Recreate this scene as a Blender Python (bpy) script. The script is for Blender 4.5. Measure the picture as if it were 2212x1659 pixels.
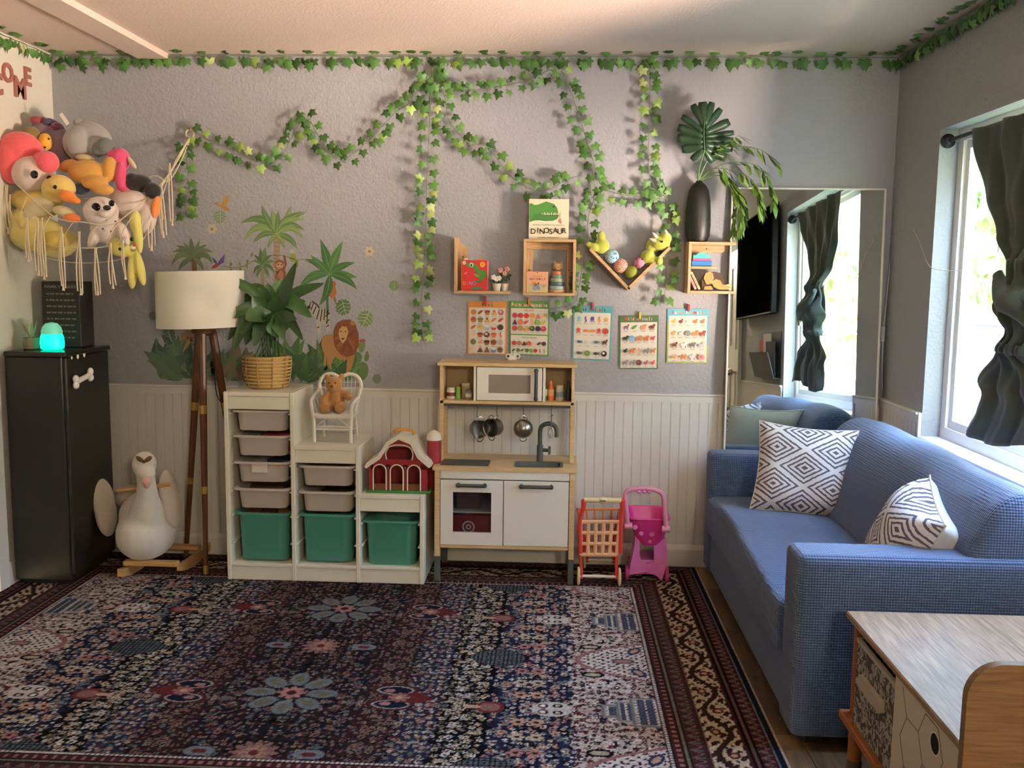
import bpy, bmesh, math, random
import numpy as np
from mathutils import Vector, Matrix, Euler
for o in list(bpy.data.objects): bpy.data.objects.remove(o)
scene = bpy.context.scene
COL = scene.collection
PI = math.pi
R = math.radians
random.seed(7)

# ---------------------------------------------------------------- camera
FPX, IMW, IMH = 2030.6, 2212.0, 1659.0
CAM = Vector((0, 0, 1.4776))
FWD = Vector((-0.04506408, 0.99198793, -0.11802189))
RGT = Vector((0.99883071, 0.04681183, 0.01207722))
UPV = Vector((-0.01750528, 0.11733964, 0.99293755))
cam_d = bpy.data.cameras.new('camera'); cam = bpy.data.objects.new('camera', cam_d); COL.objects.link(cam)
cam_d.sensor_fit = 'HORIZONTAL'; cam_d.sensor_width = 36; cam_d.lens = 36 * FPX / IMW
cam_d.clip_start = .05; cam_d.clip_end = 200
cam.matrix_world = Matrix(((RGT.x, UPV.x, -FWD.x, CAM.x), (RGT.y, UPV.y, -FWD.y, CAM.y), (RGT.z, UPV.z, -FWD.z, CAM.z), (0, 0, 0, 1)))
scene.camera = cam

# ---------------------------------------------------------------- sky, sun, large lights, exposure
scene.view_settings.view_transform = 'Standard'
scene.view_settings.look = 'None'
scene.view_settings.gamma = 1.0
scene.view_settings.use_curve_mapping = False
scene.view_settings.exposure = 0.46
world = bpy.data.worlds.new('sky'); scene.world = world; world.use_nodes = True
wn = world.node_tree; bg = wn.nodes['Background']
sky = wn.nodes.new('ShaderNodeTexSky'); sky.sky_type = 'NISHITA'; sky.sun_disc = False
sky.sun_elevation = R(48); sky.sun_rotation = R(250); sky.air_density = 1.6; sky.dust_density = .6
wn.links.new(sky.outputs[0], bg.inputs[0]); bg.inputs[1].default_value = 11.5

def lamp(name, kind, loc, target, energy, color, size=1.0, size_y=None):
    d = bpy.data.lights.new(name, kind); d.energy = energy; d.color = color
    if kind == 'AREA':
        d.shape = 'RECTANGLE'; d.size = size; d.size_y = size_y or size
    elif kind == 'SUN':
        d.angle = size
    o = bpy.data.objects.new(name, d); COL.objects.link(o); o.location = loc
    o.rotation_euler = (Vector(target) - Vector(loc)).to_track_quat('-Z', 'Y').to_euler()
    return o
# sun behind the house: lights the street outside, not the room
lamp('sun', 'SUN', (-6, -4, 9), (4, 6, 0), 16.0, (1.0, .92, .80), R(.6))
# assumed warm lamp added outdoors, standing in for bounced sunlight through the big window
lamp('assumed_bounce_lamp', 'AREA', (4.0, 1.95, .42), (0, 4.3, 1.75), 1150, (1.0, .74, .57), 1.5, 1.0)
# daylight of the sky through the big window
pl = lamp('window_daylight', 'AREA', (1.80, 3.375, 1.435), (0, 3.375, 1.435), 1, (1, 1, 1), 1.33, 1.59); pl.data.cycles.is_portal = True

# ---------------------------------------------------------------- measuring helpers
def ray(px, py):
    return FWD + RGT * ((px - 1106.0) / FPX) - UPV * ((py - 829.5) / FPX)
def W(px, py, y=4.7):
    d = ray(px, py); return CAM + d * (y / d.y)
def ZP(px, py, z):
    d = ray(px, py); return CAM + d * ((z - CAM.z) / d.z)
def XP(px, py, x):
    d = ray(px, py); return CAM + d * (x / d.x)

# ---------------------------------------------------------------- materials
def lin(c):
    if isinstance(c, str):
        c = c.lstrip('#'); c = [int(c[i:i + 2], 16) / 255 for i in (0, 2, 4)]
    return tuple((v / 12.92 if v <= .04045 else ((v + .055) / 1.055) ** 2.4) for v in c[:3])
MATS = {}
def mat(name, color='#888888', rough=.55, metal=0.0, bump=0.0, bscale=200.0, var=0.0, vscale=8.0, sheen=0.0, alpha=None, emit=None, estr=0.0, trans=0.0, coat=0.0, rand=0.0, stretch=None, spec=None):
    if name in MATS: return MATS[name]
    m = bpy.data.materials.new(name); m.use_nodes = True; MATS[name] = m
    nt = m.node_tree; b = nt.nodes['Principled BSDF']
    c = lin(color) + (1,)
    b.inputs['Base Color'].default_value = c; b.inputs['Roughness'].default_value = rough; b.inputs['Metallic'].default_value = metal
    if sheen: b.inputs['Sheen Weight'].default_value = sheen; b.inputs['Sheen Roughness'].default_value = .5
    if trans: b.inputs['Transmission Weight'].default_value = trans
    if coat: b.inputs['Coat Weight'].default_value = coat; b.inputs['Coat Roughness'].default_value = .15
    if spec is not None: b.inputs['Specular IOR Level'].default_value = spec
    if emit: b.inputs['Emission Color'].default_value = lin(emit) + (1,); b.inputs['Emission Strength'].default_value = estr
    tc = None
    def coords():
        nonlocal tc
        if tc is None:
            t = nt.nodes.new('ShaderNodeTexCoord'); tc = t.outputs['Object']
            if stretch:
                mp = nt.nodes.new('ShaderNodeMapping'); mp.inputs['Scale'].default_value = stretch
                nt.links.new(tc, mp.inputs[0]); tc = mp.outputs[0]
        return tc
    if var:
        n = nt.nodes.new('ShaderNodeTexNoise'); n.inputs['Scale'].default_value = vscale; n.inputs['Detail'].default_value = 5
        nt.links.new(coords(), n.inputs['Vector'])
        mx = nt.nodes.new('ShaderNodeMix'); mx.data_type = 'RGBA'
        mx.inputs['A'].default_value = tuple(v * (1 - var) for v in c[:3]) + (1,)
        mx.inputs['B'].default_value = tuple(min(1, v * (1 + var)) for v in c[:3]) + (1,)
        rp = nt.nodes.new('ShaderNodeMapRange'); rp.inputs[1].default_value = .3; rp.inputs[2].default_value = .7
        nt.links.new(n.outputs[0], rp.inputs[0]); nt.links.new(rp.outputs[0], mx.inputs[0]); nt.links.new(mx.outputs['Result'], b.inputs['Base Color'])
    elif rand:
        oi = nt.nodes.new('ShaderNodeObjectInfo')
        mx = nt.nodes.new('ShaderNodeMix'); mx.data_type = 'RGBA'
        mx.inputs['A'].default_value = tuple(v * (1 - rand) for v in c[:3]) + (1,)
        mx.inputs['B'].default_value = tuple(min(1, v * (1 + rand)) for v in c[:3]) + (1,)
        nt.links.new(oi.outputs['Random'], mx.inputs[0]); nt.links.new(mx.outputs['Result'], b.inputs['Base Color'])
    if bump:
        n = nt.nodes.new('ShaderNodeTexNoise'); n.inputs['Scale'].default_value = bscale; n.inputs['Detail'].default_value = 3
        nt.links.new(coords(), n.inputs['Vector'])
        bp = nt.nodes.new('ShaderNodeBump'); bp.inputs['Strength'].default_value = bump; bp.inputs['Distance'].default_value = .004
        nt.links.new(n.outputs[0], bp.inputs['Height']); nt.links.new(bp.outputs[0], b.inputs['Normal'])
    return m
def print_mat():
    if 'print' in MATS: return MATS['print']
    m = bpy.data.materials.new('print'); m.use_nodes = True; MATS['print'] = m
    nt = m.node_tree; a = nt.nodes.new('ShaderNodeVertexColor'); a.layer_name = 'Col'
    nt.links.new(a.outputs[0], nt.nodes['Principled BSDF'].inputs['Base Color']); nt.nodes['Principled BSDF'].inputs['Roughness'].default_value = .6
    return m
def wood_mat(name, c1, c2, scale=(2, 30, 30), rough=.5):
    if name in MATS: return MATS[name]
    m = bpy.data.materials.new(name); m.use_nodes = True; MATS[name] = m
    nt = m.node_tree; b = nt.nodes['Principled BSDF']; b.inputs['Roughness'].default_value = rough
    t = nt.nodes.new('ShaderNodeTexCoord'); mp = nt.nodes.new('ShaderNodeMapping'); mp.inputs['Scale'].default_value = scale
    n = nt.nodes.new('ShaderNodeTexNoise'); n.inputs['Scale'].default_value = 3; n.inputs['Detail'].default_value = 6; n.inputs['Distortion'].default_value = .6
    cr = nt.nodes.new('ShaderNodeValToRGB'); cr.color_ramp.elements[0].position = .32; cr.color_ramp.elements[1].position = .68
    cr.color_ramp.elements[0].color = lin(c1) + (1,); cr.color_ramp.elements[1].color = lin(c2) + (1,)
    nt.links.new(t.outputs['Object'], mp.inputs[0]); nt.links.new(mp.outputs[0], n.inputs['Vector']); nt.links.new(n.outputs[0], cr.inputs[0]); nt.links.new(cr.outputs[0], b.inputs['Base Color'])
    return m
def glass_mat(name='window_glass', tint=(1, 1, 1), refl=.06):
    if name in MATS: return MATS[name]
    m = bpy.data.materials.new(name); m.use_nodes = True; MATS[name] = m
    nt = m.node_tree; nt.nodes.remove(nt.nodes['Principled BSDF'])
    tr = nt.nodes.new('ShaderNodeBsdfTransparent'); tr.inputs[0].default_value = tint + (1,)
    gl = nt.nodes.new('ShaderNodeBsdfGlossy'); gl.inputs['Roughness'].default_value = .02
    mx = nt.nodes.new('ShaderNodeMixShader'); mx.inputs[0].default_value = refl
    nt.links.new(tr.outputs[0], mx.inputs[1]); nt.links.new(gl.outputs[0], mx.inputs[2]); nt.links.new(mx.outputs[0], nt.nodes['Material Output'].inputs[0])
    return m

# ---------------------------------------------------------------- objects
def tag(o, label=None, cat=None, group=None, kind=None):
    if label: o['label'] = label
    if cat: o['category'] = cat
    if group: o['group'] = group
    if kind: o['kind'] = kind
    return o
def thing(name, label, cat, loc=(0, 0, 0), rz=0.0, group=None, rot=None):
    o = bpy.data.objects.new(name, None); COL.objects.link(o); o.location = loc
    o.rotation_euler = rot if rot else (0, 0, rz); o.empty_display_size = .05
    return tag(o, label, cat, group)
def link(name, me, parent=None, loc=None, rot=None, scale=None):
    o = bpy.data.objects.new(name, me); COL.objects.link(o)
    if parent: o.parent = parent
    if loc is not None: o.location = loc
    if rot is not None: o.rotation_euler = rot
    if scale is not None: o.scale = scale
    return o
def worldloc(o):
    v = Vector((0, 0, 0))
    while o: v = v + Vector(o.location); o = o.parent
    return v
def copy_tree(o, parent=None):
    c = o.copy(); COL.objects.link(c); c.parent = parent
    for ch in list(o.children): copy_tree(ch, c)
    return c
def V(*a): return Vector(a)

class MB:
    """collects faces; build() links them as one mesh object"""
    def __init__(s): s.v = []; s.f = []; s.mi = []; s.mats = []; s.cm = 0
    def use(s, m):
        if m not in s.mats: s.mats.append(m)
        s.cm = s.mats.index(m); return s
    def add(s, vs, fs, M=None):
        b = len(s.v)
        s.v += [tuple(M @ Vector(p)) if M is not None else tuple(p) for p in vs]
        s.f += [tuple(i + b for i in f) for f in fs]; s.mi += [s.cm] * len(fs); return s
    def box(s, c, d, M=None, bev=0.0):
        x, y, z = d[0] / 2, d[1] / 2, d[2] / 2; c = Vector(c)
        if not bev:
            vs = [c + Vector((i * x, j * y, k * z)) for i in (-1, 1) for j in (-1, 1) for k in (-1, 1)]
            fs = [(0, 1, 3, 2), (4, 6, 7, 5), (0, 4, 5, 1), (2, 3, 7, 6), (0, 2, 6, 4), (1, 5, 7, 3)]
            return s.add(vs, fs, M)
        b = min(bev, x * .49, y * .49, z * .49)
        vs = []; idx = {}
        for i in (-1, 1):
            for j in (-1, 1):
                for k in (-1, 1):
                    for a in range(3):
                        p = [i * (x - b), j * (y - b), k * (z - b)]; p[a] = (i * x, j * y, k * z)[a]
                        idx[(i, j, k, a)] = len(vs); vs.append(c + Vector(p))
        fs = []
        for a in range(3):
            o1, o2 = [q for q in range(3) if q != a]
            for sgn in (-1, 1):
                loop = []
                for (u, w) in ((-1, -1), (1, -1), (1, 1), (-1, 1)):
                    t = [0, 0, 0]; t[a] = sgn; t[o1] = u; t[o2] = w; loop.append(idx[(t[0], t[1], t[2], a)])
                fs.append(tuple(loop))
            for u in (-1, 1):
                for w in (-1, 1):
                    l = []
                    for sg in (-1, 1):
                        t = [0, 0, 0]; t[a] = sg; t[o1] = u; t[o2] = w
                        l.append((idx[(t[0], t[1], t[2], o1)], idx[(t[0], t[1], t[2], o2)]))
                    fs.append((l[0][0], l[0][1], l[1][1], l[1][0]))
        for i in (-1, 1):
            for j in (-1, 1):
                for k in (-1, 1): fs.append(tuple(idx[(i, j, k, a)] for a in range(3)))
        return s.add(vs, fs, M)
    def bb(s, lo, hi, bev=0.0, M=None):
        lo = Vector(lo); hi = Vector(hi); return s.box((lo + hi) / 2, hi - lo, M, bev)
    def tube(s, pts, r, n=8, cap=True, closed=False, M=None, flat=1.0):
        pts = [Vector(p) for p in pts]; m = len(pts)
        rs = r if isinstance(r, (list, tuple)) else [r] * m
        tang = []
        for i in range(m):
            a = pts[(i - 1) % m] if closed else pts[max(i - 1, 0)]; b = pts[(i + 1) % m] if closed else pts[min(i + 1, m - 1)]
            t = b - a; tang.append(t.normalized() if t.length > 1e-9 else Vector((0, 0, 1)))
        t0 = tang[0]; nrm = t0.orthogonal().normalized()
        vs = []
        for i in range(m):
            t = tang[i]; nrm = (nrm - t * nrm.dot(t))
            nrm = nrm.normalized() if nrm.length > 1e-6 else t.orthogonal().normalized()
            bi = t.cross(nrm)
            for k in range(n):
                a = 2 * PI * k / n; vs.append(pts[i] + (nrm * math.cos(a) + bi * math.sin(a) * flat) * rs[i])
        fs = []
        for i in range(m if closed else m - 1):
            j = (i + 1) % m
            for k in range(n):
                l = (k + 1) % n; fs.append((i * n + k, i * n + l, j * n + l, j * n + k))
        if cap and not closed:
            fs.append(tuple(range(n - 1, -1, -1))); fs.append(tuple((m - 1) * n + k for k in range(n)))
        return s.add(vs, fs, M)
    def lathe(s, prof, n=24, c=(0, 0, 0), M=None, caps=True):
        c = Vector(c); vs = []; fs = []
        for (r, z) in prof:
            for k in range(n):
                a = 2 * PI * k / n; vs.append(c + Vector((r * math.cos(a), r * math.sin(a), z)))
        m = len(prof)
        for i in range(m - 1):
            for k in range(n):
                l = (k + 1) % n; fs.append((i * n + k, i * n + l, (i + 1) * n + l, (i + 1) * n + k))
        if caps and prof[0][0] > 1e-6: fs.append(tuple(range(n - 1, -1, -1)))
        if caps and prof[-1][0] > 1e-6: fs.append(tuple((m - 1) * n + k for k in range(n)))
        return s.add(vs, fs, M)
    def prism(s, poly, d0, d1, plane='xz', M=None):
        """polygon extruded between d0 and d1 along the third axis"""
        def P(a, b, d): return {'xz': (a, d, b), 'xy': (a, b, d), 'yz': (d, a, b)}[plane]
        n = len(poly); vs = [P(a, b, d0) for a, b in poly] + [P(a, b, d1) for a, b in poly]
        fs = [tuple(range(n)), tuple(range(2 * n - 1, n - 1, -1))] + [(i, i + n, (i + 1) % n + n, (i + 1) % n) for i in range(n)]
        return s.add(vs, fs, M)
    def ring(s, outer, inner, d0, d1, plane='xz', M=None):
        """frame between two outlines of equal length, extruded"""
        def P(a, b, d): return {'xz': (a, d, b), 'xy': (a, b, d), 'yz': (d, a, b)}[plane]
        n = len(outer); vs = [P(a, b, d) for d in (d0, d1) for L in (outer, inner) for a, b in L]; fs = []
        for i in range(n):
            j = (i + 1) % n
            fs += [(i, j, n + j, n + i), (2 * n + i, 3 * n + i, 3 * n + j, 2 * n + j), (i, 2 * n + i, 2 * n + j, j), (n + i, n + j, 3 * n + j, 3 * n + i)]
        return s.add(vs, fs, M)
    def ell(s, c, r, rot=(0, 0, 0), nu=16, nv=10, M=None):
        if not isinstance(r, (tuple, list)): r = (r, r, r)
        E = Matrix.Translation(Vector(c)) @ Euler(rot).to_matrix().to_4x4() @ Matrix.Diagonal((r[0], r[1], r[2], 1))
        vs = [(0, 0, -1)]; fs = []
        for i in range(1, nv):
            p = -PI / 2 + PI * i / nv
            for k in range(nu): a = 2 * PI * k / nu; vs.append((math.cos(p) * math.cos(a), math.cos(p) * math.sin(a), math.sin(p)))
        vs.append((0, 0, 1)); top = len(vs) - 1
        for k in range(nu):
            l = (k + 1) % nu; fs.append((0, 1 + l, 1 + k)); fs.append((top, 1 + (nv - 2) * nu + k, 1 + (nv - 2) * nu + l))
            for i in range(nv - 2): fs.append((1 + i * nu + k, 1 + i * nu + l, 1 + (i + 1) * nu + l, 1 + (i + 1) * nu + k))
        return s.add(vs, fs, (M @ E) if M is not None else E)
    def loft(s, loops, cap0=True, cap1=True, M=None):
        n = len(loops[0]); vs = [p for L in loops for p in L]; fs = []
        for i in range(len(loops) - 1):
            for k in range(n):
                l = (k + 1) % n; fs.append((i * n + k, i * n + l, (i + 1) * n + l, (i + 1) * n + k))
        if cap0: fs.append(tuple(range(n - 1, -1, -1)))
        if cap1: fs.append(tuple((len(loops) - 1) * n + k for k in range(n)))
        return s.add(vs, fs, M)
    def grid(s, fn, nu, nv, M=None):
        vs = [fn(i / nu, j / nv) for j in range(nv + 1) for i in range(nu + 1)]
        fs = [(j * (nu + 1) + i, j * (nu + 1) + i + 1, (j + 1) * (nu + 1) + i + 1, (j + 1) * (nu + 1) + i) for j in range(nv) for i in range(nu)]
        return s.add(vs, fs, M)
    def mesh(s, name, m=None, smooth=35, fix=True):
        me = bpy.data.meshes.new(name); me.from_pydata([tuple(p) for p in s.v], [], s.f)
        ms = s.mats or ([m] if m else [])
        for q in ms: me.materials.append(q)
        if s.mats and len(s.mats) > 1: me.polygons.foreach_set('material_index', s.mi)
        if fix:
            bm = bmesh.new(); bm.from_mesh(me); bmesh.ops.recalc_face_normals(bm, faces=bm.faces); bm.to_mesh(me); bm.free()
        if smooth: me.shade_smooth(); me.set_sharp_from_angle(angle=R(smooth))
        return me
    def build(s, name, m=None, parent=None, world=False, smooth=35, label=None, loc=None, rot=None, fix=True):
        if world and parent:
            w = worldloc(parent); s.v = [tuple(Vector(p) - w) for p in s.v]
        o = link(name, s.mesh(name, m, smooth, fix), parent, loc, rot)
        if label: o['label'] = label
        return o
def place(o, origin):
    """move a single-mesh thing's origin to a point without moving its shape"""
    off = Vector(origin); o.data.transform(Matrix.Translation(-off)); o.location = off; return o

def catmull(pts, k=6, closed=False):
    pts = [Vector(p) for p in pts]; n = len(pts); out = []
    rng = range(n if closed else n - 1)
    for i in rng:
        p0 = pts[(i - 1) % n] if closed else pts[max(i - 1, 0)]; p1 = pts[i]; p2 = pts[(i + 1) % n]
        p3 = pts[(i + 2) % n] if closed else pts[min(i + 2, n - 1)]
        for j in range(k):
            t = j / k
            out.append(.5 * ((2 * p1) + (p2 - p0) * t + (2 * p0 - 5 * p1 + 4 * p2 - p3) * t * t + (3 * p1 - p0 - 3 * p2 + p3) * t ** 3))
    if not closed: out.append(pts[-1])
    return out
def arc(cx, cz, r, a0, a1, n, rz=None):
    return [(cx + r * math.cos(R(a0 + (a1 - a0) * i / n)), cz + (rz or r) * math.sin(R(a0 + (a1 - a0) * i / n))) for i in range(n + 1)]
def rrect(x0, z0, x1, z1, r, n=4):
    return arc(x1 - r, z0 + r, r, -90, 0, n) + arc(x1 - r, z1 - r, r, 0, 90, n) + arc(x0 + r, z1 - r, r, 90, 180, n) + arc(x0 + r, z0 + r, r, 180, 270, n)

# text outlines as flat meshes
TXT = {}
def text_geo(t, bold=0.0):
    key = (t, bold)
    if key in TXT: return TXT[key]
    cu = bpy.data.curves.new('txt', 'FONT'); cu.body = t; cu.size = 1; cu.offset = bold; cu.resolution_u = 3; cu.align_x = 'CENTER'
    ob = bpy.data.objects.new('txt', cu); COL.objects.link(ob)
    bpy.context.view_layer.update(); dg = bpy.context.evaluated_depsgraph_get()
    me = bpy.data.meshes.new_from_object(ob.evaluated_get(dg))
    vs = [tuple(v.co) for v in me.vertices]; fs = [tuple(p.vertices) for p in me.polygons]
    bpy.data.objects.remove(ob); bpy.data.curves.remove(cu); bpy.data.meshes.remove(me)
    xs = [v[0] for v in vs] or [0]; ys = [v[1] for v in vs] or [0]
    TXT[key] = (vs, fs, (min(xs), max(xs), min(ys), max(ys))); return TXT[key]

class Art:
    """flat print: coloured outlines in layers on a plane given by fn(u, v) -> point and a normal"""
    def __init__(s, fn, nrm, step=.00012, start=.0003): s.fn = fn; s.n = Vector(nrm); s.v = []; s.f = []; s.c = []; s.off = start; s.step = step
    def poly(s, pts, col, same=False):
        if not same: s.off += s.step
        b = len(s.v); s.v += [tuple(s.fn(*p) + s.n * s.off) for p in pts]; s.f.append(tuple(range(b, b + len(pts)))); s.c.append(lin(col)); return s
    def el(s, x, y, rx, ry, col, rot=0, n=14, same=False):
        c, q = math.cos(R(rot)), math.sin(R(rot))
        return s.poly([(x + rx * math.cos(a) * c - ry * math.sin(a) * q, y + rx * math.cos(a) * q + ry * math.sin(a) * c) for a in [2 * PI * i / n for i in range(n)]], col, same)
    def rect(s, x0, y0, x1, y1, col): return s.poly([(x0, y0), (x1, y0), (x1, y1), (x0, y1)], col)
    def stroke(s, pts, w, col, w1=None):
        pts = [Vector((p[0], p[1])) for p in pts]; L = []; Q = []; m = len(pts)
        for i, p in enumerate(pts):
            t = (pts[min(i + 1, m - 1)] - pts[max(i - 1, 0)]); t = t.normalized() if t.length else Vector((1, 0)); nn = Vector((-t.y, t.x))
            ww = w + ((w1 if w1 is not None else w) - w) * i / max(1, m - 1)
            L.append(tuple(p + nn * ww / 2)); Q.append(tuple(p - nn * ww / 2))
        return s.poly(L + Q[::-1], col)
    def leaf(s, x, y, x1, y1, w, col, bend=0.0, n=7, rib=None):
        a = Vector((x, y)); b = Vector((x1, y1)); d = b - a; nn = Vector((-d.y, d.x)); L = []; Q = []; C = []
        for i in range(n + 1):
            t = i / n; c = a + d * t + nn * bend * math.sin(PI * t); ww = w * math.sin(PI * min(1, t ** .8)) * .5 * (1 - .15 * t)
            tn = (d + nn * bend * PI * math.cos(PI * t)).normalized(); q = Vector((-tn.y, tn.x))
            C.append(tuple(c)); L.append(tuple(c + q * ww)); Q.append(tuple(c - q * ww))
        s.poly(L + Q[::-1], col)
        if rib: s.stroke(C, w * .07, rib, w * .02)
        return s
    def text(s, t, x, y, h, col, width=None, bold=.012, flip=1):
        """text whose baseline centre is at x, y; h = size; flip -1 when v runs downwards"""
        vs, fs, bx = text_geo(t, bold); sx = h if width is None else width / max(1e-6, bx[1] - bx[0])
        s.off += s.step; b = len(s.v); mid = (bx[0] + bx[1]) / 2
        s.v += [tuple(s.fn(x + (p[0] - mid) * sx, y + flip * p[1] * h) + s.n * s.off) for p in vs]
        for f in fs: s.f.append(tuple(i + b for i in f)); s.c.append(lin(col))
        return s
    def letters(s, t, x, y, h, cols, width, bold=.02, flip=1, wave=0.0):
        n = len(t)
        for i, ch in enumerate(t):
            if ch != ' ': s.text(ch, x - width / 2 + width * (i + .5) / n, y + (wave if i % 2 else -wave), h, cols[i % len(cols)], None, bold, flip)
        return s
    def build(s, name, parent=None, world=True, label=None):
        vs = s.v
        if world and parent: w = worldloc(parent); vs = [tuple(Vector(p) - w) for p in vs]
        me = bpy.data.meshes.new(name); me.from_pydata(vs, [], s.f); me.materials.append(print_mat())
        ca = me.color_attributes.new('Col', 'FLOAT_COLOR', 'CORNER'); data = []
        for f, c in zip(s.f, s.c): data += list(c + (1,)) * len(f)
        ca.data.foreach_set('color', data)
        o = link(name, me, parent)
        if label: o['label'] = label
        return o

def plush_mesh(blobs, m, vox=.006, smooth=6):
    """overlapping rounded lumps fused into one continuous skin; blobs: (centre, radii, rot) or tube (pts, radii)"""
    b = MB()
    for q in blobs:
        if q[0] == 't': b.tube(catmull(q[1], 4), [float(np.interp(i / (4 * (len(q[1]) - 1)), np.linspace(0, 1, len(q[2])), q[2])) for i in range(4 * (len(q[1]) - 1) + 1)], 12)
        else: b.ell(q[0], q[1], q[2] if len(q) > 2 else (0, 0, 0), 16, 10)
    me = b.mesh('plush', m, smooth=0)
    ob = bpy.data.objects.new('plush_tmp', me); COL.objects.link(ob)
    md = ob.modifiers.new('r', 'REMESH'); md.mode = 'VOXEL'; md.voxel_size = vox; md.use_smooth_shade = True
    ms = ob.modifiers.new('s', 'SMOOTH'); ms.factor = .5; ms.iterations = smooth
    bpy.context.view_layer.update(); dg = bpy.context.evaluated_depsgraph_get()
    out = bpy.data.meshes.new_from_object(ob.evaluated_get(dg)); bpy.data.objects.remove(ob)
    if not out.materials: out.materials.append(m)
    out.shade_smooth(); return out
def plush(name, parent, blobs, m, vox=.006, smooth=6, world=False, label=None):
    me = plush_mesh(blobs, m, vox, smooth)
    if world and parent: me.transform(Matrix.Translation(-worldloc(parent)))
    o = link(name, me, parent)
    if label: o['label'] = label
    return o
# ================================================================ THE ROOM
XL, XR, YB, YR, HC = -2.519, 1.618, 4.70, -1.9, 2.525
RAIL = .885
wall_paint = mat('wall_paint', '#a3a4aa', .75, bump=1.0, bscale=75)
wall_white = mat('wall_white', '#d8d3c6', .75, bump=.4, bscale=45)
ceil_paint = mat('ceiling_paint', '#d6c3b5', .85, bump=.6, bscale=90)
white_trim = mat('white_trim', '#dedad4', .5)
white_gloss = mat('white_gloss', '#e8e6e0', .35)
def structure(o): o['kind'] = 'structure'; return o
def slab(name, lo, hi, m): return structure(MB().bb(lo, hi).build(name, m, smooth=0))
slab('floor', (XL, YR, -.12), (XR, YB, 0), mat('subfloor', '#4a3a2e', .6)); FLOOR = bpy.data.objects['floor']
slab('wall_back', (XL - .12, YB, 0), (XR + .12, YB + .12, HC), wall_paint); WB = bpy.data.objects['wall_back']
slab('ceiling', (XL - .14, YR - .14, HC), (XR + .14, YB + .14, HC + .12), ceil_paint); CEIL = bpy.data.objects['ceiling']
# left wall with a doorway (only its casing is in view)
lw = MB()
lw.bb((XL - .12, 4.02, 0), (XL, YB, HC)); lw.bb((XL - .12, YR, 0), (XL, 3.22, HC)); lw.bb((XL - .12, 3.22, 2.05), (XL, 4.02, HC))
WL = structure(lw.build('wall_left', wall_white, smooth=0))
d = structure(MB().bb((XL - .08, 3.22, 0), (XL - .04, 4.02, 2.05), .004).build('door_1', white_gloss))
for (z0, z1) in ((.2, .95), (1.15, 1.9)):
    for (y0, y1) in ((3.32, 3.58), (3.66, 3.92)): MB().ring([(y0, z0), (y1, z0), (y1, z1), (y0, z1)], [(y0 + .03, z0 + .03), (y1 - .03, z0 + .03), (y1 - .03, z1 - .03), (y0 + .03, z1 - .03)], XL - .04, XL - .03, 'yz').build('door_panel', white_gloss, d)
b = MB(); b.ell((XL - .0, 3.29, .98), (.03, .03, .03)); b.build('door_knob', mat('steel', '#b8b6b0', .25, 1), d)
tr = MB(); tr.bb((XL, 4.02, 0), (XL + .022, 4.10, 2.13), .004); tr.bb((XL, 3.14, 0), (XL + .022, 3.22, 2.13), .004); tr.bb((XL, 3.22, 2.05), (XL + .022, 4.02, 2.13), .004)
structure(tr.build('trim_1', white_gloss))
# rear wall
slab('wall_rear', (XL - .12, YR - .12, 0), (XR + .12, YR, HC), wall_white)
# right wall with the big window opening
WY0, WY1, WZ0, WZ1 = 2.58, 4.17, .77, 2.10
rwl = MB(); rwl.bb((XR, WY1, 0), (XR + .15, YB, HC)); rwl.bb((XR, YR, 0), (XR + .15, WY0, HC)); rwl.bb((XR, WY0, 0), (XR + .15, WY1, WZ0)); rwl.bb((XR, WY0, WZ1), (XR + .15, WY1, HC))
WR = structure(rwl.build('wall_right', mat('wall_paint_right', '#9c9e9f', .75, bump=1.0, bscale=75), smooth=0))
vinyl = mat('white_vinyl', '#eceae6', .3)
def rect4(a0, b0, a1, b1): return [(a0, b0), (a1, b0), (a1, b1), (a0, b1)]
win = structure(MB().ring(rect4(WY0, WZ0, WY1, WZ1), rect4(WY0 + .05, WZ0 + .06, WY1 - .05, WZ1 - .05), XR + .08, XR + .148, 'yz').build('window_1', vinyl))
MB().ring(rect4(WY0 + .05, WZ0 + .06, WY1 - .05, WZ1 - .05), rect4(WY0 + .085, WZ0 + .095, WY1 - .085, WZ1 - .085), XR + .095, XR + .135, 'yz').build('window_sash', vinyl, win)
MB().bb((XR + .112, WY0 + .08, WZ0 + .09), (XR + .118, WY1 - .08, WZ1 - .08)).build('pane', glass_mat(), win)
MB().bb((XR - .015, WY0 - .02, WZ0 - .025), (XR + .08, WY1 + .005, WZ0 + .012), .006).build('window_sill', vinyl, win)
# ceiling: shallow boxed beam running towards the back wall
structure(MB().bb((-2.072, YR, HC - .028), (-1.925, YB - .002, HC + .01)).build('trim_2', ceil_paint, smooth=0))
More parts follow.
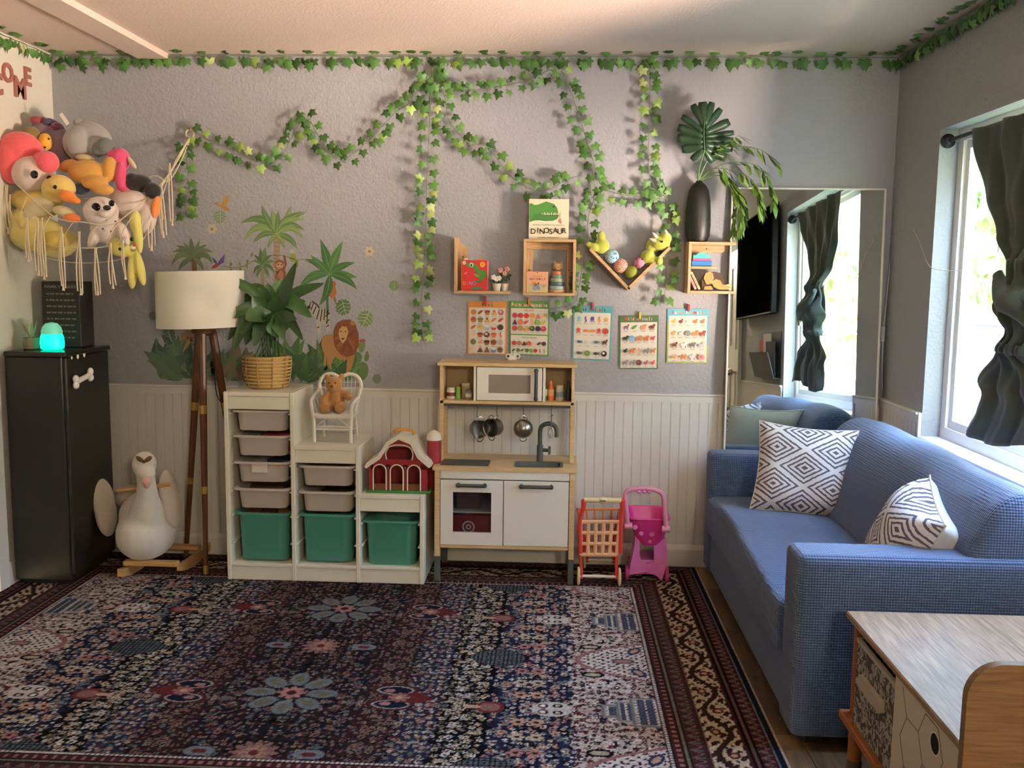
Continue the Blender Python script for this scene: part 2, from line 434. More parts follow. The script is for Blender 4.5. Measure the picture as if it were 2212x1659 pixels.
# wainscot of beadboard planks, chair rail and skirting
bead = mat('beadboard_paint', '#dcd8d2', .5)
def board_mesh(wd, h):
    p = [(-wd / 2, 0), (-wd / 2, -.0085), (-wd / 2 + .0012, -.010), (-wd / 2 + .003, -.010), (-wd / 2 + .0042, -.0085), (-wd / 2 + .0054, -.010), (wd / 2 - .0012, -.010), (wd / 2, -.0085), (wd / 2, 0)]
    b = MB(); b.prism(p, 0, h, 'xy'); return b.mesh('board', bead, smooth=25)
BW = .047; bme = board_mesh(BW - .0006, RAIL - .03)
n = int((XR - XL) / BW) + 1
for i in range(n):
    x = XL + (i + .5) * BW
    if x + BW / 2 < XR: link('board', bme, WB, (x, YB, .0))
    else:
        w_ = XR - (x - BW / 2); link('board', board_mesh(w_ - .0006, RAIL - .03), WB, (x - BW / 2 + w_ / 2, YB, 0))
for (y0, y1) in ((4.19, 4.68), (-1.85, 2.55)):
    k = int((y1 - y0) / BW)
    for i in range(k): link('board', bme, WR, (XR, y1 - (i + .5) * BW, 0), (0, 0, -PI / 2))
railp = [(0, RAIL - .045), (-.012, RAIL - .045), (-.014, RAIL - .012), (-.022, RAIL - .008), (-.022, RAIL), (0, RAIL)]
b = MB(); b.prism([(YB + q[0], q[1]) for q in railp], XL, XR, 'yz'); structure(b.build('trim_3', white_trim, smooth=25))
b = MB(); b.prism([(XR + q[0], q[1]) for q in railp], 4.185, YB - .02, 'xz'); b.bb((XR - .014, 4.172, 0), (XR, 4.19, RAIL)); b.prism([(XR + q[0], q[1]) for q in railp], YR, 2.56, 'xz'); structure(b.build('trim_4', white_trim, smooth=25))
basep = [(0, 0), (-.016, 0), (-.016, .088), (-.010, .10), (-.004, .112), (0, .112)]
b = MB(); b.prism([(YB - .010 + q[0], q[1]) for q in basep], XL, XR, 'yz'); structure(b.build('baseboard_back', white_trim, smooth=25))
b = MB(); b.prism([(XR - .010 + q[0], q[1]) for q in basep], YR, YB - .03, 'xz'); structure(b.build('baseboard_right', white_trim, smooth=25))
b = MB(); b.prism([(XL - q[0], q[1]) for q in basep], 4.10, YB - .03, 'xz'); structure(b.build('baseboard_left', white_trim, smooth=25))
# floor planks in the strip the rug leaves free
pm = wood_mat('floor_plank', '#54402c', '#83694a', (14, 2, 10), .4)
pms = [wood_mat('floor_plank_b', '#4c3a29', '#6f573c', (14, 2, 10), .4), pm, wood_mat('floor_plank_c', '#6b5236', '#94784f', (14, 2, 10), .4)]
for k in range(8):
    x0 = .55 + k * .13; y = 1.2 - random.random() * .5
    while y < YB - .03:
        y1 = min(YB - .03, y + random.uniform(.42, .8))
        if x0 + .129 < XR: MB().bb((x0 + .0012, y + .001, -.004), (x0 + .1288, y1 - .001, .004), .0012).build('plank', random.choice(pms), FLOOR)
        y = y1
# a white door, television and paper pockets on the right wall behind the camera's field, seen in the mirror
d2 = structure(MB().bb((XR - .035, +.26, .005), (XR - .002, 1.09, 2.03), .004).build('door_2', white_gloss))
for (z0, z1) in ((.2, .95), (1.15, 1.9)):
    for (y0, y1) in ((.34, .62), (.73, 1.0)): MB().ring(rect4(y0, z0, y1, z1), rect4(y0 + .03, z0 + .03, y1 - .03, z1 - .03), XR - .045, XR - .034, 'yz').build('door_panel', white_gloss, d2)
b = MB(); b.ell((XR - .09, 1.03, .95), (.03, .03, .03)); b.tube([(XR - .035, 1.03, .95), (XR - .08, 1.03, .95)], .012); b.build('door_knob', mat('steel', '#b8b6b0', .25, 1), d2)

# added fill lamp behind the camera, lifts the fronts that face it
cl = thing('fill_lamp', 'round white flush fill lamp, added on the unseen ceiling behind the viewer', 'lamp', (1.1, -1.4, HC))
MB().lathe([(.17, -.0005), (.18, -.012), (.17, -.03), (.15, -.03)], 32).build('base_plate', white_gloss, cl)
MB().lathe([(.148, -.03), (.14, -.07), (.10, -.10), (.0, -.112)], 32).build('diffuser', mat('fill_diffuser', '#f2e6d2', .4, emit='#ffdfb8', estr=3.0), cl)
pd = bpy.data.lights.new('fill_lamp_light', 'POINT'); pd.energy = 120; pd.color = (1.0, .82, .60); pd.shadow_soft_size = .14; po = bpy.data.objects.new('fill_lamp_light', pd); COL.objects.link(po); po.location = (1.1, -1.4, HC - .40)
# ================================================================ RUG
RZ = .008
def make_rug():
    x0, x1, y0, y1 = -2.50, .731, 2.29, 4.66; st = .005
    nx = int((x1 - x0) / st) + 1; ny = int((y1 - y0) / st) + 1
    xs = np.linspace(x0, x1, nx); ys = np.linspace(y0, y1, ny); X, Y = np.meshgrid(xs, ys)
    rng = np.random.default_rng(5); C = np.zeros((ny, nx, 3))
    H = lambda c: np.array(lin(c))
    navy, black, maroon, cream, pink, gblue, white, olive, red, blue, peach, brown = map(H, ('#1c2440', '#14131a', '#4b1f27', '#c8b79c', '#a8706c', '#77848c', '#d8cfc8', '#6f6a55', '#6e2027', '#2c3a66', '#b98f74', '#3a281e'))
    xc = -.9; S = np.abs(X - xc); P = .83; yb = 3.04
    S = S + .010 * np.sin(Y * 43) + .007 * np.sin(Y * 97 + 1)
    zone = [(.0, .24, '#211b28'), (.24, .40, '#33202a'), (.40, .54, '#262a45'), (.54, .70, '#121118'), (.70, .98, '#1d2748'), (.98, 1.30, '#b5a79f')]
    for a, b_, c in zone: C[(S >= a) & (S < b_)] = H(c)
    # dark seams between the columns of the garden
    for s_ in (.40, .54, .70, .79, .86, .92): C[np.abs(S - s_) < .006] = black
    def win(cx, cy, r):
        i0 = max(0, int((cx - r - x0) / st)); i1 = min(nx, int((cx + r - x0) / st) + 2); j0 = max(0, int((cy - r - y0) / st)); j1 = min(ny, int((cy + r - y0) / st) + 2)
        return slice(j0, j1), slice(i0, i1)
    def flower(cx, cy, r, n, pet, cen, cut=.45, edge=None, rot=0):
        w_ = win(cx, cy, r * 1.1)
        if C[w_].size == 0: return
        dx = X[w_] - cx; dy = Y[w_] - cy; rr = np.hypot(dx, dy); th = np.arctan2(dy, dx) + rot
        lim = r * (1 - cut + cut * np.abs(np.cos(n * th / 2)))
        sub = C[w_]
        if edge is not None: sub[rr < lim * 1.12] = edge
        sub[rr < lim * .92] = pet; sub[rr < r * .32] = cen
    def ellip(cx, cy, a, b_, col, rot=0):
        w_ = win(cx, cy, max(a, b_) * 1.1)
        if C[w_].size == 0: return
        dx = X[w_] - cx; dy = Y[w_] - cy; c, s = math.cos(rot), math.sin(rot)
        C[w_][((dx * c + dy * s) / a) ** 2 + ((-dx * s + dy * c) / b_) ** 2 < 1] = col
    def sym(fn, s, y, *a, **k):
        fn(xc + s, y, *a, **k)
        if s > .02: fn(xc - s, y, *a, **k)
    def scatter(s0, s1, sp, cols, r, n=(5, 6), cen=None):
        s = s0 + sp / 2
        while s < s1:
            y = 0
            while y < P / 2:
                jy = y + rng.uniform(-.3, .3) * sp; js = s + rng.uniform(-.3, .3) * sp; rr = r * rng.uniform(.7, 1.2); c = cols[rng.integers(len(cols))] * rng.uniform(.8, 1.1)
                nn = int(n[rng.integers(len(n))]); ce = cen if cen is not None else cols[rng.integers(len(cols))]
                rt = rng.uniform(0, 6)
                for k in range(-1, 3):
                    for sg in (-1, 1):
                        yy = yb + k * P + sg * jy
                        if y0 < yy < y1: sym(flower, js, yy, rr, nn, c, ce, rot=rt)
                y += sp
            s += sp
    scatter(.0, .24, .034, [maroon, brown, gblue * .6, navy, pink * .5], .017)
    scatter(.24, .40, .030, [maroon * 1.3, pink * .6, brown, peach * .5], .014, cen=black)
    scatter(.40, .54, .032, [pink * .7, gblue * .6, peach * .7, cream * .6, maroon], .014)
    scatter(.54, .70, .030, [cream, cream * .8, white * .8, olive], .014, (4, 5), black)
    scatter(.70, .98, .034, [cream * .8, peach, pink, gblue * .8, navy, black], .017, cen=maroon)
    scatter(.98, 1.30, .030, [red, maroon, black, navy, pink, white], .014)
    scatter(.0, .40, .024, [cream * .5, peach * .6, gblue * .7, pink * .6, brown], .0085, (4, 5), black)
    scatter(.40, .70, .024, [cream * .8, peach * .8, gblue * .7, white * .7], .008, (4, 5), maroon)
    scatter(.70, 1.0, .024, [cream, peach, gblue, white * .8, black], .009, (4, 5), maroon)
    scatter(.98, 1.30, .022, [black, maroon, navy, white, cream], .009, (4, 5), pink)
    for k in range(-1, 3):
        ya = yb + k * P; yh = ya + P / 2
        for yy in (ya, yh):
            if not (y0 < yy < y1 + .3): continue
        # centre column: eight grey petals round a pink star, then a pink rosette
        for q in range(8):
            a = q * PI / 4; ellip(xc + .11 * math.cos(a), ya + .06 + .11 * math.sin(a), .052, .034, gblue * .75, a); ellip(xc + .11 * math.cos(a), ya + .06 + .11 * math.sin(a), .03, .016, olive, a)
        flower(xc, ya + .06, .055, 8, pink, maroon)
        flower(xc, yh + .06, .085, 12, pink * .7, maroon, edge=black); flower(xc, yh + .06, .05, 8, peach * .7, red)
        for q in (-1, 1): ellip(xc + q * .17, yh + .06, .05, .03, gblue * .8, 0); ellip(xc + q * .17, yh + .06, .025, .013, red, 0)
        # red palmettes with scrolls
        for sg in (-1, 1):
            cx = xc + sg * .36
            for q in (-1, 1):
                ellip(cx, ya + .05 + q * .055, .085, .045, maroon * 1.2, 0); ellip(cx, ya + .05 + q * .055, .066, .032, white * .5, 0); ellip(cx, ya + .05 + q * .055, .058, .026, navy * .8, 0); ellip(cx - sg * .02, ya + .05 + q * .05, .02, .013, pink, 0)
            ellip(cx + sg * .06, ya + .05, .075, .04, red, 0); flower(cx + sg * .02, ya + .05, .042, 8, pink * .8, peach)
            # small red urns and cream scrolls in the blue columns
            ux = xc + sg * .70; ellip(ux, ya, .05, .045, red * 1.2); ellip(ux, ya, .035, .03, pink * .7); ellip(ux - sg * .06, ya, .03, .012, peach)
            sx = xc + sg * .91; ellip(sx, ya, .07, .055, white * .75); 
            for q in (-1, 1):
                ellip(sx - sg * .03, ya + q * .022, .018, .018, maroon); ellip(sx - sg * .03, ya + q * .022, .010, .010, white); ellip(sx + sg * .02, ya + q * .026, .018, .014, black); ellip(sx + sg * .02, ya + q * .026, .009, .007, cream)
            # scale-patterned medallion
            mx = xc + sg * .70; w_ = win(mx, yh, .12); dx = (X[w_] - mx) * sg; dy = Y[w_] - yh
            m_ = (dx / .105) ** 2 + (dy / (.085 - .03 * np.clip(-dx / .1, 0, 1))) ** 2 < 1
            pat = np.cos(dx * 190) * np.cos(dy * 230)
            C[w_][m_] = gblue * .55; C[w_][m_ & (np.abs(pat) < .35)] = black
            for q in (-1, 1):
                for r_ in range(3): flower(xc + sg * (.83 + .03 * q), ya + .1 + r_ * .1, .030, 6, [peach, cream * .8, pink][r_], maroon); flower(xc + sg * (.83 - .03 * q), ya - .1 - r_ * .1, .030, 6, [peach, cream * .8, pink][r_], maroon)
            # stepped grey-blue pavilions at the field's edge, cream niches between them
            bx = xc + sg * 1.28
            for (wd, hh) in ((.20, .045), (.15, .075), (.10, .105)):
                m_ = (np.abs(X - bx + sg * wd / 2) < wd / 2) & (np.abs(Y - ya) < hh); C[m_] = gblue * .85; m2 = (np.abs(X - bx + sg * wd / 2) < wd / 2 - .008) & (np.abs(Y - ya) < hh - .008); C[m2] = cream * .7
                m3 = (np.abs(X - bx + sg * wd / 2) < wd / 2 - .014) & (np.abs(Y - ya) < hh - .014); C[m3] = blue * .5 + gblue * .3
                C[m3 & (np.abs(np.sin((X - bx) * 95)) > .93)] = white * .8; C[m3 & (np.sin(X * 300) * np.sin(Y * 300) > .6)] = navy
            w_ = win(bx - sg * .10, yh, .24); dx = (bx - X[w_]) * sg; dy = Y[w_] - yh
            m_ = (dx > 0) & (np.abs(dy) < .17 * np.sqrt(np.clip(1 - dx / .26, 0, 1)))
            mo = (dx > -.01) & (np.abs(dy) < .185 * np.sqrt(np.clip(1 - dx / .285, 0, 1)))
            keep = C[w_].copy(); C[w_][mo] = pink * .8; C[w_][m_] = white * .8; C[w_][m_ & (np.sin(dx * 170) * np.sin(dy * 210 + dx * 60) > .45)] = red * .8; C[w_][m_ & (np.sin(dx * 120 + 2) * np.sin(dy * 150) < -.75)] = black
            ellip(bx - sg * .10, yh, .045, .025, gblue * .5); ellip(bx - sg * .10, yh, .032, .015, pink)
            for q in (-1, 1): ellip(bx - sg * .05, yh + q * .1, .04, .022, blue * .9, q); ellip(bx - sg * .05, yh + q * .1, .024, .012, peach, q); ellip(bx - sg * .22, yh + q * .13, .045, .024, black); ellip(bx - sg * .22, yh + q * .13, .03, .015, cream * .7)
    # borders by distance from the outer edge
    E_ = np.minimum(np.minimum(X - (-2.53), x1 - X), np.minimum(Y - y0, y1 - Y))
    along = np.where(np.minimum(X + 2.53, x1 - X) < np.minimum(Y - y0, y1 - Y), Y, X)
    def band(a, b_, c): m_ = (E_ >= a) & (E_ < b_); C[m_] = c; return m_
    band(0, .010, cream * .8); band(.010, .029, navy * .7); band(.029, .035, gblue * .8)
    m_ = band(.035, .080, maroon); C[m_ & (np.abs((E_ - .058) - .014 * np.sin(along * 160)) < .006)] = pink * .55; C[m_ & (np.sin(along * 160) > .85) & (np.abs(E_ - .058) < .012)] = gblue * .6
    band(.080, .090, black); band(.090, .097, pink * .4); band(.097, .110, black); band(.110, .118, maroon)
    m_ = band(.118, .228, cream * .85)
    e = (E_ - .173) / .055; v1 = np.sin(along * 21); C[m_ & (np.abs(e - .55 * v1) < .20)] = brown
    C[m_ & (np.sin(along * 95 + e * 3) * np.sin(e * 7 + along * 30) > .28)] = maroon * .8
    C[m_ & (np.sin(along * 130 - e * 4) * np.cos(e * 9) > .55)] = brown * .8
    ph = (along * 21 / PI) % 1; C[m_ & ((ph - .5) ** 2 * 6 + (e + .3 * v1) ** 2 < .12)] = red * .8; C[m_ & ((ph - .5) ** 2 * 6 + (e + .3 * v1) ** 2 < .03)] = peach
    band(.228, .232, pink * .5); band(.232, .240, brown)
    m_ = band(.240, .292, H('#4d2b30')); C[m_ & (np.abs((E_ - .266) - .015 * np.sin(along * 140)) < .005)] = pink * .6; C[m_ & (np.sin(along * 140) > .8) & (np.abs(E_ - .266) < .016)] = gblue * .5
    band(.292, .297, black); band(.297, .308, olive * 1.1); band(.308, .312, black)
    m_ = band(.312, .342, maroon * 1.1); C[m_ & (np.sin(along * 210) > .4) & (np.abs(E_ - .327) < .008)] = pink * .8
    band(.342, .347, black); m_ = band(.347, .358, white * .8); C[m_ & (np.sin(along * 420) > .6)] = gblue * .4; band(.358, .362, maroon)
    C *= (1 + .16 * rng.standard_normal((ny, nx, 1)))
    g_ = C.mean(-1, keepdims=True); C = np.clip((C * .72 + g_ * np.array([.31, .275, .25])) ** 1.10 * .86, .002, 1)
    Zt = RZ + .0012 * rng.standard_normal((ny, nx)).clip(-1, 1) * .5
    V3 = np.stack([X, Y, Zt], -1).reshape(-1, 3)
    idx = np.arange(nx * ny).reshape(ny, nx); q = np.stack([idx[:-1, :-1], idx[:-1, 1:], idx[1:, 1:], idx[1:, :-1]], -1).reshape(-1, 4)
    # skirt down to the floor
    rim = np.concatenate([idx[0, :], idx[1:, -1], idx[-1, -2::-1], idx[-2:0:-1, 0]]); nb = len(rim)
    low = V3[rim].copy(); low[:, 2] = .0002; V3 = np.concatenate([V3, low]); li = nx * ny + np.arange(nb)
    sk = np.stack([rim, li, np.roll(li, -1), np.roll(rim, -1)], -1); q = np.concatenate([q, sk])
    me = bpy.data.meshes.new('rug'); me.vertices.add(len(V3)); me.vertices.foreach_set('co', V3.ravel().astype('f4'))
    me.loops.add(q.size); me.loops.foreach_set('vertex_index', q.ravel().astype('i4')); me.polygons.add(len(q)); me.polygons.foreach_set('loop_start', np.arange(0, q.size, 4).astype('i4'))
    me.update(calc_edges=True)
    ca = me.color_attributes.new('Col', 'FLOAT_COLOR', 'POINT'); cc = np.ones((len(V3), 4), 'f4'); cc[:nx * ny, :3] = C.reshape(-1, 3); cc[nx * ny:, :3] = C.reshape(-1, 3)[rim]; ca.data.foreach_set('color', cc.ravel())
    m = bpy.data.materials.new('rug_wool'); m.use_nodes = True; nt = m.node_tree; bs = nt.nodes['Principled BSDF']; bs.inputs['Roughness'].default_value = .95; bs.inputs['Specular IOR Level'].default_value = .05
    bs.inputs['Sheen Weight'].default_value = 0
    a = nt.nodes.new('ShaderNodeVertexColor'); a.layer_name = 'Col'; nt.links.new(a.outputs[0], bs.inputs['Base Color'])
    me.materials.append(m)
    o = link('persian_rug', me); tag(o, 'large dark Persian style wool rug with floral field and cream border on the floor', 'rug'); return o
make_rug()

# ================================================================ SOFA
def knit_mat(name, color, pitch=.0085, dist=.0010):
    if name in MATS: return MATS[name]
    m = bpy.data.materials.new(name); m.use_nodes = True; MATS[name] = m; nt = m.node_tree; b = nt.nodes['Principled BSDF']
    b.inputs['Base Color'].default_value = lin(color) + (1,); b.inputs['Roughness'].default_value = .85; b.inputs['Sheen Weight'].default_value = .25; b.inputs['Specular IOR Level'].default_value = .2
    t = nt.nodes.new('ShaderNodeTexCoord'); sep = nt.nodes.new('ShaderNodeSeparateXYZ'); nt.links.new(t.outputs['Object'], sep.inputs[0])
    last = None
    for i, k in enumerate((.55, 1.0, .8)):
        mu = nt.nodes.new('ShaderNodeMath'); mu.operation = 'MULTIPLY'; mu.inputs[1].default_value = 2 * PI / pitch; nt.links.new(sep.outputs[i], mu.inputs[0])
        sn = nt.nodes.new('ShaderNodeMath'); sn.operation = 'SINE'; nt.links.new(mu.outputs[0], sn.inputs[0])
        sc = nt.nodes.new('ShaderNodeMath'); sc.operation = 'MULTIPLY'; sc.inputs[1].default_value = k; nt.links.new(sn.outputs[0], sc.inputs[0])
        if last is None: last = sc
        else:
            ad = nt.nodes.new('ShaderNodeMath'); ad.operation = 'ADD'; nt.links.new(last.outputs[0], ad.inputs[0]); nt.links.new(sc.outputs[0], ad.inputs[1]); last = ad
    bp = nt.nodes.new('ShaderNodeBump'); bp.inputs['Strength'].default_value = .8; bp.inputs['Distance'].default_value = dist
    nt.links.new(last.outputs[0], bp.inputs['Height']); nt.links.new(bp.outputs[0], b.inputs['Normal'])
    return m
sofa_fab = knit_mat('blue_knit', '#4c5e80')
sofa = thing('sofa', 'blue ribbed stretch-covered two-seat sofa under the window', 'sofa', (1.16, 3.73, 0))
def smooth_box(lo, hi, r, seg=5, bulge=None):
    """box with rounded edges as a fine grid (for soft furniture)"""
    lo = Vector(lo); hi = Vector(hi); b = MB(); c = (lo + hi) / 2; h = (hi - lo) / 2
    def axis(hh):
        a = [-hh + r * (1 - math.cos(PI / 2 * i / seg)) for i in range(seg + 1)]
        nmid = max(2, int((2 * hh - 2 * r) / .06)); mid = [-hh + r + (2 * hh - 2 * r) * i / nmid for i in range(1, nmid)]
        return a + mid + [-q for q in a[::-1]]
    ax = [axis(h[i]) for i in range(3)]
    def proj(p):
        core = Vector([max(-h[i] + r, min(h[i] - r, p[i])) for i in range(3)]); d = p - core
        q = core + (d.normalized() * r if d.length > 1e-9 else d)
        return q
    for a in range(3):
        u, v = [i for i in range(3) if i != a]
        for sg in (-1, 1):
            vs = []; nu, nv = len(ax[u]), len(ax[v])
            for j in range(nv):
                for i in range(nu):
                    p = Vector((0, 0, 0)); p[a] = sg * h[a]; p[u] = ax[u][i]; p[v] = ax[v][j]; p = proj(p) + c
                    vs.append(bulge(p) if bulge else p)
            b.add(vs, [(j * nu + i, j * nu + i + 1, (j + 1) * nu + i + 1, (j + 1) * nu + i) for j in range(nv - 1) for i in range(nu - 1)])
    return b
def weld(o, d=.0004):
    bm = bmesh.new(); bm.from_mesh(o.data); bmesh.ops.remove_doubles(bm, verts=bm.verts, dist=d); bmesh.ops.recalc_face_normals(bm, faces=bm.faces); bm.to_mesh(o.data); bm.free(); o.data.shade_smooth(); return o
for y0, y1 in ((2.815, 2.985), (4.44, 4.588)):
    weld(smooth_box((.752, y0, .045), (1.57, y1, .632), .028).build('arm', sofa_fab, sofa, True))
weld(smooth_box((.765, 2.97, .05), (1.56, 4.46, .33), .02).build('base', sofa_fab, sofa, True))
def seat_b(p):
    z = p.z
    if z > .38:
        z += .018 * math.sin((p.y - 2.97) / 1.53 * PI) * (1 - max(0, (p.x - 1.1)) * 2) + .006 * math.sin(p.y * 9 + p.x * 4)
        z -= .02 * max(0, 1 - abs(p.y - 3.72) / .05) * max(0, 1 - (p.x - .73) / .12)
    x = p.x
    if p.x < .80: x -= .012 * math.sin((p.y - 2.97) / 1.53 * PI * 2 + .5) * (1 if z > .3 else .3)
    return Vector((x, p.y, z))
weld(smooth_box((.742, 2.975, .24), (1.36, 4.455, .43), .035, bulge=seat_b).build('seat_cushion', sofa_fab, sofa, True))
def back_fn(u, v):
    prof = catmull([(1.14, 0, .36), (1.19, 0, .44), (1.235, 0, .56), (1.285, 0, .68), (1.35, 0, .785), (1.43, 0, .825), (1.51, 0, .80), (1.56, 0, .70), (1.572, 0, .45), (1.572, 0, .08)], 5)
    i = v * (len(prof) - 1); k = min(int(i), len(prof) - 2); p = prof[k].lerp(prof[k + 1], i - k)
    y = 2.835 + (4.50 - 2.835) * u; t = min(u, 1 - u) * 1.66; e = min(1, t / (.03 if u < .5 else .09)); e = math.sqrt(1 - (1 - e) ** 2) if e < 1 else 1
    cx, cz = 1.40, .50
    z = cz + (p.z - cz) * (.72 + .28 * e) if p.z > cz else p.z
    z += .012 * math.sin(u * PI) * (1 if p.z > .6 else 0) + .004 * math.sin(u * 17 + p.z * 8)
    x = cx + (p.x - cx) * (.80 + .20 * e) - .008 * math.sin(u * PI * 2.2)
    return (x, y, z)
bk = MB(); bk.grid(lambda u, v: back_fn(u * u * (3 - 2 * u), v), 60, 44)
for u in (0, 1): bk.add([back_fn(u, j / 44) for j in range(45)], [tuple(range(45))])
bk.build('backrest', sofa_fab, sofa, True, smooth=60)
for x in (.84, 1.5):
    for y in (2.9, 4.51): MB().box((x, y, .0275), (.06, .06, .04), bev=.004).build('foot', mat('black_plastic', '#17171a', .5), sofa, True)

def diamond_mat(name, c_bg, c_ln, cell=.25, freq=8.0):
    m = bpy.data.materials.new(name); m.use_nodes = True; nt = m.node_tree; b = nt.nodes['Principled BSDF']; b.inputs['Roughness'].default_value = .85
    L = nt.links.new
    def mth(op, a, c=None):
        n = nt.nodes.new('ShaderNodeMath'); n.operation = op
        for i, q in enumerate((a, c)):
            if q is None: continue
            if isinstance(q, (int, float)): n.inputs[i].default_value = q
            else: L(q, n.inputs[i])
        return n.outputs[0]
    t = nt.nodes.new('ShaderNodeTexCoord'); s = nt.nodes.new('ShaderNodeSeparateXYZ'); L(t.outputs['Object'], s.inputs[0])
    nz = nt.nodes.new('ShaderNodeTexNoise'); nz.inputs['Scale'].default_value = 60; L(t.outputs['Object'], nz.inputs['Vector'])
    u = mth('ABSOLUTE', mth('SUBTRACT', mth('FRACT', mth('ADD', mth('DIVIDE', s.outputs[0], cell), 10.5)), .5))
    v = mth('ABSOLUTE', mth('SUBTRACT', mth('FRACT', mth('ADD', mth('DIVIDE', s.outputs[1], cell * .66), 10.5)), .5))
    d = mth('ADD', u, v)
    d = mth('ADD', d, mth('MULTIPLY', mth('SUBTRACT', nz.outputs[0], .5), .05))
    # distance folded so neighbouring diamonds share the outer line
    dd = mth('ABSOLUTE', mth('SUBTRACT', d, .5)); dd = mth('SUBTRACT', .5, dd)
    st = mth('GREATER_THAN', mth('SINE', mth('MULTIPLY', dd, 2 * PI * freq)), .2)
    mx = nt.nodes.new('ShaderNodeMix'); mx.data_type = 'RGBA'; mx.inputs['A'].default_value = lin(c_bg) + (1,); mx.inputs['B'].default_value = lin(c_ln) + (1,)
    L(st, mx.inputs[0]); L(mx.outputs['Result'], b.inputs['Base Color']); MATS[name] = m; return m
pat = diamond_mat('pillow_print', '#d8d5d2', '#5c5562')
cream_cloth = mat('cream_cloth', '#cfcfc4', .85, bump=.2, bscale=300)
def pillow(label, loc, M3, w=.42, h=.42, th=.075, frontm=None):
    t = thing('throw_pillow', label, 'pillow', loc, rot=M3.to_euler())
    def sh(u, v, sg):
        a, c = u * 2 - 1, v * 2 - 1
        k = 1 - .10 * (1 - abs(a) ** 2.5) * 0 - .075 * (1 - c * c) * 0
        x = a * w / 2 * (1 - .09 * (1 - c * c)); y = c * h / 2 * (1 - .09 * (1 - a * a))
        z = sg * th * (max(0, (1 - a ** 4)) * max(0, (1 - c ** 4))) ** .62
        return (x, y, z + .006 * math.sin(a * 5 + c * 3) * (1 - a * a) * (1 - c * c))
    b = MB(); b.grid(lambda u, v: sh(u, v, 1), 22, 22); b.build('front_cover', frontm or pat, t, smooth=80)
    b = MB(); b.grid(lambda u, v: sh(u, v, -1), 22, 22); b.build('back_cover', cream_cloth, t, smooth=80, label='plain cream back of the pillow')
    loop = [sh(u, 0, 1) for u in np.linspace(0, 1, 12)[:-1]] + [sh(1, u, 1) for u in np.linspace(0, 1, 12)[:-1]] + [sh(1 - u, 1, 1) for u in np.linspace(0, 1, 12)[:-1]] + [sh(0, 1 - u, 1) for u in np.linspace(0, 1, 12)[:-1]]
    b = MB(); b.tube(loop, .003, 5, closed=True); b.build('seam', cream_cloth, t)
    return t
def basis(nrm, up, roll=0):
    n = Vector(nrm).normalized(); u = Vector(up); x = u.cross(n).normalized(); y = n.cross(x)
    return Matrix((x, y, n)).transposed() @ Matrix.Rotation(R(roll), 3, 'Z')
pillow('square black and white diamond-print pillow leaning in the far corner of the sofa', W(1737, 1016, 4.16), basis((-.22, -.9, .34), (0, 0, 1), -3), .43, .41, .07)
pillow('diamond-print pillow turned sideways against the sofa back, cream underside showing', (1.21, 3.13, .585), basis((-.93, .16, .33), (0, 0, 1), -12), .40, .37, .125)

# ================================================================ STORAGE BENCH at the right front
oak = wood_mat('light_oak', '#7d6047', '#ab8b6a', (40, 2.5, 40), .5)
oak_d = wood_mat('oak_panel', '#6c5136', '#8d6d49', (3, 40, 40), .55)
beech = mat('orange_beech', '#9c5c2c', .5)
bench = thing('storage_bench', 'light oak children\'s storage bench with raised rounded end panel beside the sofa', 'bench', (1.25, 2.3, 0))
b = MB(); b.bb((.868, 1.915, .482), (1.60, 2.71, .502), .004); b.build('tabletop', oak, bench, True)
for (x, y) in ((.905, 2.675), (1.56, 2.675), (.905, 1.98), (1.56, 1.98)): MB().tube([(x, y, .02), (x, y, .482)], .02, 12).build('leg', beech, bench, True)
MB().bb((.862, 1.93, .175), (1.60, 2.71, .2), .004).build('lower_shelf', beech, bench, True)
for (x, y) in ((.905, 2.675), (1.56, 2.675), (.905, 1.98), (1.56, 1.98)):
    b = MB(); b.lathe([(.018, 0), (.022, .004), (.022, .05), (.014, .07), (.012, .176)], 14, (x, y, RZ if x < .7 else .0045)); b.build('foot', mat('bench_foot', '#5d5748', .5), bench, True)
b = MB(); b.prism([(.862, .03), (1.60, .03), (1.60, .69)] + arc(.862 + .075, .69 - .075, .075, 90, 180, 8), 1.892, 1.914, 'xz'); b.build('end_panel', oak_d, bench, True)
b = MB(); b.bb((.872, 1.93, .2), (.888, 2.31, .482), .002); dr = b.build('drawer_front', mat('drawer_white', '#cfc3b0', .5), bench, True)
# thin hexagon lines engraved on the drawer front and its finger hole
b = MB(); ln = []
hexr = .072
for r_ in range(4):
    for c_ in range(4):
        cy = 1.97 + c_ * hexr * 1.5; cz = .225 + r_ * hexr * 1.732 + (hexr * .866 if c_ % 2 else 0)
        pts = [(cy + hexr * math.cos(R(60 * q)), cz + hexr * math.sin(R(60 * q))) for q in range(7)]
        for q in range(6):
            (a0, b0), (a1, b1) = pts[q], pts[q + 1]
            if (r_ + c_ + q) % 5 == 0: continue
            if all(1.935 < a < 2.305 for a in (a0, a1)) and all(.205 < z < .478 for z in (b0, b1)): b.tube([(.872, a0, b0), (.872, a1, b1)], .0012, 4)
b.build('hexagon_lines', mat('drawer_line', '#7d7161', .6), dr, True)
b = MB(); hc = XP(2020, 1607, .8715); b.lathe([(.024, -.0008), (.024, .0006)], 20, M=Matrix.Translation(hc) @ Matrix.Rotation(PI / 2, 4, 'Y')); b.build('finger_hole', mat('hole_dark', '#0e0d0c', .9), dr, True)
b = MB(); b.lathe([(.0235, -.0012), (.027, -.0012), (.027, .0005)], 20, caps=False, M=Matrix.Translation(hc) @ Matrix.Rotation(PI / 2, 4, 'Y')); b.build('hole_rim', white_gloss, dr, True)
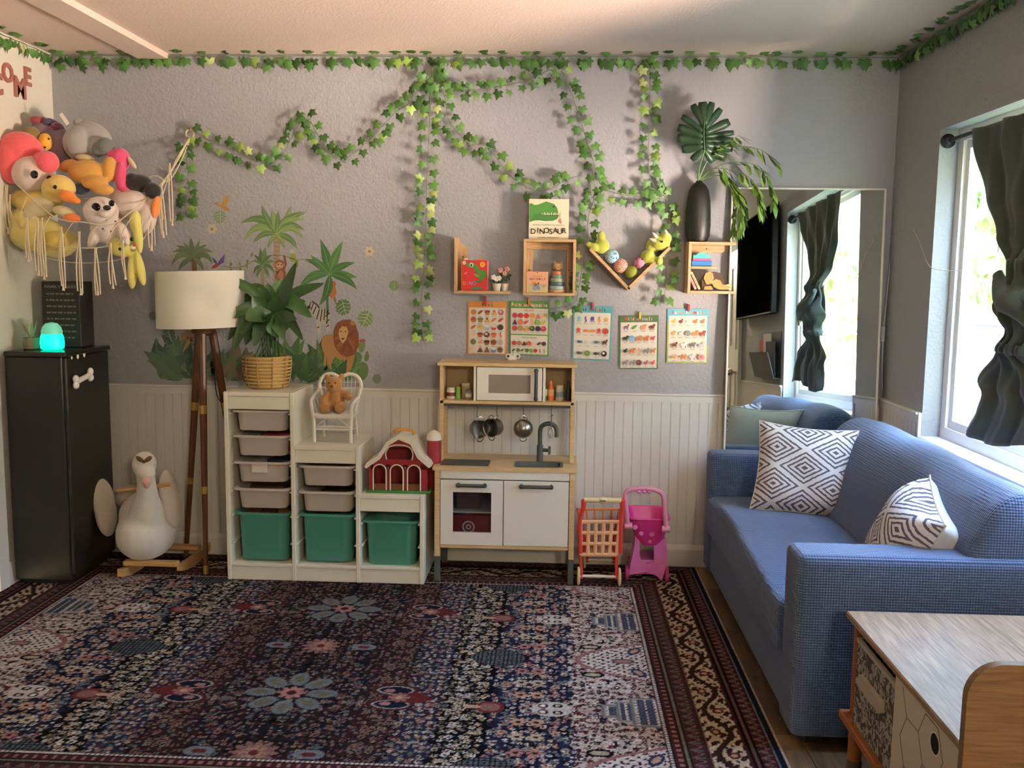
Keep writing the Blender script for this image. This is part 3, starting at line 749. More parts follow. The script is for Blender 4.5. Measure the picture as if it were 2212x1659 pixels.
# fabric bin with paisley print
def blotch_mat(name, c1, c2, scale):
    m = bpy.data.materials.new(name); m.use_nodes = True; nt = m.node_tree; b = nt.nodes['Principled BSDF']; b.inputs['Roughness'].default_value = .9
    t = nt.nodes.new('ShaderNodeTexCoord'); n = nt.nodes.new('ShaderNodeTexNoise'); n.inputs['Scale'].default_value = scale; n.inputs['Detail'].default_value = 2.5; n.inputs['Distortion'].default_value = 1.6
    cr = nt.nodes.new('ShaderNodeValToRGB'); cr.color_ramp.interpolation = 'CONSTANT'; cr.color_ramp.elements[0].color = lin(c1) + (1,); cr.color_ramp.elements[1].position = .5; cr.color_ramp.elements[1].color = lin(c2) + (1,)
    nt.links.new(t.outputs['Object'], n.inputs['Vector']); nt.links.new(n.outputs[0], cr.inputs[0]); nt.links.new(cr.outputs[0], b.inputs['Base Color']); return m
fb = thing('fabric_bin', 'grey paisley-print fabric bin on the lower shelf of the bench', 'bin', (1.05, 2.48, .2))
b = MB(); b.ring(rect4(.88, 2.325, 1.22, 2.63), rect4(.886, 2.331, 1.214, 2.624), .2005, .45, 'xy'); b.bb((.886, 2.331, .2005), (1.214, 2.624, .206)); b.build('body', blotch_mat('paisley', '#a39d95', '#4d453f', 42), fb, True, smooth=0)
b = MB(); b.prism([(2.385, .345), (2.40, .37), (2.565, .37), (2.58, .345), (2.565, .335), (2.40, .335)], .866, .8795, 'yz'); b.build('handle', mat('bin_handle', '#b8aa98', .8), fb, True, label='beige cloth pull')
b = MB(); b.ring(rect4(.878, 2.323, 1.222, 2.632), rect4(.888, 2.333, 1.212, 2.622), .440, .452, 'xy'); b.build('rim', mat('bin_rim', '#b5aea4', .9), fb, True, smooth=0)
# ================================================================ MIRROR, CURTAIN, TELEVISION
mir = thing('standing_mirror', 'tall mirror with thin white edge leaning behind the sofa in the corner', 'mirror', (1.21, 4.602, RZ), rot=(-R(2.5), 0, 0))
mw, mh = .736, 1.892
mm = bpy.data.materials.new('mirror_silver'); mm.use_nodes = True; q = mm.node_tree.nodes['Principled BSDF']; q.inputs['Metallic'].default_value = 1; q.inputs['Roughness'].default_value = .015; q.inputs['Base Color'].default_value = (.80, .86, .84, 1)
b = MB(); b.bb((-mw / 2 + .006, -.004, .006), (mw / 2 - .006, 0, mh - .006)); b.build('glass', mm, mir, smooth=0)
b = MB(); b.ring(rect4(-mw / 2, 0, mw / 2, mh), rect4(-mw / 2 + .007, .007, mw / 2 - .007, mh - .007), -.010, .012); b.build('frame', mat('mirror_frame', '#e6e3da', .35), mir, smooth=0)
b = MB(); b.bb((-mw / 2 + .006, .001, .006), (mw / 2 - .006, .008, mh - .006)); b.build('backing', mat('hardboard', '#5a4634', .8), mir, smooth=0)

curt_m = mat('curtain_cloth', '#39443a', .8, bump=.15, bscale=250, sheen=.2)
cur = thing('curtain', 'dark green curtain tied in a knot in front of the window', 'curtain', (1.60, 3.40, 2.04))
def lerp_tab(t, tab):
    for (a, va), (b_, vb) in zip(tab, tab[1:]):
        if t <= b_:
            k = (t - a) / (b_ - a) if b_ > a else 0; k = k * k * (3 - 2 * k); return va + (vb - va) * k
    return tab[-1][1]
ZT, ZK, ZBm = 2.055, 1.36, .89
fpx = [(2104, 936), (2106, 914), (2117, 882), (2126, 846), (2117, 822), (2160, 757), (2179, 724), (2166, 675), (2171, 637), (2188, 578), (2144, 513), (2122, 426), (2106, 296), (2104, 280)]
far = [(XP(a, c, 1.62).z, XP(a, c, 1.62).y) for a, c in fpx]; ZT, ZBm = 2.055, far[0][0] + .02
near = [(.85, 2.93), (1.00, 2.90), (1.10, 2.97), (1.22, 3.20), (1.36, 3.10), (1.50, 3.18), (1.75, 3.06), (1.95, 2.95), (2.06, 2.88)]
def cur_fn(z0, z1):
    def fn(u, v):
        z = z0 + (z1 - z0) * v; a = lerp_tab(z, near); c = lerp_tab(z, far); y = a + (c - a) * u; wd = c - a
        kn = math.exp(-((z - 1.38) / .10) ** 2); pinch = math.exp(-((z - 1.53) / .05) ** 2) + math.exp(-((z - 1.235) / .05) ** 2)
        fold = .011 * math.sin(u * 2 * PI * 4 + 1.1 * math.sin(v * 5)) + .005 * math.sin(u * 2 * PI * 7 + 2 + v * 3)
        body = (.085 * kn + .05 * min(1, pinch)) * math.sin(PI * u) ** .7
        x = 1.628 + fold * (.7 + .5 * min(1, wd)) - body - (.035 * (1.25 - z) / .3 if z < 1.25 else 0)
        if kn > .05: x -= .014 * kn * math.sin(u * 9 - (z - 1.38) * 40)
        if z < 1.2: z += .03 * math.sin(u * 5.2 + .6) * (1.2 - z) / .3
        return (x, y, z)
    return fn
for nm, z0, z1, r_ in (('drape', 1.515, ZT, 30), ('knot', 1.215, 1.545, 24), ('tail', ZBm, 1.25, 24)):
    b = MB(); b.grid(cur_fn(z0, z1), 80, r_); o = b.build(nm, curt_m, cur, True, smooth=80)
    sm = o.modifiers.new('thick', 'SOLIDIFY'); sm.thickness = .003
bk_ = MB(); bk_.grid(lambda u, v: (1.64 + .05 * math.sin(PI * u) * math.sin(PI * v), lerp_tab(1.235 + .295 * v, near) + u * (lerp_tab(1.235 + .295 * v, far) - lerp_tab(1.235 + .295 * v, near)), 1.235 + .295 * v), 30, 16); bk_.build('knot_back', curt_m, cur, True, smooth=80)
b = MB(); wr = [(1.545 + .07 * abs(t - .5), 3.14 + .33 * t, 1.30 + .20 * t + .02 * math.sin(t * 6)) for t in [i / 16 for i in range(17)]]
b.tube(wr, [.02 + .028 * math.sin(PI * i / 16) for i in range(17)], 10, flat=.6); b.build('knot_wrap', curt_m, cur, True, smooth=80)
dark_metal = mat('dark_metal', '#2a2a2c', .4, .6)
rod = thing('curtain_rod', 'dark metal tension rod across the top of the window recess', 'rod', (1.648, 3.375, 2.05))
MB().tube([(1.648, WY0 + .02, 2.052), (1.648, WY1 - .02, 2.052)], .009, 12).build('bar', dark_metal, rod, True)
for y, s in ((WY0, 1), (WY1, -1)):
    b = MB(); b.lathe([(.028, 0), (.030, .004), (.030, .016), (.024, .02), (.016, .032), (.012, .034)], 16, M=Matrix.Translation((1.648, y + s * .0005, 2.052)) @ Matrix.Rotation(-s * PI / 2, 4, 'X')); b.build('end_cap', dark_metal, rod, True)
# lettering stuck on the pane, to be read from the street
def pane_pt(u, v): return Vector((XR + .120, 3.75 + u, 1.575 + v))
A = Art(pane_pt, (1, 0, 0), step=.0003, start=.0004)
A.text('Welcome to', .0, .0, .15, '#e9e6e2', .56, .004); A.text('the Jungle', .02, -.165, .15, '#e9e6e2', .56, .004)
wl_ = A.build('window_lettering'); tm = bpy.data.materials.new('frosted_vinyl'); tm.use_nodes = True; nt = tm.node_tree; nt.nodes.remove(nt.nodes['Principled BSDF'])
ts = nt.nodes.new('ShaderNodeBsdfTranslucent'); ts.inputs[0].default_value = (.9, .88, .88, 1); nt.links.new(ts.outputs[0], nt.nodes['Material Output'].inputs[0]); wl_.data.materials[0] = tm
tag(place(wl_, (XR + .1204, 3.75, 1.575)), 'white script lettering on the window pane, seen reversed from inside', 'lettering')

tv = thing('television', 'black flat television on the right wall, seen in the mirror', 'television', (XR - .03, 1.8, 1.8))
b = MB(); b.bb((XR - .075, 1.16, 1.40), (XR - .03, 2.46, 2.20), .006); b.build('casing', mat('tv_black', '#0d0d0f', .5, spec=.1), tv, True)
b = MB(); b.bb((XR - .077, 1.175, 1.415), (XR - .0755, 2.445, 2.185)); b.build('screen', mat('tv_screen', '#0b0d0d', .5, spec=0.0), tv, True, smooth=0)
b = MB(); b.bb((XR - .03, 1.65, 1.65), (XR - .0005, 1.95, 1.95)); b.build('wall_bracket', dark_metal, tv, True, smooth=0)
wf = thing('wall_file', 'grey wall file pocket holding papers below the television', 'file holder', (XR - .03, 2.15, 1.0))
b = MB(); b.prism([(XR - .002, .93), (XR - .05, .93), (XR - .10, 1.12), (XR - .097, 1.12), (XR - .048, .935), (XR - .005, .935), (XR - .005, 1.27), (XR - .002, 1.27)], 1.85, 2.5); b.build('pocket', mat('file_grey', '#4a4d50', .6), wf, True, smooth=0)
for i, (y0, y1, z1, c) in enumerate(((1.87, 2.10, 1.22, '#b04a40'), (2.06, 2.32, 1.26, '#d6d3cc'), (2.20, 2.48, 1.20, '#2b2f33'))):
    b = MB(); b.prism([(XR - .012 - i * .012, .945), (XR - .02 - i * .012, z1), (XR - .023 - i * .012, z1), (XR - .015 - i * .012, .945)], y0, y1); b.build('paper', mat('paper_%d' % i, c, .8), wf, True, smooth=0)

# ================================================================ STEPPED STORAGE FRAME with trays
TX, TY, TD = -1.539, 4.270, .36
tw = mat('storage_white', '#e3ddcb', .45)
tf = thing('storage_unit', 'white stepped toy storage frame standing on the rug against the wall', 'storage unit', (TX + .47, TY + TD / 2, RZ))
H1, H2, H3 = .91, .662, .437
cols = [(.0, .02), (.312, .332), (.618, .638), (.92, .94)]
hs = [H1, H1, H2, H3]
for (a, c), h in zip(cols, hs):
    b = MB()
    b.bb((TX + a, TY, RZ), (TX + c, TY + TD, h), .003); b.build('side_panel', tw, tf, True)
tops = [(.0, .332, H1), (.332, .638, H2), (.638, .94, H3)]
spans = [(.02, .312), (.332, .618), (.638, .92)]
for (a, c, h), (s0, s1) in zip(tops, spans):
    MB().bb((TX + s0, TY, h - .02), (TX + s1, TY + TD, h), .002).build('top_board', tw, tf, True)
    MB().bb((TX + s0, TY + .004, h - .082), (TX + s1, TY + .018, h - .021), .002).build('front_rail', tw, tf, True)
    MB().bb((TX + s0, TY, .075), (TX + s1, TY + TD, .09), .002).build('bottom_board', tw, tf, True)
    MB().bb((TX + s0, TY + .006, RZ), (TX + s1, TY + .02, .075), .002).build('plinth', tw, tf, True)
    MB().bb((TX + s0, TY + TD - .006, .09), (TX + s1, TY + TD, h - .02)).build('back_panel', tw, tf, True, smooth=0)
tray_z = [[.822, .703, .577, .450, .332], [.565, .441, .332], [.308]]
for (s0, s1), zs in zip(spans, tray_z):
    for z in zs + [.2]:
        for x0, x1 in ((s0, s0 + .010), (s1 - .010, s1)):
            MB().bb((TX + x0, TY + .012, z - .020), (TX + x1, TY + TD - .02, z - .012), .001).build('runner', tw, tf, True)
def tray_mesh(w, d, h, m):
    b = MB(); r = .045
    def loop(wd, dd, z, rr, y0=0): return [(x, y + y0, z) for x, y in rrect(-wd / 2, -dd / 2, wd / 2, dd / 2, rr, 5)]
    o = [loop(w * .80, d * .86, .0, .03), loop(w * .83, d * .885, .006, .042), loop(w * .89, d * .93, h - .012, r), loop(w * .895, d * .935, h - .011, r), loop(w, d, h - .010, .03), loop(w, d, h, .03), loop(w * .905, d * .945, h, r), loop(w * .88, d * .92, h - .012, r), loop(w * .80, d * .86, .008, .036)]
    b.loft(o, True, True); return b.mesh('tray', m, smooth=40)
tray_white = mat('tray_white', '#c9bdb6', .4); teal = mat('bin_teal', '#4c9182', .4)
TW = .272
small = tray_mesh(TW, .335, .098, tray_white); deep = tray_mesh(TW, .335, .232, teal)
lab_c = ['top white shallow tray of the tall storage column', 'second white shallow tray of the tall storage column', 'white shallow tray with a blank paper label in the tall storage column', 'lowest white shallow tray of the tall storage column, above the teal bin', 'deep teal bin at the bottom of the tall storage column, beside the lamp leg']
lab_m = ['upper white shallow tray of the middle storage column', 'lower white shallow tray of the middle storage column', 'deep teal bin at the bottom of the middle storage column']
lab_r = ['deep teal bin under the toy barn in the low storage column']
for (s0, s1), zs, labs in zip(spans, tray_z, (lab_c, lab_m, lab_r)):
    for z, lb in zip(zs, labs):
        isd = lb.startswith('deep teal'); me = deep if isd else small; h = .232 if isd else .098
        nm = 'storage_bin' if isd else 'storage_tray'
        c = (TX + (s0 + s1) / 2, TY + .012 + .168, z - h)
        o = thing(nm, lb, 'bin' if isd else 'tray', c, group='teal toy bins' if isd else 'white storage trays')
        link('tray_body', me, o, (0, 0, 0))
        if 'label' in lb and 'paper' in lb:
            b = MB(); b.bb((-.045, -.162, .035), (.03, -.1595, .078)); q_ = b.build('paper_label', mat('label_paper', '#d9cfc6', .8), o, smooth=0); q_.rotation_euler = (-.075, 0, 0)
# a few toys peeping out of the trays
def block(name, label, cat, c, d, m, rz=0, group=None):
    o = MB().box((0, 0, 0), d, bev=.004).build(name, m); o.location = c; o.rotation_euler = (0, 0, rz); return tag(o, label, cat, group)
ctr = lambda k: TX + (spans[k][0] + spans[k][1]) / 2
block('toy_block', 'dark red toy block peeping out of the second white tray', 'toy', (ctr(0) + .06, TY + .12, .703 - .086 + .045), (.13, .10, .085), mat('toy_red', '#7a1f22', .5), .1)
block('toy_block', 'navy toy block peeping out of the labelled white tray', 'toy', (ctr(0) + .07, TY + .14, .577 - .086 + .045), (.11, .12, .085), mat('toy_navy', '#20293f', .5), -.15)
block('toy_block', 'dark brown wooden block in the lowest white tray of the tall column', 'toy', (ctr(0) - .01, TY + .15, .45 - .088 + .04), (.16, .10, .075), wood_mat('brown_wood', '#4b3020', '#6a4731'), .2)
for i, (dx, c) in enumerate(((-.08, '#8b5a3a'), (.0, '#6f4426'), (.075, '#a77a3f'))):
    block('toy_block', ['light', 'dark', 'yellowish'][i] + ' brown block heaped in the teal bin of the tall column', 'toy', (ctr(0) + dx, TY + .13, .332 - .222 + .105), (.062, .10, .205), mat('toy_brown%d' % i, c, .6), .1 * i)
block('toy_block', 'dark toy block in the lower tray of the middle column', 'toy', (ctr(1) + .03, TY + .14, .441 - .086 + .04), (.15, .12, .075), mat('toy_dark', '#2c2620', .6), .1)

# ================================================================ PLAY KITCHEN
birch = wood_mat('birch', '#c4a476', '#d8bb8d', (3, 30, 30), .45)
kw = mat('kitchen_white', '#e2ded5', .4); kgrey = mat('kitchen_grey', '#4d524e', .5); kdark = mat('kitchen_dark', '#3c403d', .45)
KX0, KX1, KY0, KY1, KZ = -.566, .114, 4.32, 4.665, .565
k = thing('play_kitchen', 'wooden toy kitchen with white doors, hob, sink and upper shelf', 'play kitchen', ((KX0 + KX1) / 2, 4.5, RZ))
sk0, sk1 = W(1119, 990, 4.5), W(1213, 990, 4.5)
sx0, sx1, sy0, sy1 = -.176, .040, 4.36, 4.475
b = MB()  # worktop with a hole for the sink
b.ring(rect4(KX0, KY0, KX1, KY1), rect4(sx0, sy0, sx1, sy1), KZ - .016, KZ, 'xy'); b.build('worktop', birch, k, True, smooth=0)
b = MB(); o_ = rrect(sx0 - .008, sy0 - .008, sx1 + .008, sy1 + .008, .025, 4); i_ = rrect(sx0 + .006, sy0 + .006, sx1 - .006, sy1 - .006, .02, 4)
b.ring(o_, i_, KZ, KZ + .004, 'xy'); b.loft([[(x, y, KZ + .001) for x, y in i_], [(x * 1, y, KZ - .05) for x, y in rrect(sx0 + .012, sy0 + .012, sx1 - .012, sy1 - .012, .02, 4)]], False, True); b.build('sink', kgrey, k, True)
b = MB(); b.bb((-.535, 4.36, KZ + .0003), (-.305, 4.49, KZ + .005), .002); b.build('hob', kdark, k, True)
# faucet
fc = Vector((-.065, 4.51, KZ))
b = MB(); b.tube(catmull([fc + V(0, 0, 0), fc + V(0, 0, .09), fc + V(0, 0, .15), fc + V(.01, -.004, .175), fc + V(.04, -.012, .188), fc + V(.07, -.02, .178), fc + V(.08, -.024, .155), fc + V(.08, -.024, .125)], 4), .011, 10); b.tube([fc, fc + V(0, 0, .08)], .016, 12); fau = b.build('faucet', kgrey, k, True)
b = MB(); b.tube([fc + V(.01, 0, .055), fc + V(.045, -.005, .055)], .009, 10); b.tube([fc + V(.047, -.005, .035), fc + V(.047, -.005, .075)], .006, 8); b.tube([fc + V(.047, -.025, .055), fc + V(.047, .015, .055)], .006, 8); b.build('tap_handle', kgrey, fau, True)
# carcass
cy0 = 4.345
for x0, x1 in ((KX0 + .02, KX0 + .035), (KX1 - .035, KX1 - .02)): MB().bb((x0, cy0, .17), (x1, KY1 - .01, KZ - .016)).build('side_panel', birch, k, True, smooth=0)
MB().bb((KX0 + .035, cy0, .185), (KX1 - .035, KY1 - .01, .2)).build('bottom_panel', birch, k, True, smooth=0)
MB().bb((KX0 + .035, KY1 - .016, .2), (KX1 - .035, KY1 - .01, KZ - .016)).build('back_panel', kw, k, True, smooth=0)
for x in (KX0 + .022, KX1 - .022):
    for y in (cy0 - .006, KY1 - .03):
        b = MB(); b.bb((x - .013, y - .013, .13), (x + .013, y + .013, KZ - .016), .002); lg = b.build('leg', birch, k, True)
        b = MB(); b.bb((x - .014, y - .014, RZ), (x + .014, y + .014, .131), .002); b.build('leg_tip', kgrey, lg, True)
MB().bb((KX0 + .036, cy0 - .018, .508), (KX1 - .036, cy0, KZ - .016), .002).build('fascia', kw, k, True)
MB().bb((KX0 + .036, cy0 - .016, .172), (KX1 - .036, cy0, .188), .002).build('lower_rail', birch, k, True)
xm = (KX0 + KX1) / 2 - .005
dz0, dz1 = .19, .503
def handle(p0, p1, out, parent):
    p0 = Vector(p0); p1 = Vector(p1); out = Vector(out); b = MB(); e = (p1 - p0).normalized()
    b.tube([p0, p0 + out * .7, p0 + out + e * .006, p1 + out - e * .006, p1 + out * .7, p1], .0085, 10); b.ell(p0 + out * .9, .011); b.ell(p1 + out * .9, .011); return b.build('handle', kdark, parent, True)
# glazed oven door
ox0, ox1 = KX0 + .038, xm - .002; gx0, gx1, gz0, gz1 = ox0 + .058, ox1 - .055, .25, .445
b = MB(); b.ring(rect4(ox0, dz0, ox1, dz1), rect4(gx0, gz0, gx1, gz1), cy0 - .018, cy0 - .002); od = b.build('oven_door', kw, k, True, smooth=0)
b = MB(); b.bb((gx0 - .004, cy0 - .009, gz0 - .004), (gx1 + .004, cy0 - .006, gz1 + .004)); b.build('pane', glass_mat('oven_glass', (.75, .78, .8), .08), od, True, smooth=0)
handle((ox0 + .085, cy0 - .018, .482), (ox1 - .085, cy0 - .018, .482), (0, -.022, 0), od)
b = MB(); b.bb((xm + .002, cy0 - .018, dz0), (KX1 - .038, cy0 - .002, dz1), .002); cd = b.build('cupboard_door', kw, k, True)
handle((xm + .085, cy0 - .018, .482), (KX1 - .12, cy0 - .018, .482), (0, -.022, 0), cd)
MB().bb((xm - .006, cy0, .2), (xm + .006, KY1 - .016, KZ - .016)).build('divider', kw, k, True, smooth=0)
MB().bb((KX0 + .035, cy0 + .01, .338), (xm - .006, KY1 - .02, .345)).build('oven_shelf', kw, k, True, smooth=0)
# hutch
hy0, hy1 = 4.465, 4.655; hz = 1.045
for x0, x1 in ((KX0 + .012, KX0 + .034), (KX1 - .036, KX1 - .014)):
    MB().bb((x0, hy0, KZ), (x1, hy0 + .022, .862), .002).build('post', birch, k, True); MB().bb((x0, hy1 - .022, KZ), (x1, hy1, .862), .002).build('post', birch, k, True)
    MB().bb((x0 + .004, hy0, .862), (x1 - .004, hy1, hz - .016), .001).build('shelf_side', birch, k, True)
MB().bb((KX0 + .004, hy0 - .012, hz - .016), (KX1 - .008, hy1, hz), .002).build('top_board', birch, k, True)
MB().bb((KX0 + .016, hy0, .846), (KX1 - .018, hy1, .862), .002).build('shelf_board', birch, k, True)
MB().bb((KX0 + .03, hy0 + .004, .833), (KX1 - .03, hy0 + .02, .846)).build('hook_rail', kdark, k, True, smooth=0)
MB().bb((KX0 + .03, hy1 - .006, .862), (KX1 - .03, hy1 - .002, hz - .016)).build('hutch_back', mat('hutch_back', '#b79f78', .6), k, True, smooth=0)
mx0, mx1 = -.375, -.055
for x in (mx0 - .006, mx1 + .006): MB().bb((x - .006, hy0 + .002, .862), (x + .006, hy1 - .006, hz - .016)).build('oven_side', kw, k, True, smooth=0)
md0, md1, mz0, mz1 = mx0 + .004, mx1 - .004, .866, hz - .02
b = MB(); b.ring(rect4(md0, mz0, md1, mz1), rect4(md0 + .055, mz0 + .035, md1 - .055, mz1 - .035), hy0 - .002, hy0 + .012); mo = b.build('microwave_door', kw, k, True, smooth=0)
b = MB(); b.bb((md0 + .05, hy0 + .003, mz0 + .03), (md1 - .05, hy0 + .006, mz1 - .03)); b.build('pane', mat('microwave_pane', '#8a7f74', .25), mo, True, smooth=0)
handle((md1 - .028, hy0 - .002, mz0 + .012), (md1 - .028, hy0 - .002, mz1 - .012), (0, -.02, 0), mo)
# pans, colander and whisk on hooks
steel = mat('steel', '#b8b6b0', .25, 1); steel_d = mat('brushed_steel', '#98958e', .32, 1)
def hook(x, z1, parent_loc, parent): 
    b = MB(); y = hy0 - .002; b.tube(catmull([(x, hy0 + .012, .845), (x, y - .008, .842), (x, y - .010, .835), (x, y - .010, z1 + .01), (x, y - .010, z1), (x + .004, y - .014, z1 - .006), (x + .008, y - .016, z1)], 3), .0018, 6); return b.build('hook', kdark, parent, True)
def pan(label, px, py, r, depth, yaw, cat='pan', bowl=False):
    x = W(px, py, hy0 - .02).x; z = W(px, py, hy0 - .02).z; y = hy0 - .012
    t = thing('toy_colander' if bowl else 'toy_pan', label, cat, (x, y, z))
    M = Matrix.Translation((x, y - .004, z)) @ Matrix.Rotation(R(yaw), 4, 'Z') @ Matrix.Rotation(PI / 2, 4, 'X')
    b = MB()
    if not bowl: b.lathe([(r * .9, 0), (r * .97, .003), (r, depth), (r * 1.05, depth), (r * 1.05, depth + .002), (r * .97, depth - .002), (r * .94, .004), (0, .003)], 28, M=M)
    else: b.lathe([(0, depth)] + [(r * math.sin(R(a)), depth * math.cos(R(a))) for a in range(15, 91, 15)] + [(r * 1.06, 0), (r * 1.06, -.002), (r * .98, -.002)] + [(r * .97 * math.sin(R(a)), depth * .96 * math.cos(R(a)) - .002) for a in range(75, 0, -15)], 28, M=M)
    b.build('bowl', steel_d, t, True)
    zt = depth if not bowl else 0
    for sg in (1, -1):
        h = [(.018 * math.cos(a), sg * (r * 1.0 + .018 * math.sin(a)), zt * .85) for a in [PI * i / 8 for i in range(9)]]
        b = MB(); b.tube(h, .0026, 6, M=M); b.build('handle', steel, t, True)
    hook(x, z + r + .012, None, t)
    return t
pan('left-hand steel toy pan hanging sideways under the kitchen shelf', 1030, 925, .042, .045, 28)
pan('second steel toy pan, hanging beside the colander under the kitchen shelf', 1073, 922, .043, .05, -32)
pan('round steel toy colander hanging left of the faucet', 1130, 926, .045, .04, 5, 'colander', True)
wx = W(1190, 935, hy0 - .02); wt = thing('toy_whisk', 'small wire whisk hanging behind the toy faucet', 'whisk', wx)
b = MB(); b.tube([(wx.x, hy0 - .012, .80), (wx.x, hy0 - .012, .735)], .003, 6); b.build('handle', steel, wt, True)
for a in (0, 60, 120):
    b = MB(); b.tube([(wx.x + .012 * math.sin(t_) * math.cos(R(a)), hy0 - .012 + .012 * math.sin(t_) * math.sin(R(a)), .735 - .045 * (1 - math.cos(t_)) / 2) for t_ in [2 * PI * i / 14 for i in range(15)]], .001, 5); b.build('wire', steel, wt, True)
hook(wx.x, .805, None, wt)
# toy groceries on the hutch shelf
def jar(label, px, h, r, c, lidc, shape='jar', y=4.53, labelc=None):
    x = W(px, 850, y).x; t = thing('toy_jar' if shape == 'jar' else 'toy_bottle', label, 'jar' if shape == 'jar' else 'bottle', (x, y, .8622))
    if shape == 'jar':
        MB().lathe([(r * .9, 0), (r, .004), (r, h * .74), (r * .85, h * .8)], 20).build('body', mat('jar_' + c, c, .35), t); MB().lathe([(r * .9, h * .8), (r * .9, h * .98), (r * .8, h)], 20).build('lid', mat('jar_' + lidc, lidc, .4), t)
    elif shape == 'cup':
        MB().lathe([(r, 0), (r * .96, .004), (r * .62, h), (r * .4, h)], 20).build('body', mat('jar_' + c, c, .45), t)
    else:
        MB().lathe([(r * .9, 0), (r, .004), (r, h * .5), (r * .75, h * .62), (r * .4, h * .76), (r * .36, h * .86)], 18).build('body', mat('jar_' + c, c, .35), t); MB().lathe([(r * .45, h * .84), (r * .45, h * .92), (r * .2, h)], 16).build('cap', mat('jar_' + lidc, lidc, .4), t)
    if labelc:
        b = MB(); b.lathe([(r * 1.012, h * .25), (r * 1.012, h * .58)], 20); b.build('paper_label', mat('jar_' + labelc, labelc, .6), t)
    return t
jar('white toy jar with a dark red label at the left end of the kitchen shelf', 974, .055, .021, '#d5cfc4', '#c9c4ba', labelc='#6e2a2a')
jar('bright green toy beaker on the kitchen shelf', 990, .06, .015, '#7cb53c', '#7cb53c', 'cup')
jar('cream toy jar with white lid on the kitchen shelf', 1006, .075, .022, '#c2b389', '#dcd6c6', y=4.56)
jar('small grey-and-white toy spice jar in front of the cream jar', 1012, .05, .016, '#8d8878', '#7a7566', y=4.51, labelc='#d9d4c6')
jar('green toy sauce bottle right of the microwave', 1176, .095, .016, '#3f7f3c', '#356f34', 'bottle', labelc='#a7b98a')
jar('orange toy sauce bottle on the kitchen shelf', 1190, .095, .015, '#d9632c', '#e2733a', 'bottle', labelc='#c98f5c')
jar('clear toy jar with a white lid and blue label on the kitchen shelf', 1209, .075, .02, '#b8b3a2', '#d8d4c6', labelc='#7e93a0')
jar('black toy sauce bottle at the right end of the kitchen shelf', 1228, .095, .014, '#2a2830', '#232128', 'bottle')
# things in the oven
rb = thing('red_box', 'red box with a white bullseye ring in the toy oven', 'box', (-.385, 4.41, .2003))
MB().bb((-.495, 4.385, .2003), (-.29, 4.52, .318), .003).build('body', mat('box_red', '#a3222a', .45), rb, True)
A = Art(lambda u, v: Vector((u, 4.3848, v)), (0, -1, 0)); 
for r_, c in ((.030, '#e8dedb'), (.023, '#a3222a'), (.013, '#e8dedb'), (.007, '#a3222a')): A.el(-.400, .262, r_, r_, c, n=22)
A.build('bullseye_print', rb)
o = MB().bb((-.46, 4.40, .3453), (-.345, 4.5, .43), .006).build('toy_box', mat('box_mauve', '#74545c', .5)); tag(place(o, (-.40, 4.45, .3453)), 'dull pink box on the upper shelf of the toy oven', 'box')
# metal wall bracket above the kitchen
br = thing('wall_bracket', 'small white metal safety bracket above the toy kitchen', 'bracket', (-.205, 4.69, 1.07))
p = W(1108, 770, 4.69); b = MB(); b.prism(rrect(p.x - .038, p.z - .012, p.x + .038, p.z + .014, .011, 4), 4.692, 4.699); b.build('wall_plate', white_gloss, br, True)
b = MB(); b.prism([(p.x - .022, hz + .002), (p.x + .022, hz + .002)] + arc(p.x, hz + .002, .022, 0, 180, 8)[1:-1], 4.62, 4.623); b.build('hinge_plate', white_gloss, br, True)
for s in (-1, 1): MB().tube([(p.x + s * .024, 4.6905, p.z + .001), (p.x + s * .024, 4.6925, p.z + .001)], .006, 10).build('screw', kdark, br, True)
MB().tube([(p.x, 4.69, p.z), (p.x + .006, 4.685, p.z + .045)], .003, 8).build('strap_tail', white_gloss, br, True)
MB().tube([(p.x, 4.695, p.z), (p.x, 4.625, hz + .012)], .002, 6).build('cord', white_gloss, br, True)

# ================================================================ OUTSIDE
grass = mat('lawn', '#6f8a4a', .9, var=.25, vscale=3); asphalt = mat('drive', '#c3bdb2', .9, var=.06, vscale=2)
structure(MB().bb((XR + .15, -30, -.6), (60, 40, -.5)).build('ground', grass, smooth=0))
structure(MB().bb((3.2, -30, -.5), (9, 40, -.49)).build('driveway', asphalt, smooth=0))
def tree(label, x, y, h, r, c, seed):
    rnd = random.Random(seed); t = thing('street_tree', label, 'tree', (x, y, -.5), group='trees outside the window')
    b = MB(); b.tube([(0, 0, 0), (.05, 0, h * .3), (-.05, .1, h * .6)], [.18, .14, .08], 8); b.build('trunk', mat('bark', '#6b5a48', .9), t)
    b = MB()
    for i in range(int(260 * r * r) + 500):
        d = Vector((rnd.gauss(0, 1), rnd.gauss(0, 1), rnd.gauss(0, 1))).normalized() * r * rnd.random() ** .4
        c0 = Vector((d.x, d.y, h * .68 + d.z * h * .42 / r)); s = rnd.uniform(.12, .26); q = Euler((rnd.random() * 6, rnd.random() * 6, rnd.random() * 6)).to_matrix()
        b.add([c0 + q @ Vector(v) * s for v in ((-1, 0, 0), (0, -.6, .1), (1, 0, 0), (0, .6, .1))], [(0, 1, 2, 3)])
    b.build('foliage', mat('foliage_%s' % c, c, .7), t, smooth=0, fix=False); return t
tree('broad green tree outside, left in the window view', 6.5, 14.4, 5.2, 2.2, '#5f8236', 1)
tree('darker green tree outside behind the curtain', 9.6, 20.5, 6.0, 2.6, '#4f7030', 2)
tree('young light green tree outside, seen in the mirror', 5.6, -8.0, 5.0, 1.6, '#86a650', 3)
tree('golden-leaved shrub tree outside, seen low in the mirror', 2.9, -6.2, 3.0, .9, '#b89a45', 4)
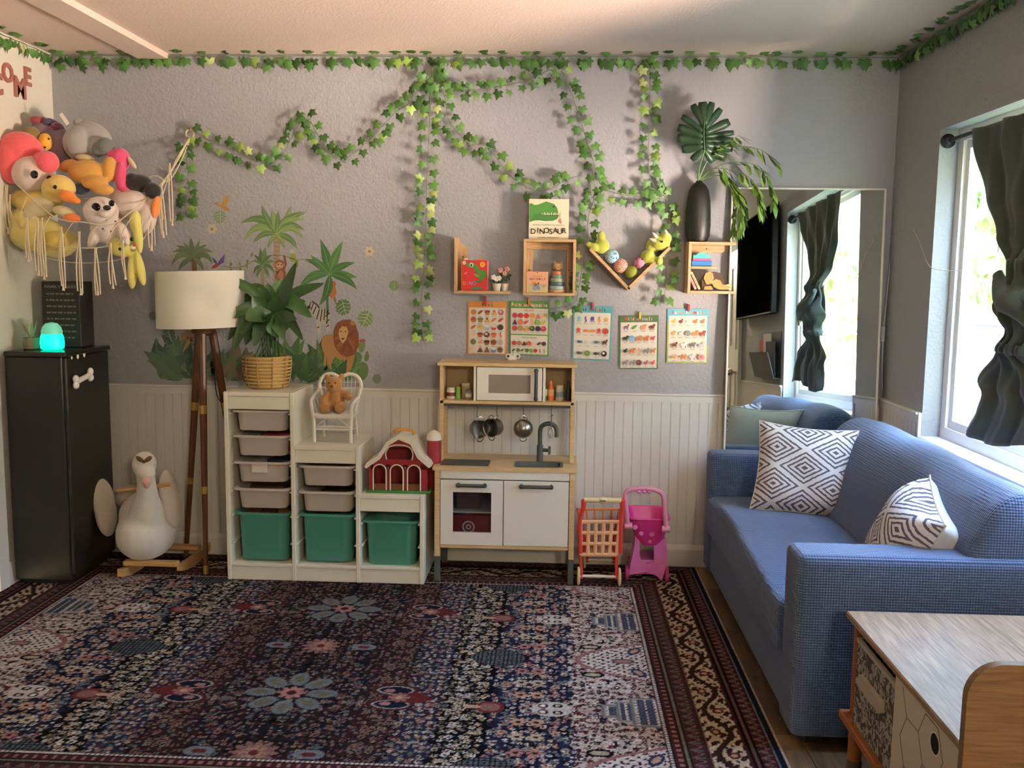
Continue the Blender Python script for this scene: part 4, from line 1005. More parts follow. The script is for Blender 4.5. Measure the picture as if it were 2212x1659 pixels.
tree('tall green tree outside, far back in the mirror', 9.5, -13.5, 7.5, 2.6, '#6b8d42', 5)
def car(label, x, y, rz, c):
    t = thing('parked_car', label, 'car', (x, y, -.49), rz, 'cars parked outside')
    body = [(-2.1, .3), (-2.15, .62), (-2.0, .82), (-1.1, .9), (-.5, 1.38), (.9, 1.42), (1.7, .98), (2.1, .9), (2.15, .35)]
    b = MB(); b.loft([[(x_, -.82, z_) for x_, z_ in body], [(x_, -.86, z_ if z_ < 1 else z_ - .02) for x_, z_ in body], [(x_, .86, z_ if z_ < 1 else z_ - .02) for x_, z_ in body], [(x_, .82, z_) for x_, z_ in body]]); b.build('body', mat('car_' + c, c, .2, coat=.6), t, smooth=30)
    for s in (-1, 1):
        b = MB(); b.prism([(-.95, .93), (-.45, 1.3), (.1, 1.33), (.1, .95)], s * .862, s * .868); b.prism([(.16, .95), (.16, 1.33), (.8, 1.34), (1.4, 1.0)], s * .862, s * .868); b.build('side_window', mat('car_glass', '#2c3840', .08), t, smooth=0)
        for wx_ in (-1.35, 1.35):
            b = MB(); b.lathe([(.12, -.02), (.3, -.02), (.32, 0), (.32, .18), (.3, .2), (.12, .2)], 20, M=Matrix.Translation((wx_, s * .78 - .09, .32)) @ Matrix.Rotation(-PI / 2, 4, 'X')); b.build('wheel', mat('tyre', '#1b1b1b', .8), t)
    b = MB(); b.add([(-1.06, -.7, .95), (-.52, -.66, 1.36), (-.52, .66, 1.36), (-1.06, .7, .95)], [(0, 1, 2, 3)], Matrix.Translation((-.012, 0, .012))); b.build('windscreen', mat('car_glass', '#2c3840', .08), t, smooth=0)
    b = MB(); b.add([(1.66, -.7, 1.02), (.95, -.66, 1.4), (.95, .66, 1.4), (1.66, .7, 1.02)], [(0, 1, 2, 3)], Matrix.Translation((.012, 0, .012))); b.build('rear_window', mat('car_glass', '#2c3840', .08), t, smooth=0)
    for s in (-1, 1): MB().box((-2.1, s * .6, .66), (.08, .3, .12), bev=.02).build('headlight', mat('headlight', '#e8eef0', .1), t)
    return t
car('pale grey car parked outside, seen past the curtain', 4.6, 10.6, R(68), '#b9c0c6')
car('white car parked outside, seen in the mirror', 4.6, -4.2, R(80), '#e4e6e8')
fe = thing('picket_fence', 'low brown board fence outside the window', 'fence', (3.0, 8, -.5))
for i in range(26): MB().bb((2.9, 4.6 + i * .16, -.5), (2.93, 4.745 + i * .16, .55), .004).build('board', mat('fence_wood', '#7a6a58', .9), fe, True)
for z in (-.2, .35): MB().bb((2.931, 4.6, z), (2.97, 8.75, z + .08)).build('rail', mat('fence_wood', '#7a6a58', .9), fe, True, smooth=0)
# white porch wall seen in the mirror
pr = MB(); pr.bb((XR + .16, -3.2, -.5), (4.4, -3.05, .75)); pr.bb((XR + .16, -3.25, 2.5), (4.5, 2.2, 2.7)); structure(pr.build('wall_porch', mat('porch_white', '#cfd6d6', .6), smooth=0))
# sunlit house across the street
hs = thing('house', 'pale sunlit house across the street', 'house', (17, 4, -.5))
MB().bb((16, -22, -.5), (20, 30, 5.2)).build('wall', mat('stucco', '#b9b09c', .9), hs, True, smooth=0)
b = MB(); b.prism([(15.6, 5.2), (20.4, 5.2), (18, 7.2)], -22.4, 30.4, 'xz'); b.build('roof', mat('roof_tile', '#8a7466', .9), hs, True, smooth=0)
for y in (-16, -8, 0, 8, 16, 24):
    o = MB().bb((15.93, y, .6), (16.0, y + 1.8, 2.2)).build('window', mat('car_glass', '#2c3840', .08), hs, True, smooth=0)
    MB().ring(rect4(y - .1, .5, y + 1.9, 2.3), rect4(y, .6, y + 1.8, 2.2), 15.9, 16.0, 'yz').build('window_frame', vinyl, o, True, smooth=0)

pp = thing('shade_post', 'square white post added out of view to shade the window', 'post', (2.08, 3.72, -.5))  # unseen post, added to block the warm light towards the back wall's right end
MB().bb((1.95, 3.50, -.5), (2.22, 3.94, 2.7), .01).build('shaft', mat('porch_white', '#cfd6d6', .6), pp, True)
MB().bb((1.92, 3.47, -.5), (2.25, 3.97, -.3), .01).build('foot_block', mat('porch_white', '#cfd6d6', .6), pp, True)
# ================================================================ BLACK CABINET and what stands on it
black_gloss = mat('cabinet_black', '#1e1d1a', .38)
cab = thing('black_cabinet', 'narrow black cabinet with a white bone-shaped handle in the left corner', 'cabinet', (-2.35, 4.33, RZ))
CZ = 1.095; CX1 = -2.205
MB().bb((-2.49, 4.125, .03), (CX1 - .018, 4.535, CZ - .022), .006).build('body', black_gloss, cab, True)
MB().bb((-2.49, 4.118, CZ - .022), (CX1 + .006, 4.545, CZ), .004).build('top', mat('cabinet_top', '#26241f', .18), cab, True)
dr = MB().bb((CX1 - .017, 4.128, .06), (CX1, 4.532, CZ - .025), .006).build('door', black_gloss, cab, True)
MB().bb((-2.47, 4.15, RZ), (CX1 - .04, 4.52, .03)).build('plinth', black_gloss, cab, True, smooth=0)
p = XP(180, 817, CX1 + .018); b = MB(); a0, a1 = p + V(0, -.062, -.010), p + V(0, .062, .010)
b.tube([a0, a1], .013, 10)
for q_, s in ((a0, -1), (a1, 1)): b.ell(q_ + V(0, s * .006, .014), (.013, .019, .019)); b.ell(q_ + V(0, s * .006, -.014), (.013, .019, .019))
b.build('handle', white_gloss, dr, True, label='white bone-shaped handle')
for i, (px, py, r_) in enumerate(((155, 773, .006), (168, 770, .010), (182, 766, .010))):
    p = XP(px, py, CX1 + .003); b = MB(); b.ell(p, (.003, r_, r_ * 1.25)); b.build('magnet', white_gloss, dr, True)
sg = thing('box_sign', 'black box sign with faint white lettering standing on the black cabinet', 'sign', (-2.19, 4.46, CZ))
p0, p1 = W(95, 742, 4.40), W(176, 742, 4.40); pt = W(130, 608, 4.40)
MB().bb((p0.x, 4.40, CZ + .0005), (p1.x, 4.53, pt.z), .003).build('body', mat('sign_black', '#2b2a27', .7), sg, True)
sw, sh = p1.x - p0.x, pt.z - CZ
A = Art(lambda u, v: Vector((p0.x + u * sw, 4.3998, CZ + v * sh)), (0, -1, 0))
A.text('FAMILY RULES', .5, .90, .06, '#8b867b', .82, .01)
rr_ = random.Random(3)
for i in range(8):
    v = .80 - i * .095; x = .12
    while x < .86:
        w_ = rr_.uniform(.05, .16); A.rect(x, v, min(.9, x + w_), v + .025, '#6d6a60'); x += w_ + .03
A.build('sign_print', sg)['kind'] = 'stuff'
tl = thing('night_light', 'glowing teal night light dome on the black cabinet', 'night light', W(113, 744, 4.25)); tl.location.z = CZ
MB().lathe([(.040, 0), (.050, .006), (.053, .03), (.050, .06), (.043, .078)], 24).build('glowing_base', mat('teal_glow', '#10d8b4', .4, emit='#00e8bc', estr=1.1), tl)
MB().lathe([(.045, .074), (.046, .085), (.040, .105), (.026, .122), (.0, .128)], 24).build('cap', mat('teal_cap', '#7fcfb2', .4, emit='#5fd0a8', estr=.3), tl)
gp = thing('glass_planter', 'pale little plant in a glass beside the night light', 'plant', W(68, 746, 4.25)); gp.location.z = CZ
MB().lathe([(.03, 0), (.036, .004), (.036, .055), (.034, .055), (.033, .006), (0, .006)], 18).build('glass_cup', mat('pale_glass', '#a8a27c', .15, trans=.5), gp)
rl = random.Random(9)
for i in range(14):
    a = rl.random() * 6.28; t = rl.uniform(.02, .05); b = MB(); b.tube([(0, 0, .05), (t * .5 * math.cos(a), t * .5 * math.sin(a), .09), (t * math.cos(a), t * math.sin(a), .10 + rl.random() * .05)], [.004, .007, .001], 5, flat=.35); b.build('leaf', mat('pale_leaf', '#a3a37c', .6), gp)

# ================================================================ PLUSH TOYS in the hanging net
def plm(c): return mat('plush_' + c, c, .95, bump=.35, bscale=260, sheen=.35)
def EL(px, py, rx, ry, y=4.33, rd=None, rot=0):
    s = 2030.0 / y / .993; return (W(px, py, y), (rx / s, rd if rd else min(rx, ry) / s * 1.05, ry / s), (0, R(rot), 0))
def toy(label, blobs, c, extras=(), name='plush_toy', vox=.006):
    p = blobs[0][0]; zc = p; t = thing(name, label, 'plush toy', zc, group='plush toys in the hanging net')
    plush('body', t, [(Vector(q[0]), q[1], q[2] if len(q) > 2 else (0, 0, 0)) for q in blobs], plm(c), vox, 5, True)
    for e in extras:
        nm, bl, cc = e[0], e[1], e[2]
        if nm in ('eye', 'nose'):
            b = MB(); b.ell(bl[0], bl[1], bl[2], 12, 8); b.build(nm, mat('bead_' + cc, cc, .15), t, True)
        else: plush(nm, t, bl if isinstance(bl, list) else [bl], plm(cc), vox, 4, True)
    return t
def eye(px, py, r, y, c='#15131a'): return ('eye', EL(px, py, r, r, y, .006), c)
Y0 = 4.30
toy('round pale plush with a hot pink hood and dark eyes, front left in the net', [EL(70, 376, 43, 40, Y0 - .03)], '#dcc6bb', [('hood', [EL(44, 326, 48, 42, Y0 - .01, .08), EL(24, 350, 28, 48, Y0 - .05, .05)], '#f4656a'), ('tuft', [EL(103, 350, 24, 24, Y0 - .06), EL(88, 342, 16, 14, Y0 - .05)], '#f4606a'), eye(74, 377, 9, Y0 - .125), eye(106, 385, 6, Y0 - .09)])
toy('yellow plush duckling with a bright orange bill, head pointing right', [EL(127, 408, 36, 31, Y0 - .05), EL(85, 440, 52, 32, Y0 - .01), EL(60, 432, 40, 24, Y0)], '#e3c56f', [('bill', [EL(146, 424, 20, 13, Y0 - .11, .03, 15), EL(160, 432, 16, 8, Y0 - .12, .02, 15)], '#f58a33'), ('wing', [EL(86, 446, 34, 22, Y0 - .065, .02), EL(66, 462, 16, 14, Y0 - .06, .02)], '#d8cda6'), eye(119, 404, 4.5, Y0 - .12)])
toy('larger yellow plush duck lying under the duckling', [EL(84, 508, 64, 40, Y0 - .01), EL(122, 522, 46, 36, Y0), EL(60, 480, 44, 34, Y0)], '#e2cf7e', [('bill', [EL(156, 471, 20, 11, Y0 - .10, .03, 5)], '#e9803f'), ('beak_upper', [EL(139, 457, 26, 12, Y0 - .085, .04, 12)], '#d8cda0'), ('wing', [EL(118, 520, 28, 22, Y0 - .075, .025)], '#e0c565')])
toy('white spotted plush seal pup with black eyes, at the front of the net', [EL(218, 457, 38, 33, Y0 - .07), EL(234, 494, 38, 34, Y0 - .03), EL(204, 512, 12, 27, Y0 - .07, .03, 24), EL(267, 506, 13, 27, Y0 - .07, .03, -18)], '#e2d3cb', [eye(207, 448, 10, Y0 - .135), eye(241, 439, 7, Y0 - .135), ('nose', EL(231, 449, 9, 6, Y0 - .155, .012), '#2a262c'), ('muzzle', [EL(226, 462, 14, 9, Y0 - .135, .025)], '#ded0c8'), ('eye', EL(222, 494, 2, 2, Y0 - .115, .004), '#3a343a'), ('eye', EL(240, 500, 2, 2, Y0 - .113, .004), '#3a343a'), ('eye', EL(249, 478, 2, 2, Y0 - .13, .004), '#3a343a')])
toy('grey plush animal lying on its back on top of the heap, white tag', [EL(172, 310, 34, 38, Y0 + .09), EL(200, 290, 44, 26, Y0 + .12, None, 25), EL(168, 264, 10, 9, Y0 + .10), EL(212, 318, 22, 20, Y0 + .08)], '#a3a09d', [('leg', [EL(228, 316, 20, 19, Y0 + .06), EL(212, 322, 14, 18, Y0 + .06)], '#6f7470'), ('foot', [EL(184, 342, 22, 9, Y0 + .04, .03, 8)], '#cdbb8d')])
t_ = bpy.data.objects[[o.name for o in bpy.data.objects if o.get('label', '').startswith('grey plush animal')][0]]
c_ = W(139, 257, Y0 + .06); b = MB(); b.box((0, 0, 0), (.018, .002, .058)); o = b.build('cloth_tag', mat('tag_white', '#e6dfd2', .8), t_); o.location = Vector(c_) - t_.location; o.rotation_euler = (0, -.6, 0)
toy('tan plush animal curled up in the middle of the net', [EL(190, 372, 44, 27, Y0 + .02), EL(238, 366, 17, 28, Y0 + .02), EL(205, 395, 30, 16, Y0 - .02), EL(223, 410, 25, 12, Y0 - .03), EL(148, 358, 22, 13, Y0 + .02, None, -20)], '#d9a04e')
toy('hot pink plush with long legs beside the black one', [EL(260, 345, 21, 26, Y0 + .07), EL(262, 385, 13, 34, Y0 + .02), EL(272, 415, 12, 10, Y0 + .01), EL(246, 334, 16, 12, Y0 + .06)], '#e0527e', [('ribbon', [EL(285, 352, 6, 17, Y0 + .05, .01, -35)], '#d6c3a4')])
toy('black plush lying at the right end of the net', [EL(300, 396, 30, 20, Y0 + .04), EL(330, 412, 18, 18, Y0 + .03), EL(284, 384, 12, 11, Y0 + .03)], '#23211f')
toy('pinkish white plush at the right side of the net', [EL(285, 444, 44, 33, Y0 + .02), EL(318, 472, 20, 36, Y0, None, 12), EL(262, 425, 26, 18, Y0 + .03)], '#dccbc4', [('orange_patch', [EL(337, 448, 9, 26, Y0 - .01, .03, 12)], '#ef8b46')])
bun = toy('pale yellow plush bunny hanging upside down, ears dangling below the net', [EL(265, 532, 32, 24, Y0 - .03), EL(286, 586, 10, 40, Y0 - .03, .03, 3), EL(303, 580, 9, 40, Y0 - .03, .03, -10), EL(292, 478, 12, 24, Y0 - .05, .03, 5), EL(298, 505, 10, 45, Y0 - .06, .025, -4), EL(250, 508, 34, 20, Y0)], '#e3d877', [eye(259, 538, 3.5, Y0 - .12), eye(284, 517, 4, Y0 - .11), ('nose', EL(291, 530, 4, 3, Y0 - .115, .006), '#c8453a'), ('muzzle', [EL(287, 535, 7, 6, Y0 - .10, .012)], '#efe8b5')])
toy('purple-grey plush at the back of the heap by the white wall', [EL(104, 290, 38, 34, Y0 + .15, .08), EL(130, 318, 26, 40, Y0 + .13, .06)], '#8d7484', [('red_band', [EL(86, 262, 20, 12, Y0 + .12, .05, 10)], '#a04a52'), ('blue_band', [EL(108, 266, 12, 11, Y0 + .12, .05, 20)], '#4a4468'), ('dark_red_band', [EL(124, 274, 10, 10, Y0 + .12, .05, 20)], '#7c3f58')])
toy('small bright yellow plush face wearing red, at the back of the net', [EL(98, 306, 15, 19, Y0 + .06)], '#f0b63e', [('scarf', [EL(84, 302, 14, 10, Y0 + .09)], '#d04a3a'), eye(105, 300, 2.2, Y0 + .018), eye(97, 318, 2.2, Y0 + .012)])
toy('dark blue plush mostly hidden behind the duckling', [EL(175, 408, 20, 13, Y0 + .02)], '#4c5a78')
toy('olive-brown plush hidden behind the pink hood', [EL(66, 290, 22, 17, Y0 + .05)], '#8d7646')
# the net itself
cord = mat('cotton_cord', '#e2d2b4', .9, bump=.4, bscale=500)
net = thing('toy_hammock', 'macrame corner net of cream cotton cord with long tassels', 'hammock', W(410, 287, 4.68))
rc = W(410, 289, 4.672); b = MB(); b.tube([rc + V(.02 * math.cos(a), 0, .02 * math.sin(a)) for a in [2 * PI * i / 24 for i in range(24)]], .0042, 8, closed=True); b.build('ring', mat('ring_wood', '#dcc598', .5), net, True)
b = MB(); b.tube([rc + V(0, .026, .022), rc + V(0, -.006, .02), rc + V(0, -.008, .026)], .0022, 6); b.build('nail', dark_metal, net, True)
ropes = [[(410, 297, 4.66), (385, 345, 4.56), (352, 398, 4.44), (335, 430, 4.36), (290, 505, 4.26), (232, 532, 4.22), (160, 535, 4.2), (90, 525, 4.2), (40, 490, 4.22), (18, 440, 4.24), (16, 400, 4.25)],
         [(408, 298, 4.66), (380, 352, 4.54), (345, 402, 4.42), (318, 428, 4.30), (290, 452, 4.20), (240, 485, 4.17), (180, 480, 4.16), (120, 470, 4.17), (60, 420, 4.2), (24, 380, 4.24), (20, 330, 4.26)],
         [(409, 298, 4.66), (372, 362, 4.52), (345, 440, 4.42), (320, 500, 4.38), (270, 556, 4.36), (180, 568, 4.34), (100, 556, 4.32), (40, 520, 4.30), (20, 450, 4.27)],
         [(411, 298, 4.665), (390, 350, 4.6), (362, 392, 4.55), (330, 380, 4.54), (250, 420, 4.55), (150, 430, 4.55), (70, 420, 4.44), (55, 385, 4.40)]]
for r_ in ropes:
    b = MB(); b.tube(catmull([W(*q) for q in r_], 5), .0026, 6); b.build('rope', cord, net, True)
for (a, c, d) in ((345, 402, 335), (330, 428, 300), (300, 450, 255), (268, 470, 230), (215, 484, 190), (160, 478, 140), (110, 466, 90), (60, 425, 45)):
    b = MB(); p0 = W(a, c, 4.20 if a < 310 else 4.36); p2 = W(d, 530 if a > 80 else 500, 4.22); pm_ = (p0 + p2) / 2 + V(0, -.03, 0); b.tube(catmull([p0, pm_, p2], 5), .0018, 5); b.build('rope', cord, net, True)
tas = [(14, 400, 500, 4.24, 2), (22, 420, 500, 4.24, 2), (58, 470, 560, 4.18, 3), (80, 470, 590, 4.18, 3), (92, 470, 598, 4.18, 3), (133, 490, 622, 4.17, 3), (171, 500, 632, 4.17, 3), (207, 535, 632, 4.17, 3), (240, 525, 618, 4.18, 3), (267, 520, 598, 4.19, 2), (323, 430, 536, 4.28, 2), (349, 395, 508, 4.36, 3), (368, 352, 482, 4.46, 2), (345, 420, 470, 4.36, 2)]
rt = random.Random(4)
for (x, ya, yb_, yd, n_) in tas:
    b = MB()
    for i in range(n_):
        dx = (i - (n_ - 1) / 2) * 4.5; p0, p1, p2 = W(x + rt.uniform(-2, 2), ya, yd), W(x + dx + rt.uniform(-2, 2), (ya + yb_) / 2, yd - .005), W(x + dx * 1.2 + 4 + rt.uniform(-2, 2), yb_ + rt.uniform(-6, 6), yd)
        b.tube(catmull([p0, p1, p2], 5), [.0031] * 11, 5)
    pe = W(x + 4, yb_, yd); b.tube([pe + V(0, 0, .02), pe, pe - V(0, 0, .012)], [.003, .0045, .007], 6); b.build('tassel', cord, net, True)

# ================================================================ FLOOR LAMP
walnut = wood_mat('walnut', '#4a2c18', '#6b4226', (30, 30, 2), .4); brass = mat('brass', '#c9a55a', .35, .8)
LX, LY = W(440, 720, 4.44).x, 4.44
lampt = thing('floor_lamp', 'tripod floor lamp with dark wooden legs and a white drum shade', 'lamp', (LX, LY, RZ))
hubz = W(440, 716, LY).z
feet = [ZP(445, 1240, RZ), V(W(402, 1195, 4.62).x, 4.62, RZ), V(-1.556, 4.652, RZ)]
tops = [V(LX + .005, LY - .035, hubz), V(LX - .03, LY + .02, hubz), V(LX + .035, LY + .02, hubz)]
for i, (f_, t0) in enumerate(zip(feet, tops)):
    f_ = Vector(f_); f_.z = RZ + .002; b = MB(); b.tube([f_, t0], [.011, .021], 4 if i < 0 else 10); lg = b.build('leg', walnut, lampt, True)
    d_ = t0 - f_
    for a0, a1 in ((.0, .035), (.335, .365), (.665, .70)):
        rr0 = .011 + .010 * (a0 + a1) / 2 + .0012; b = MB(); b.tube([f_ + d_ * a0, f_ + d_ * a1], rr0, 10); b.build('brass_band', brass, lg, True)
b = MB(); b.lathe([(.03, -.02), (.055, -.008), (.058, .004), (.05, .014), (.02, .02)], 24, (LX, LY, hubz)); b.build('hub', walnut, lampt, True)
sc = W(433, 645, LY); s0 = W(433, 706, LY).z; s1 = W(433, 586, LY).z
MB().tube([(LX, LY, hubz), (LX, LY, s0 + .08)], .008, 10).build('stem', dark_metal, lampt, True)
b = MB(); b.lathe([(.015, 0), (.018, .03), (.03, .06), (.028, .085), (.0, .1)], 16, (LX, LY, s0 + .06)); b.build('bulb', mat('bulb', '#e8e4dc', .3), lampt, True)
b = MB(); nS = 64; RAD = .203
def shade_pt(i, z, r_):
    a = 2 * PI * i / nS; d_ = math.exp(-(((a - R(300) + PI) % (2 * PI) - PI) / .38) ** 2) * math.exp(-((z - .42) / .25) ** 2); r2 = r_ - .035 * d_
    return V(sc.x + r2 * math.cos(a), LY + r2 * math.sin(a), s0 + z * (s1 - s0) + .012 * math.cos(a) * -1 * -.5)
rows = [j / 10 for j in range(11)]
b.loft([[shade_pt(i, z, RAD) for i in range(nS)] for z in rows] + [[shade_pt(i, z, RAD - .003) for i in range(nS)] for z in rows[::-1]], False, False)
b.build('shade', mat('shade_linen', '#e2dccf', .85, bump=.15, bscale=400), lampt, True, smooth=60)
b = MB()
for a in (0, 120, 240): b.tube([(LX, LY, s0 + .09), (sc.x + .2 * math.cos(R(a)), LY + .2 * math.sin(R(a)), s0 + .09)], .002, 5)
b.build('shade_spider', dark_metal, lampt, True)
b = MB(); b.tube(catmull([(LX + .04, LY + .03, hubz), W(463, 800, 4.52), W(468, 850, 4.5), W(478, 872, 4.6), W(486, 900, 4.665), V(-1.56, 4.668, .5)], 5), .0025, 6); b.build('power_cord', dark_metal, lampt, True)

# ================================================================ ROCKING SWAN
cw = mat('swan_plush', '#d9d2c6', .95, bump=.4, bscale=220, sheen=.4); rw_ = wood_mat('rocker_wood', '#b98d55', '#cfa76c', (3, 30, 30), .5)
sy = 4.36
sw_ = thing('rocking_swan', 'white plush rocking swan on wooden rockers beside the black cabinet', 'rocking toy', (W(310, 1230, 4.3).x, 4.38, RZ))
S_ = lambda px, py, y: Vector(W(px, py, y))
plush('body', sw_, [(S_(318, 1148, sy), (.135, .19, .135), (0, 0, 0)), (S_(318, 1110, sy + .08), (.125, .17, .12), (0, 0, 0)),
                    ('t', [S_(318, 1150, sy - .02), S_(318, 1105, sy - .075), S_(318, 1072, sy - .10), S_(316, 1042, sy - .115), S_(313, 1010, sy - .125)], [.10, .082, .052, .042, .044]),
                    (S_(312, 1003, sy - .13), (.055, .062, .062), (0, 0, 0)), (S_(316, 1022, sy - .17), (.045, .04, .032), (0, 0, 0))], cw, .009, 6, True)
plush('beak', sw_, [(S_(317, 1038, sy - .20), (.022, .03, .018), (R(30), 0, 0)), (S_(317, 1047, sy - .205), (.015, .015, .02), (0, 0, 0))], mat('beak_pink', '#d7a99a', .9), .004, 3, True)
for (p0_, r_, t_) in (((226, 1098, sy + .03), 1, -8), ((368, 1080, sy + .03), -1, -10)):
    px, py, y_ = p0_; plush('wing', sw_, [(S_(px - 2, py - 14, y_ + .02), (.036, .09, .12), (0, R(t_), 0)), (S_(px + 3, py + 12, y_), (.036, .085, .115), (0, R(t_), 0))], mat('wing_plush', '#cdc0b2', .95, bump=.4, bscale=220, sheen=.4), .008, 6, True)
plush('seat_back', sw_, [(S_(300, 1072, sy + .22), (.11, .03, .065), (0, 0, 0)), (S_(270, 1075, sy + .22), (.055, .03, .06), (0, 0, 0)), (S_(330, 1070, sy + .22), (.055, .03, .06), (0, 0, 0))], mat('wing_plush', '#cdc0b2', .95), .008, 6, True)
b = MB(); b.tube([S_(254, 1060, sy - .05), S_(368, 1046, sy - .05)], .010, 10); b.build('handlebar', rw_, sw_, True)
bow = MB()
for s in (-1, 1): bow.ell(S_(311 + s * 9, 992, sy - .185), (.022, .008, .011), (0, R(-s * 35), 0), 10, 6)
bow.ell(S_(311, 997, sy - .19), .009, (0, 0, 0), 8, 6); bow.build('bow', mat('bow_brown', '#6d4a22', .6), sw_, True)
for s, px0 in ((-1, 262), (1, 388)):
    f0 = ZP(px0 if s < 0 else 390, 1256 if s < 0 else 1243, RZ); x = f0.x; yF = f0.y - .0; n_ = 16
    prof = []
    for i in range(n_ + 1):
        t = i / n_ * 2 - 1; prof.append((yF + .19 + t * .20, RZ + .025 * t * t + .0005))
    up_ = [(a, c + .05 - .012 * abs((q / n_) * 2 - 1)) for q, (a, c) in enumerate(prof)]
    b = MB(); b.prism(prof + up_[::-1], x - .013, x + .013, 'yz'); b.build('rocker', rw_, sw_, True)
xa, xb_ = ZP(262, 1256, RZ).x, ZP(390, 1243, RZ).x
for dy in (.03, .30):
    b = MB(); b.bb((xa - .01, 4.21 + dy, RZ + .062), (xb_ + .01, 4.255 + dy, RZ + .085), .004); b.build('crossbar', rw_, sw_, True)

# ================================================================ POTTED PEACE LILY on the storage unit
goldb = mat('gold_basket', '#c4a468', .35, .25, bump=.2, bscale=60)
PX, PY = W(578, 838, 4.46).x, 4.46
pot = thing('potted_plant', 'leafy green peace lily in a gold banded basket pot', 'plant', (PX, PY, H1 + .0004))
ph = W(578, 768, PY).z - H1
prof = [(.078, 0), (.086, .006), (.094, ph * .3), (.099, ph * .6), (.104, ph * .9), (.106, ph), (.098, ph), (.09, ph * .5), (.078, .012), (0, .012)]
MB().lathe(prof, 32).build('pot', goldb, pot)
for i in range(9):
    z = .012 + i * (ph - .02) / 8; r_ = .088 + .021 * (z / ph) + .002 + (.006 if 0 < i < 8 else 0)
    b = MB(); b.tube([(r_ * math.cos(a), r_ * math.sin(a), z) for a in [2 * PI * q / 32 for q in range(32)]], .0055, 6, closed=True); b.build('band', goldb, pot)
for i in range(10):
    a = 2 * PI * i / 10 + .2; b = MB(); b.tube([(.096 * math.cos(a), .096 * math.sin(a), .006), (.112 * math.cos(a), .112 * math.sin(a), ph * .5), (.114 * math.cos(a), .114 * math.sin(a), ph - .004)], .004, 5); b.build('tie', mat('gold_tie', '#9c7c48', .6), pot)
MB().lathe([(.094, ph - .02), (.0, ph - .014)], 24).build('soil', mat('soil', '#2a211a', .95, bump=.8, bscale=80), pot)
leafm = mat('lily_leaf', '#3e6034', .38, rand=.3); stemm = mat('lily_stem', '#5f8a3f', .5)
def big_leaf(base, mid, tip, wd, parent, m, stem_r=.0035, n=9, stem_m=None, side=None, start=.38, fold=.25):
    """stem from base, blade opening along the last part of the curve"""
    pts = catmull([base, mid, tip], 10); k0 = int(len(pts) * start); b = MB(); b.tube(pts[:k0 + 3], [stem_r] * (k0 + 3), 5)
    if stem_m: b.build('stem', stem_m, parent, True); b = MB()
    seg = pts[k0:]; L = len(seg) - 1; vs = []; fs = []
    for i, p in enumerate(seg):
        t = i / L; tg = (seg[min(i + 1, L)] - seg[max(i - 1, 0)]).normalized(); sd = (side or Vector((0, -1, .35))).cross(tg)
        sd = sd.normalized() if sd.length > .05 else Vector((1, 0, 0)); nn = tg.cross(sd)
        ww = wd * .5 * math.sin(PI * t ** .75) ** .8 if 0 < t < 1 else .0006
        vs += [p - sd * ww + nn * ww * fold, p - sd * ww * .5 + nn * ww * fold * .35, p, p + sd * ww * .5 + nn * ww * fold * .35, p + sd * ww + nn * ww * fold]
    for i in range(L):
        for q_ in range(4): fs.append((i * 5 + q_, i * 5 + q_ + 1, (i + 1) * 5 + q_ + 1, (i + 1) * 5 + q_))
    b.add(vs, fs); return b.build('leaf', m, parent, True, smooth=70, fix=False)
bz = H1 + ph - .01
lv = [((604, 700), (640, 566), 34, -.05), ((560, 660), (481, 596), 22, -.06), ((555, 690), (482, 692), 26, -.10), ((548, 690), (492, 735), 30, -.08), ((550, 700), (503, 760), 28, -.12),
      ((612, 670), (700, 612), 26, .02), ((612, 675), (673, 686), 34, -.06), ((605, 700), (655, 735), 24, -.12), ((585, 680), (578, 612), 40, .04), ((570, 660), (528, 622), 34, .05),
      ((580, 690), (545, 640), 44, -.10), ((575, 700), (530, 690), 48, -.14), ((595, 690), (600, 640), 44, -.10), ((590, 710), (585, 690), 50, -.16), ((600, 710), (640, 690), 34, -.15),
      ((565, 710), (520, 720), 36, -.10), ((570, 720), (548, 748), 30, -.15), ((585, 665), (612, 600), 30, .06), ((555, 672), (505, 655), 30, .04), ((610, 690), (660, 650), 28, .05), ((560, 700), (510, 700), 40, .02),
      ((592, 715), (615, 735), 30, -.16), ((575, 655), (560, 620), 30, -.02), ((605, 700), (630, 660), 40, .0), ((556, 716), (530, 745), 34, -.02)]
rl = random.Random(2)
for i, (m_, t_, wd, dy) in enumerate(lv):
    bs = V(PX + rl.uniform(-.05, .05), PY + rl.uniform(-.05, .05), bz); mid = W(m_[0], m_[1], PY + dy * .5); tip = W(t_[0], t_[1], PY + dy)
    if t_[1] > m_[1]: mid = mid + V(0, 0, .05)
    elif abs(t_[0] - m_[0]) > 35: mid = mid + V(0, 0, .035)
    big_leaf(bs, mid, tip, wd / 455 * 1.05, pot, leafm, side=Vector((rl.uniform(-.4, .4), -1, rl.uniform(.1, .6))), start=.33)

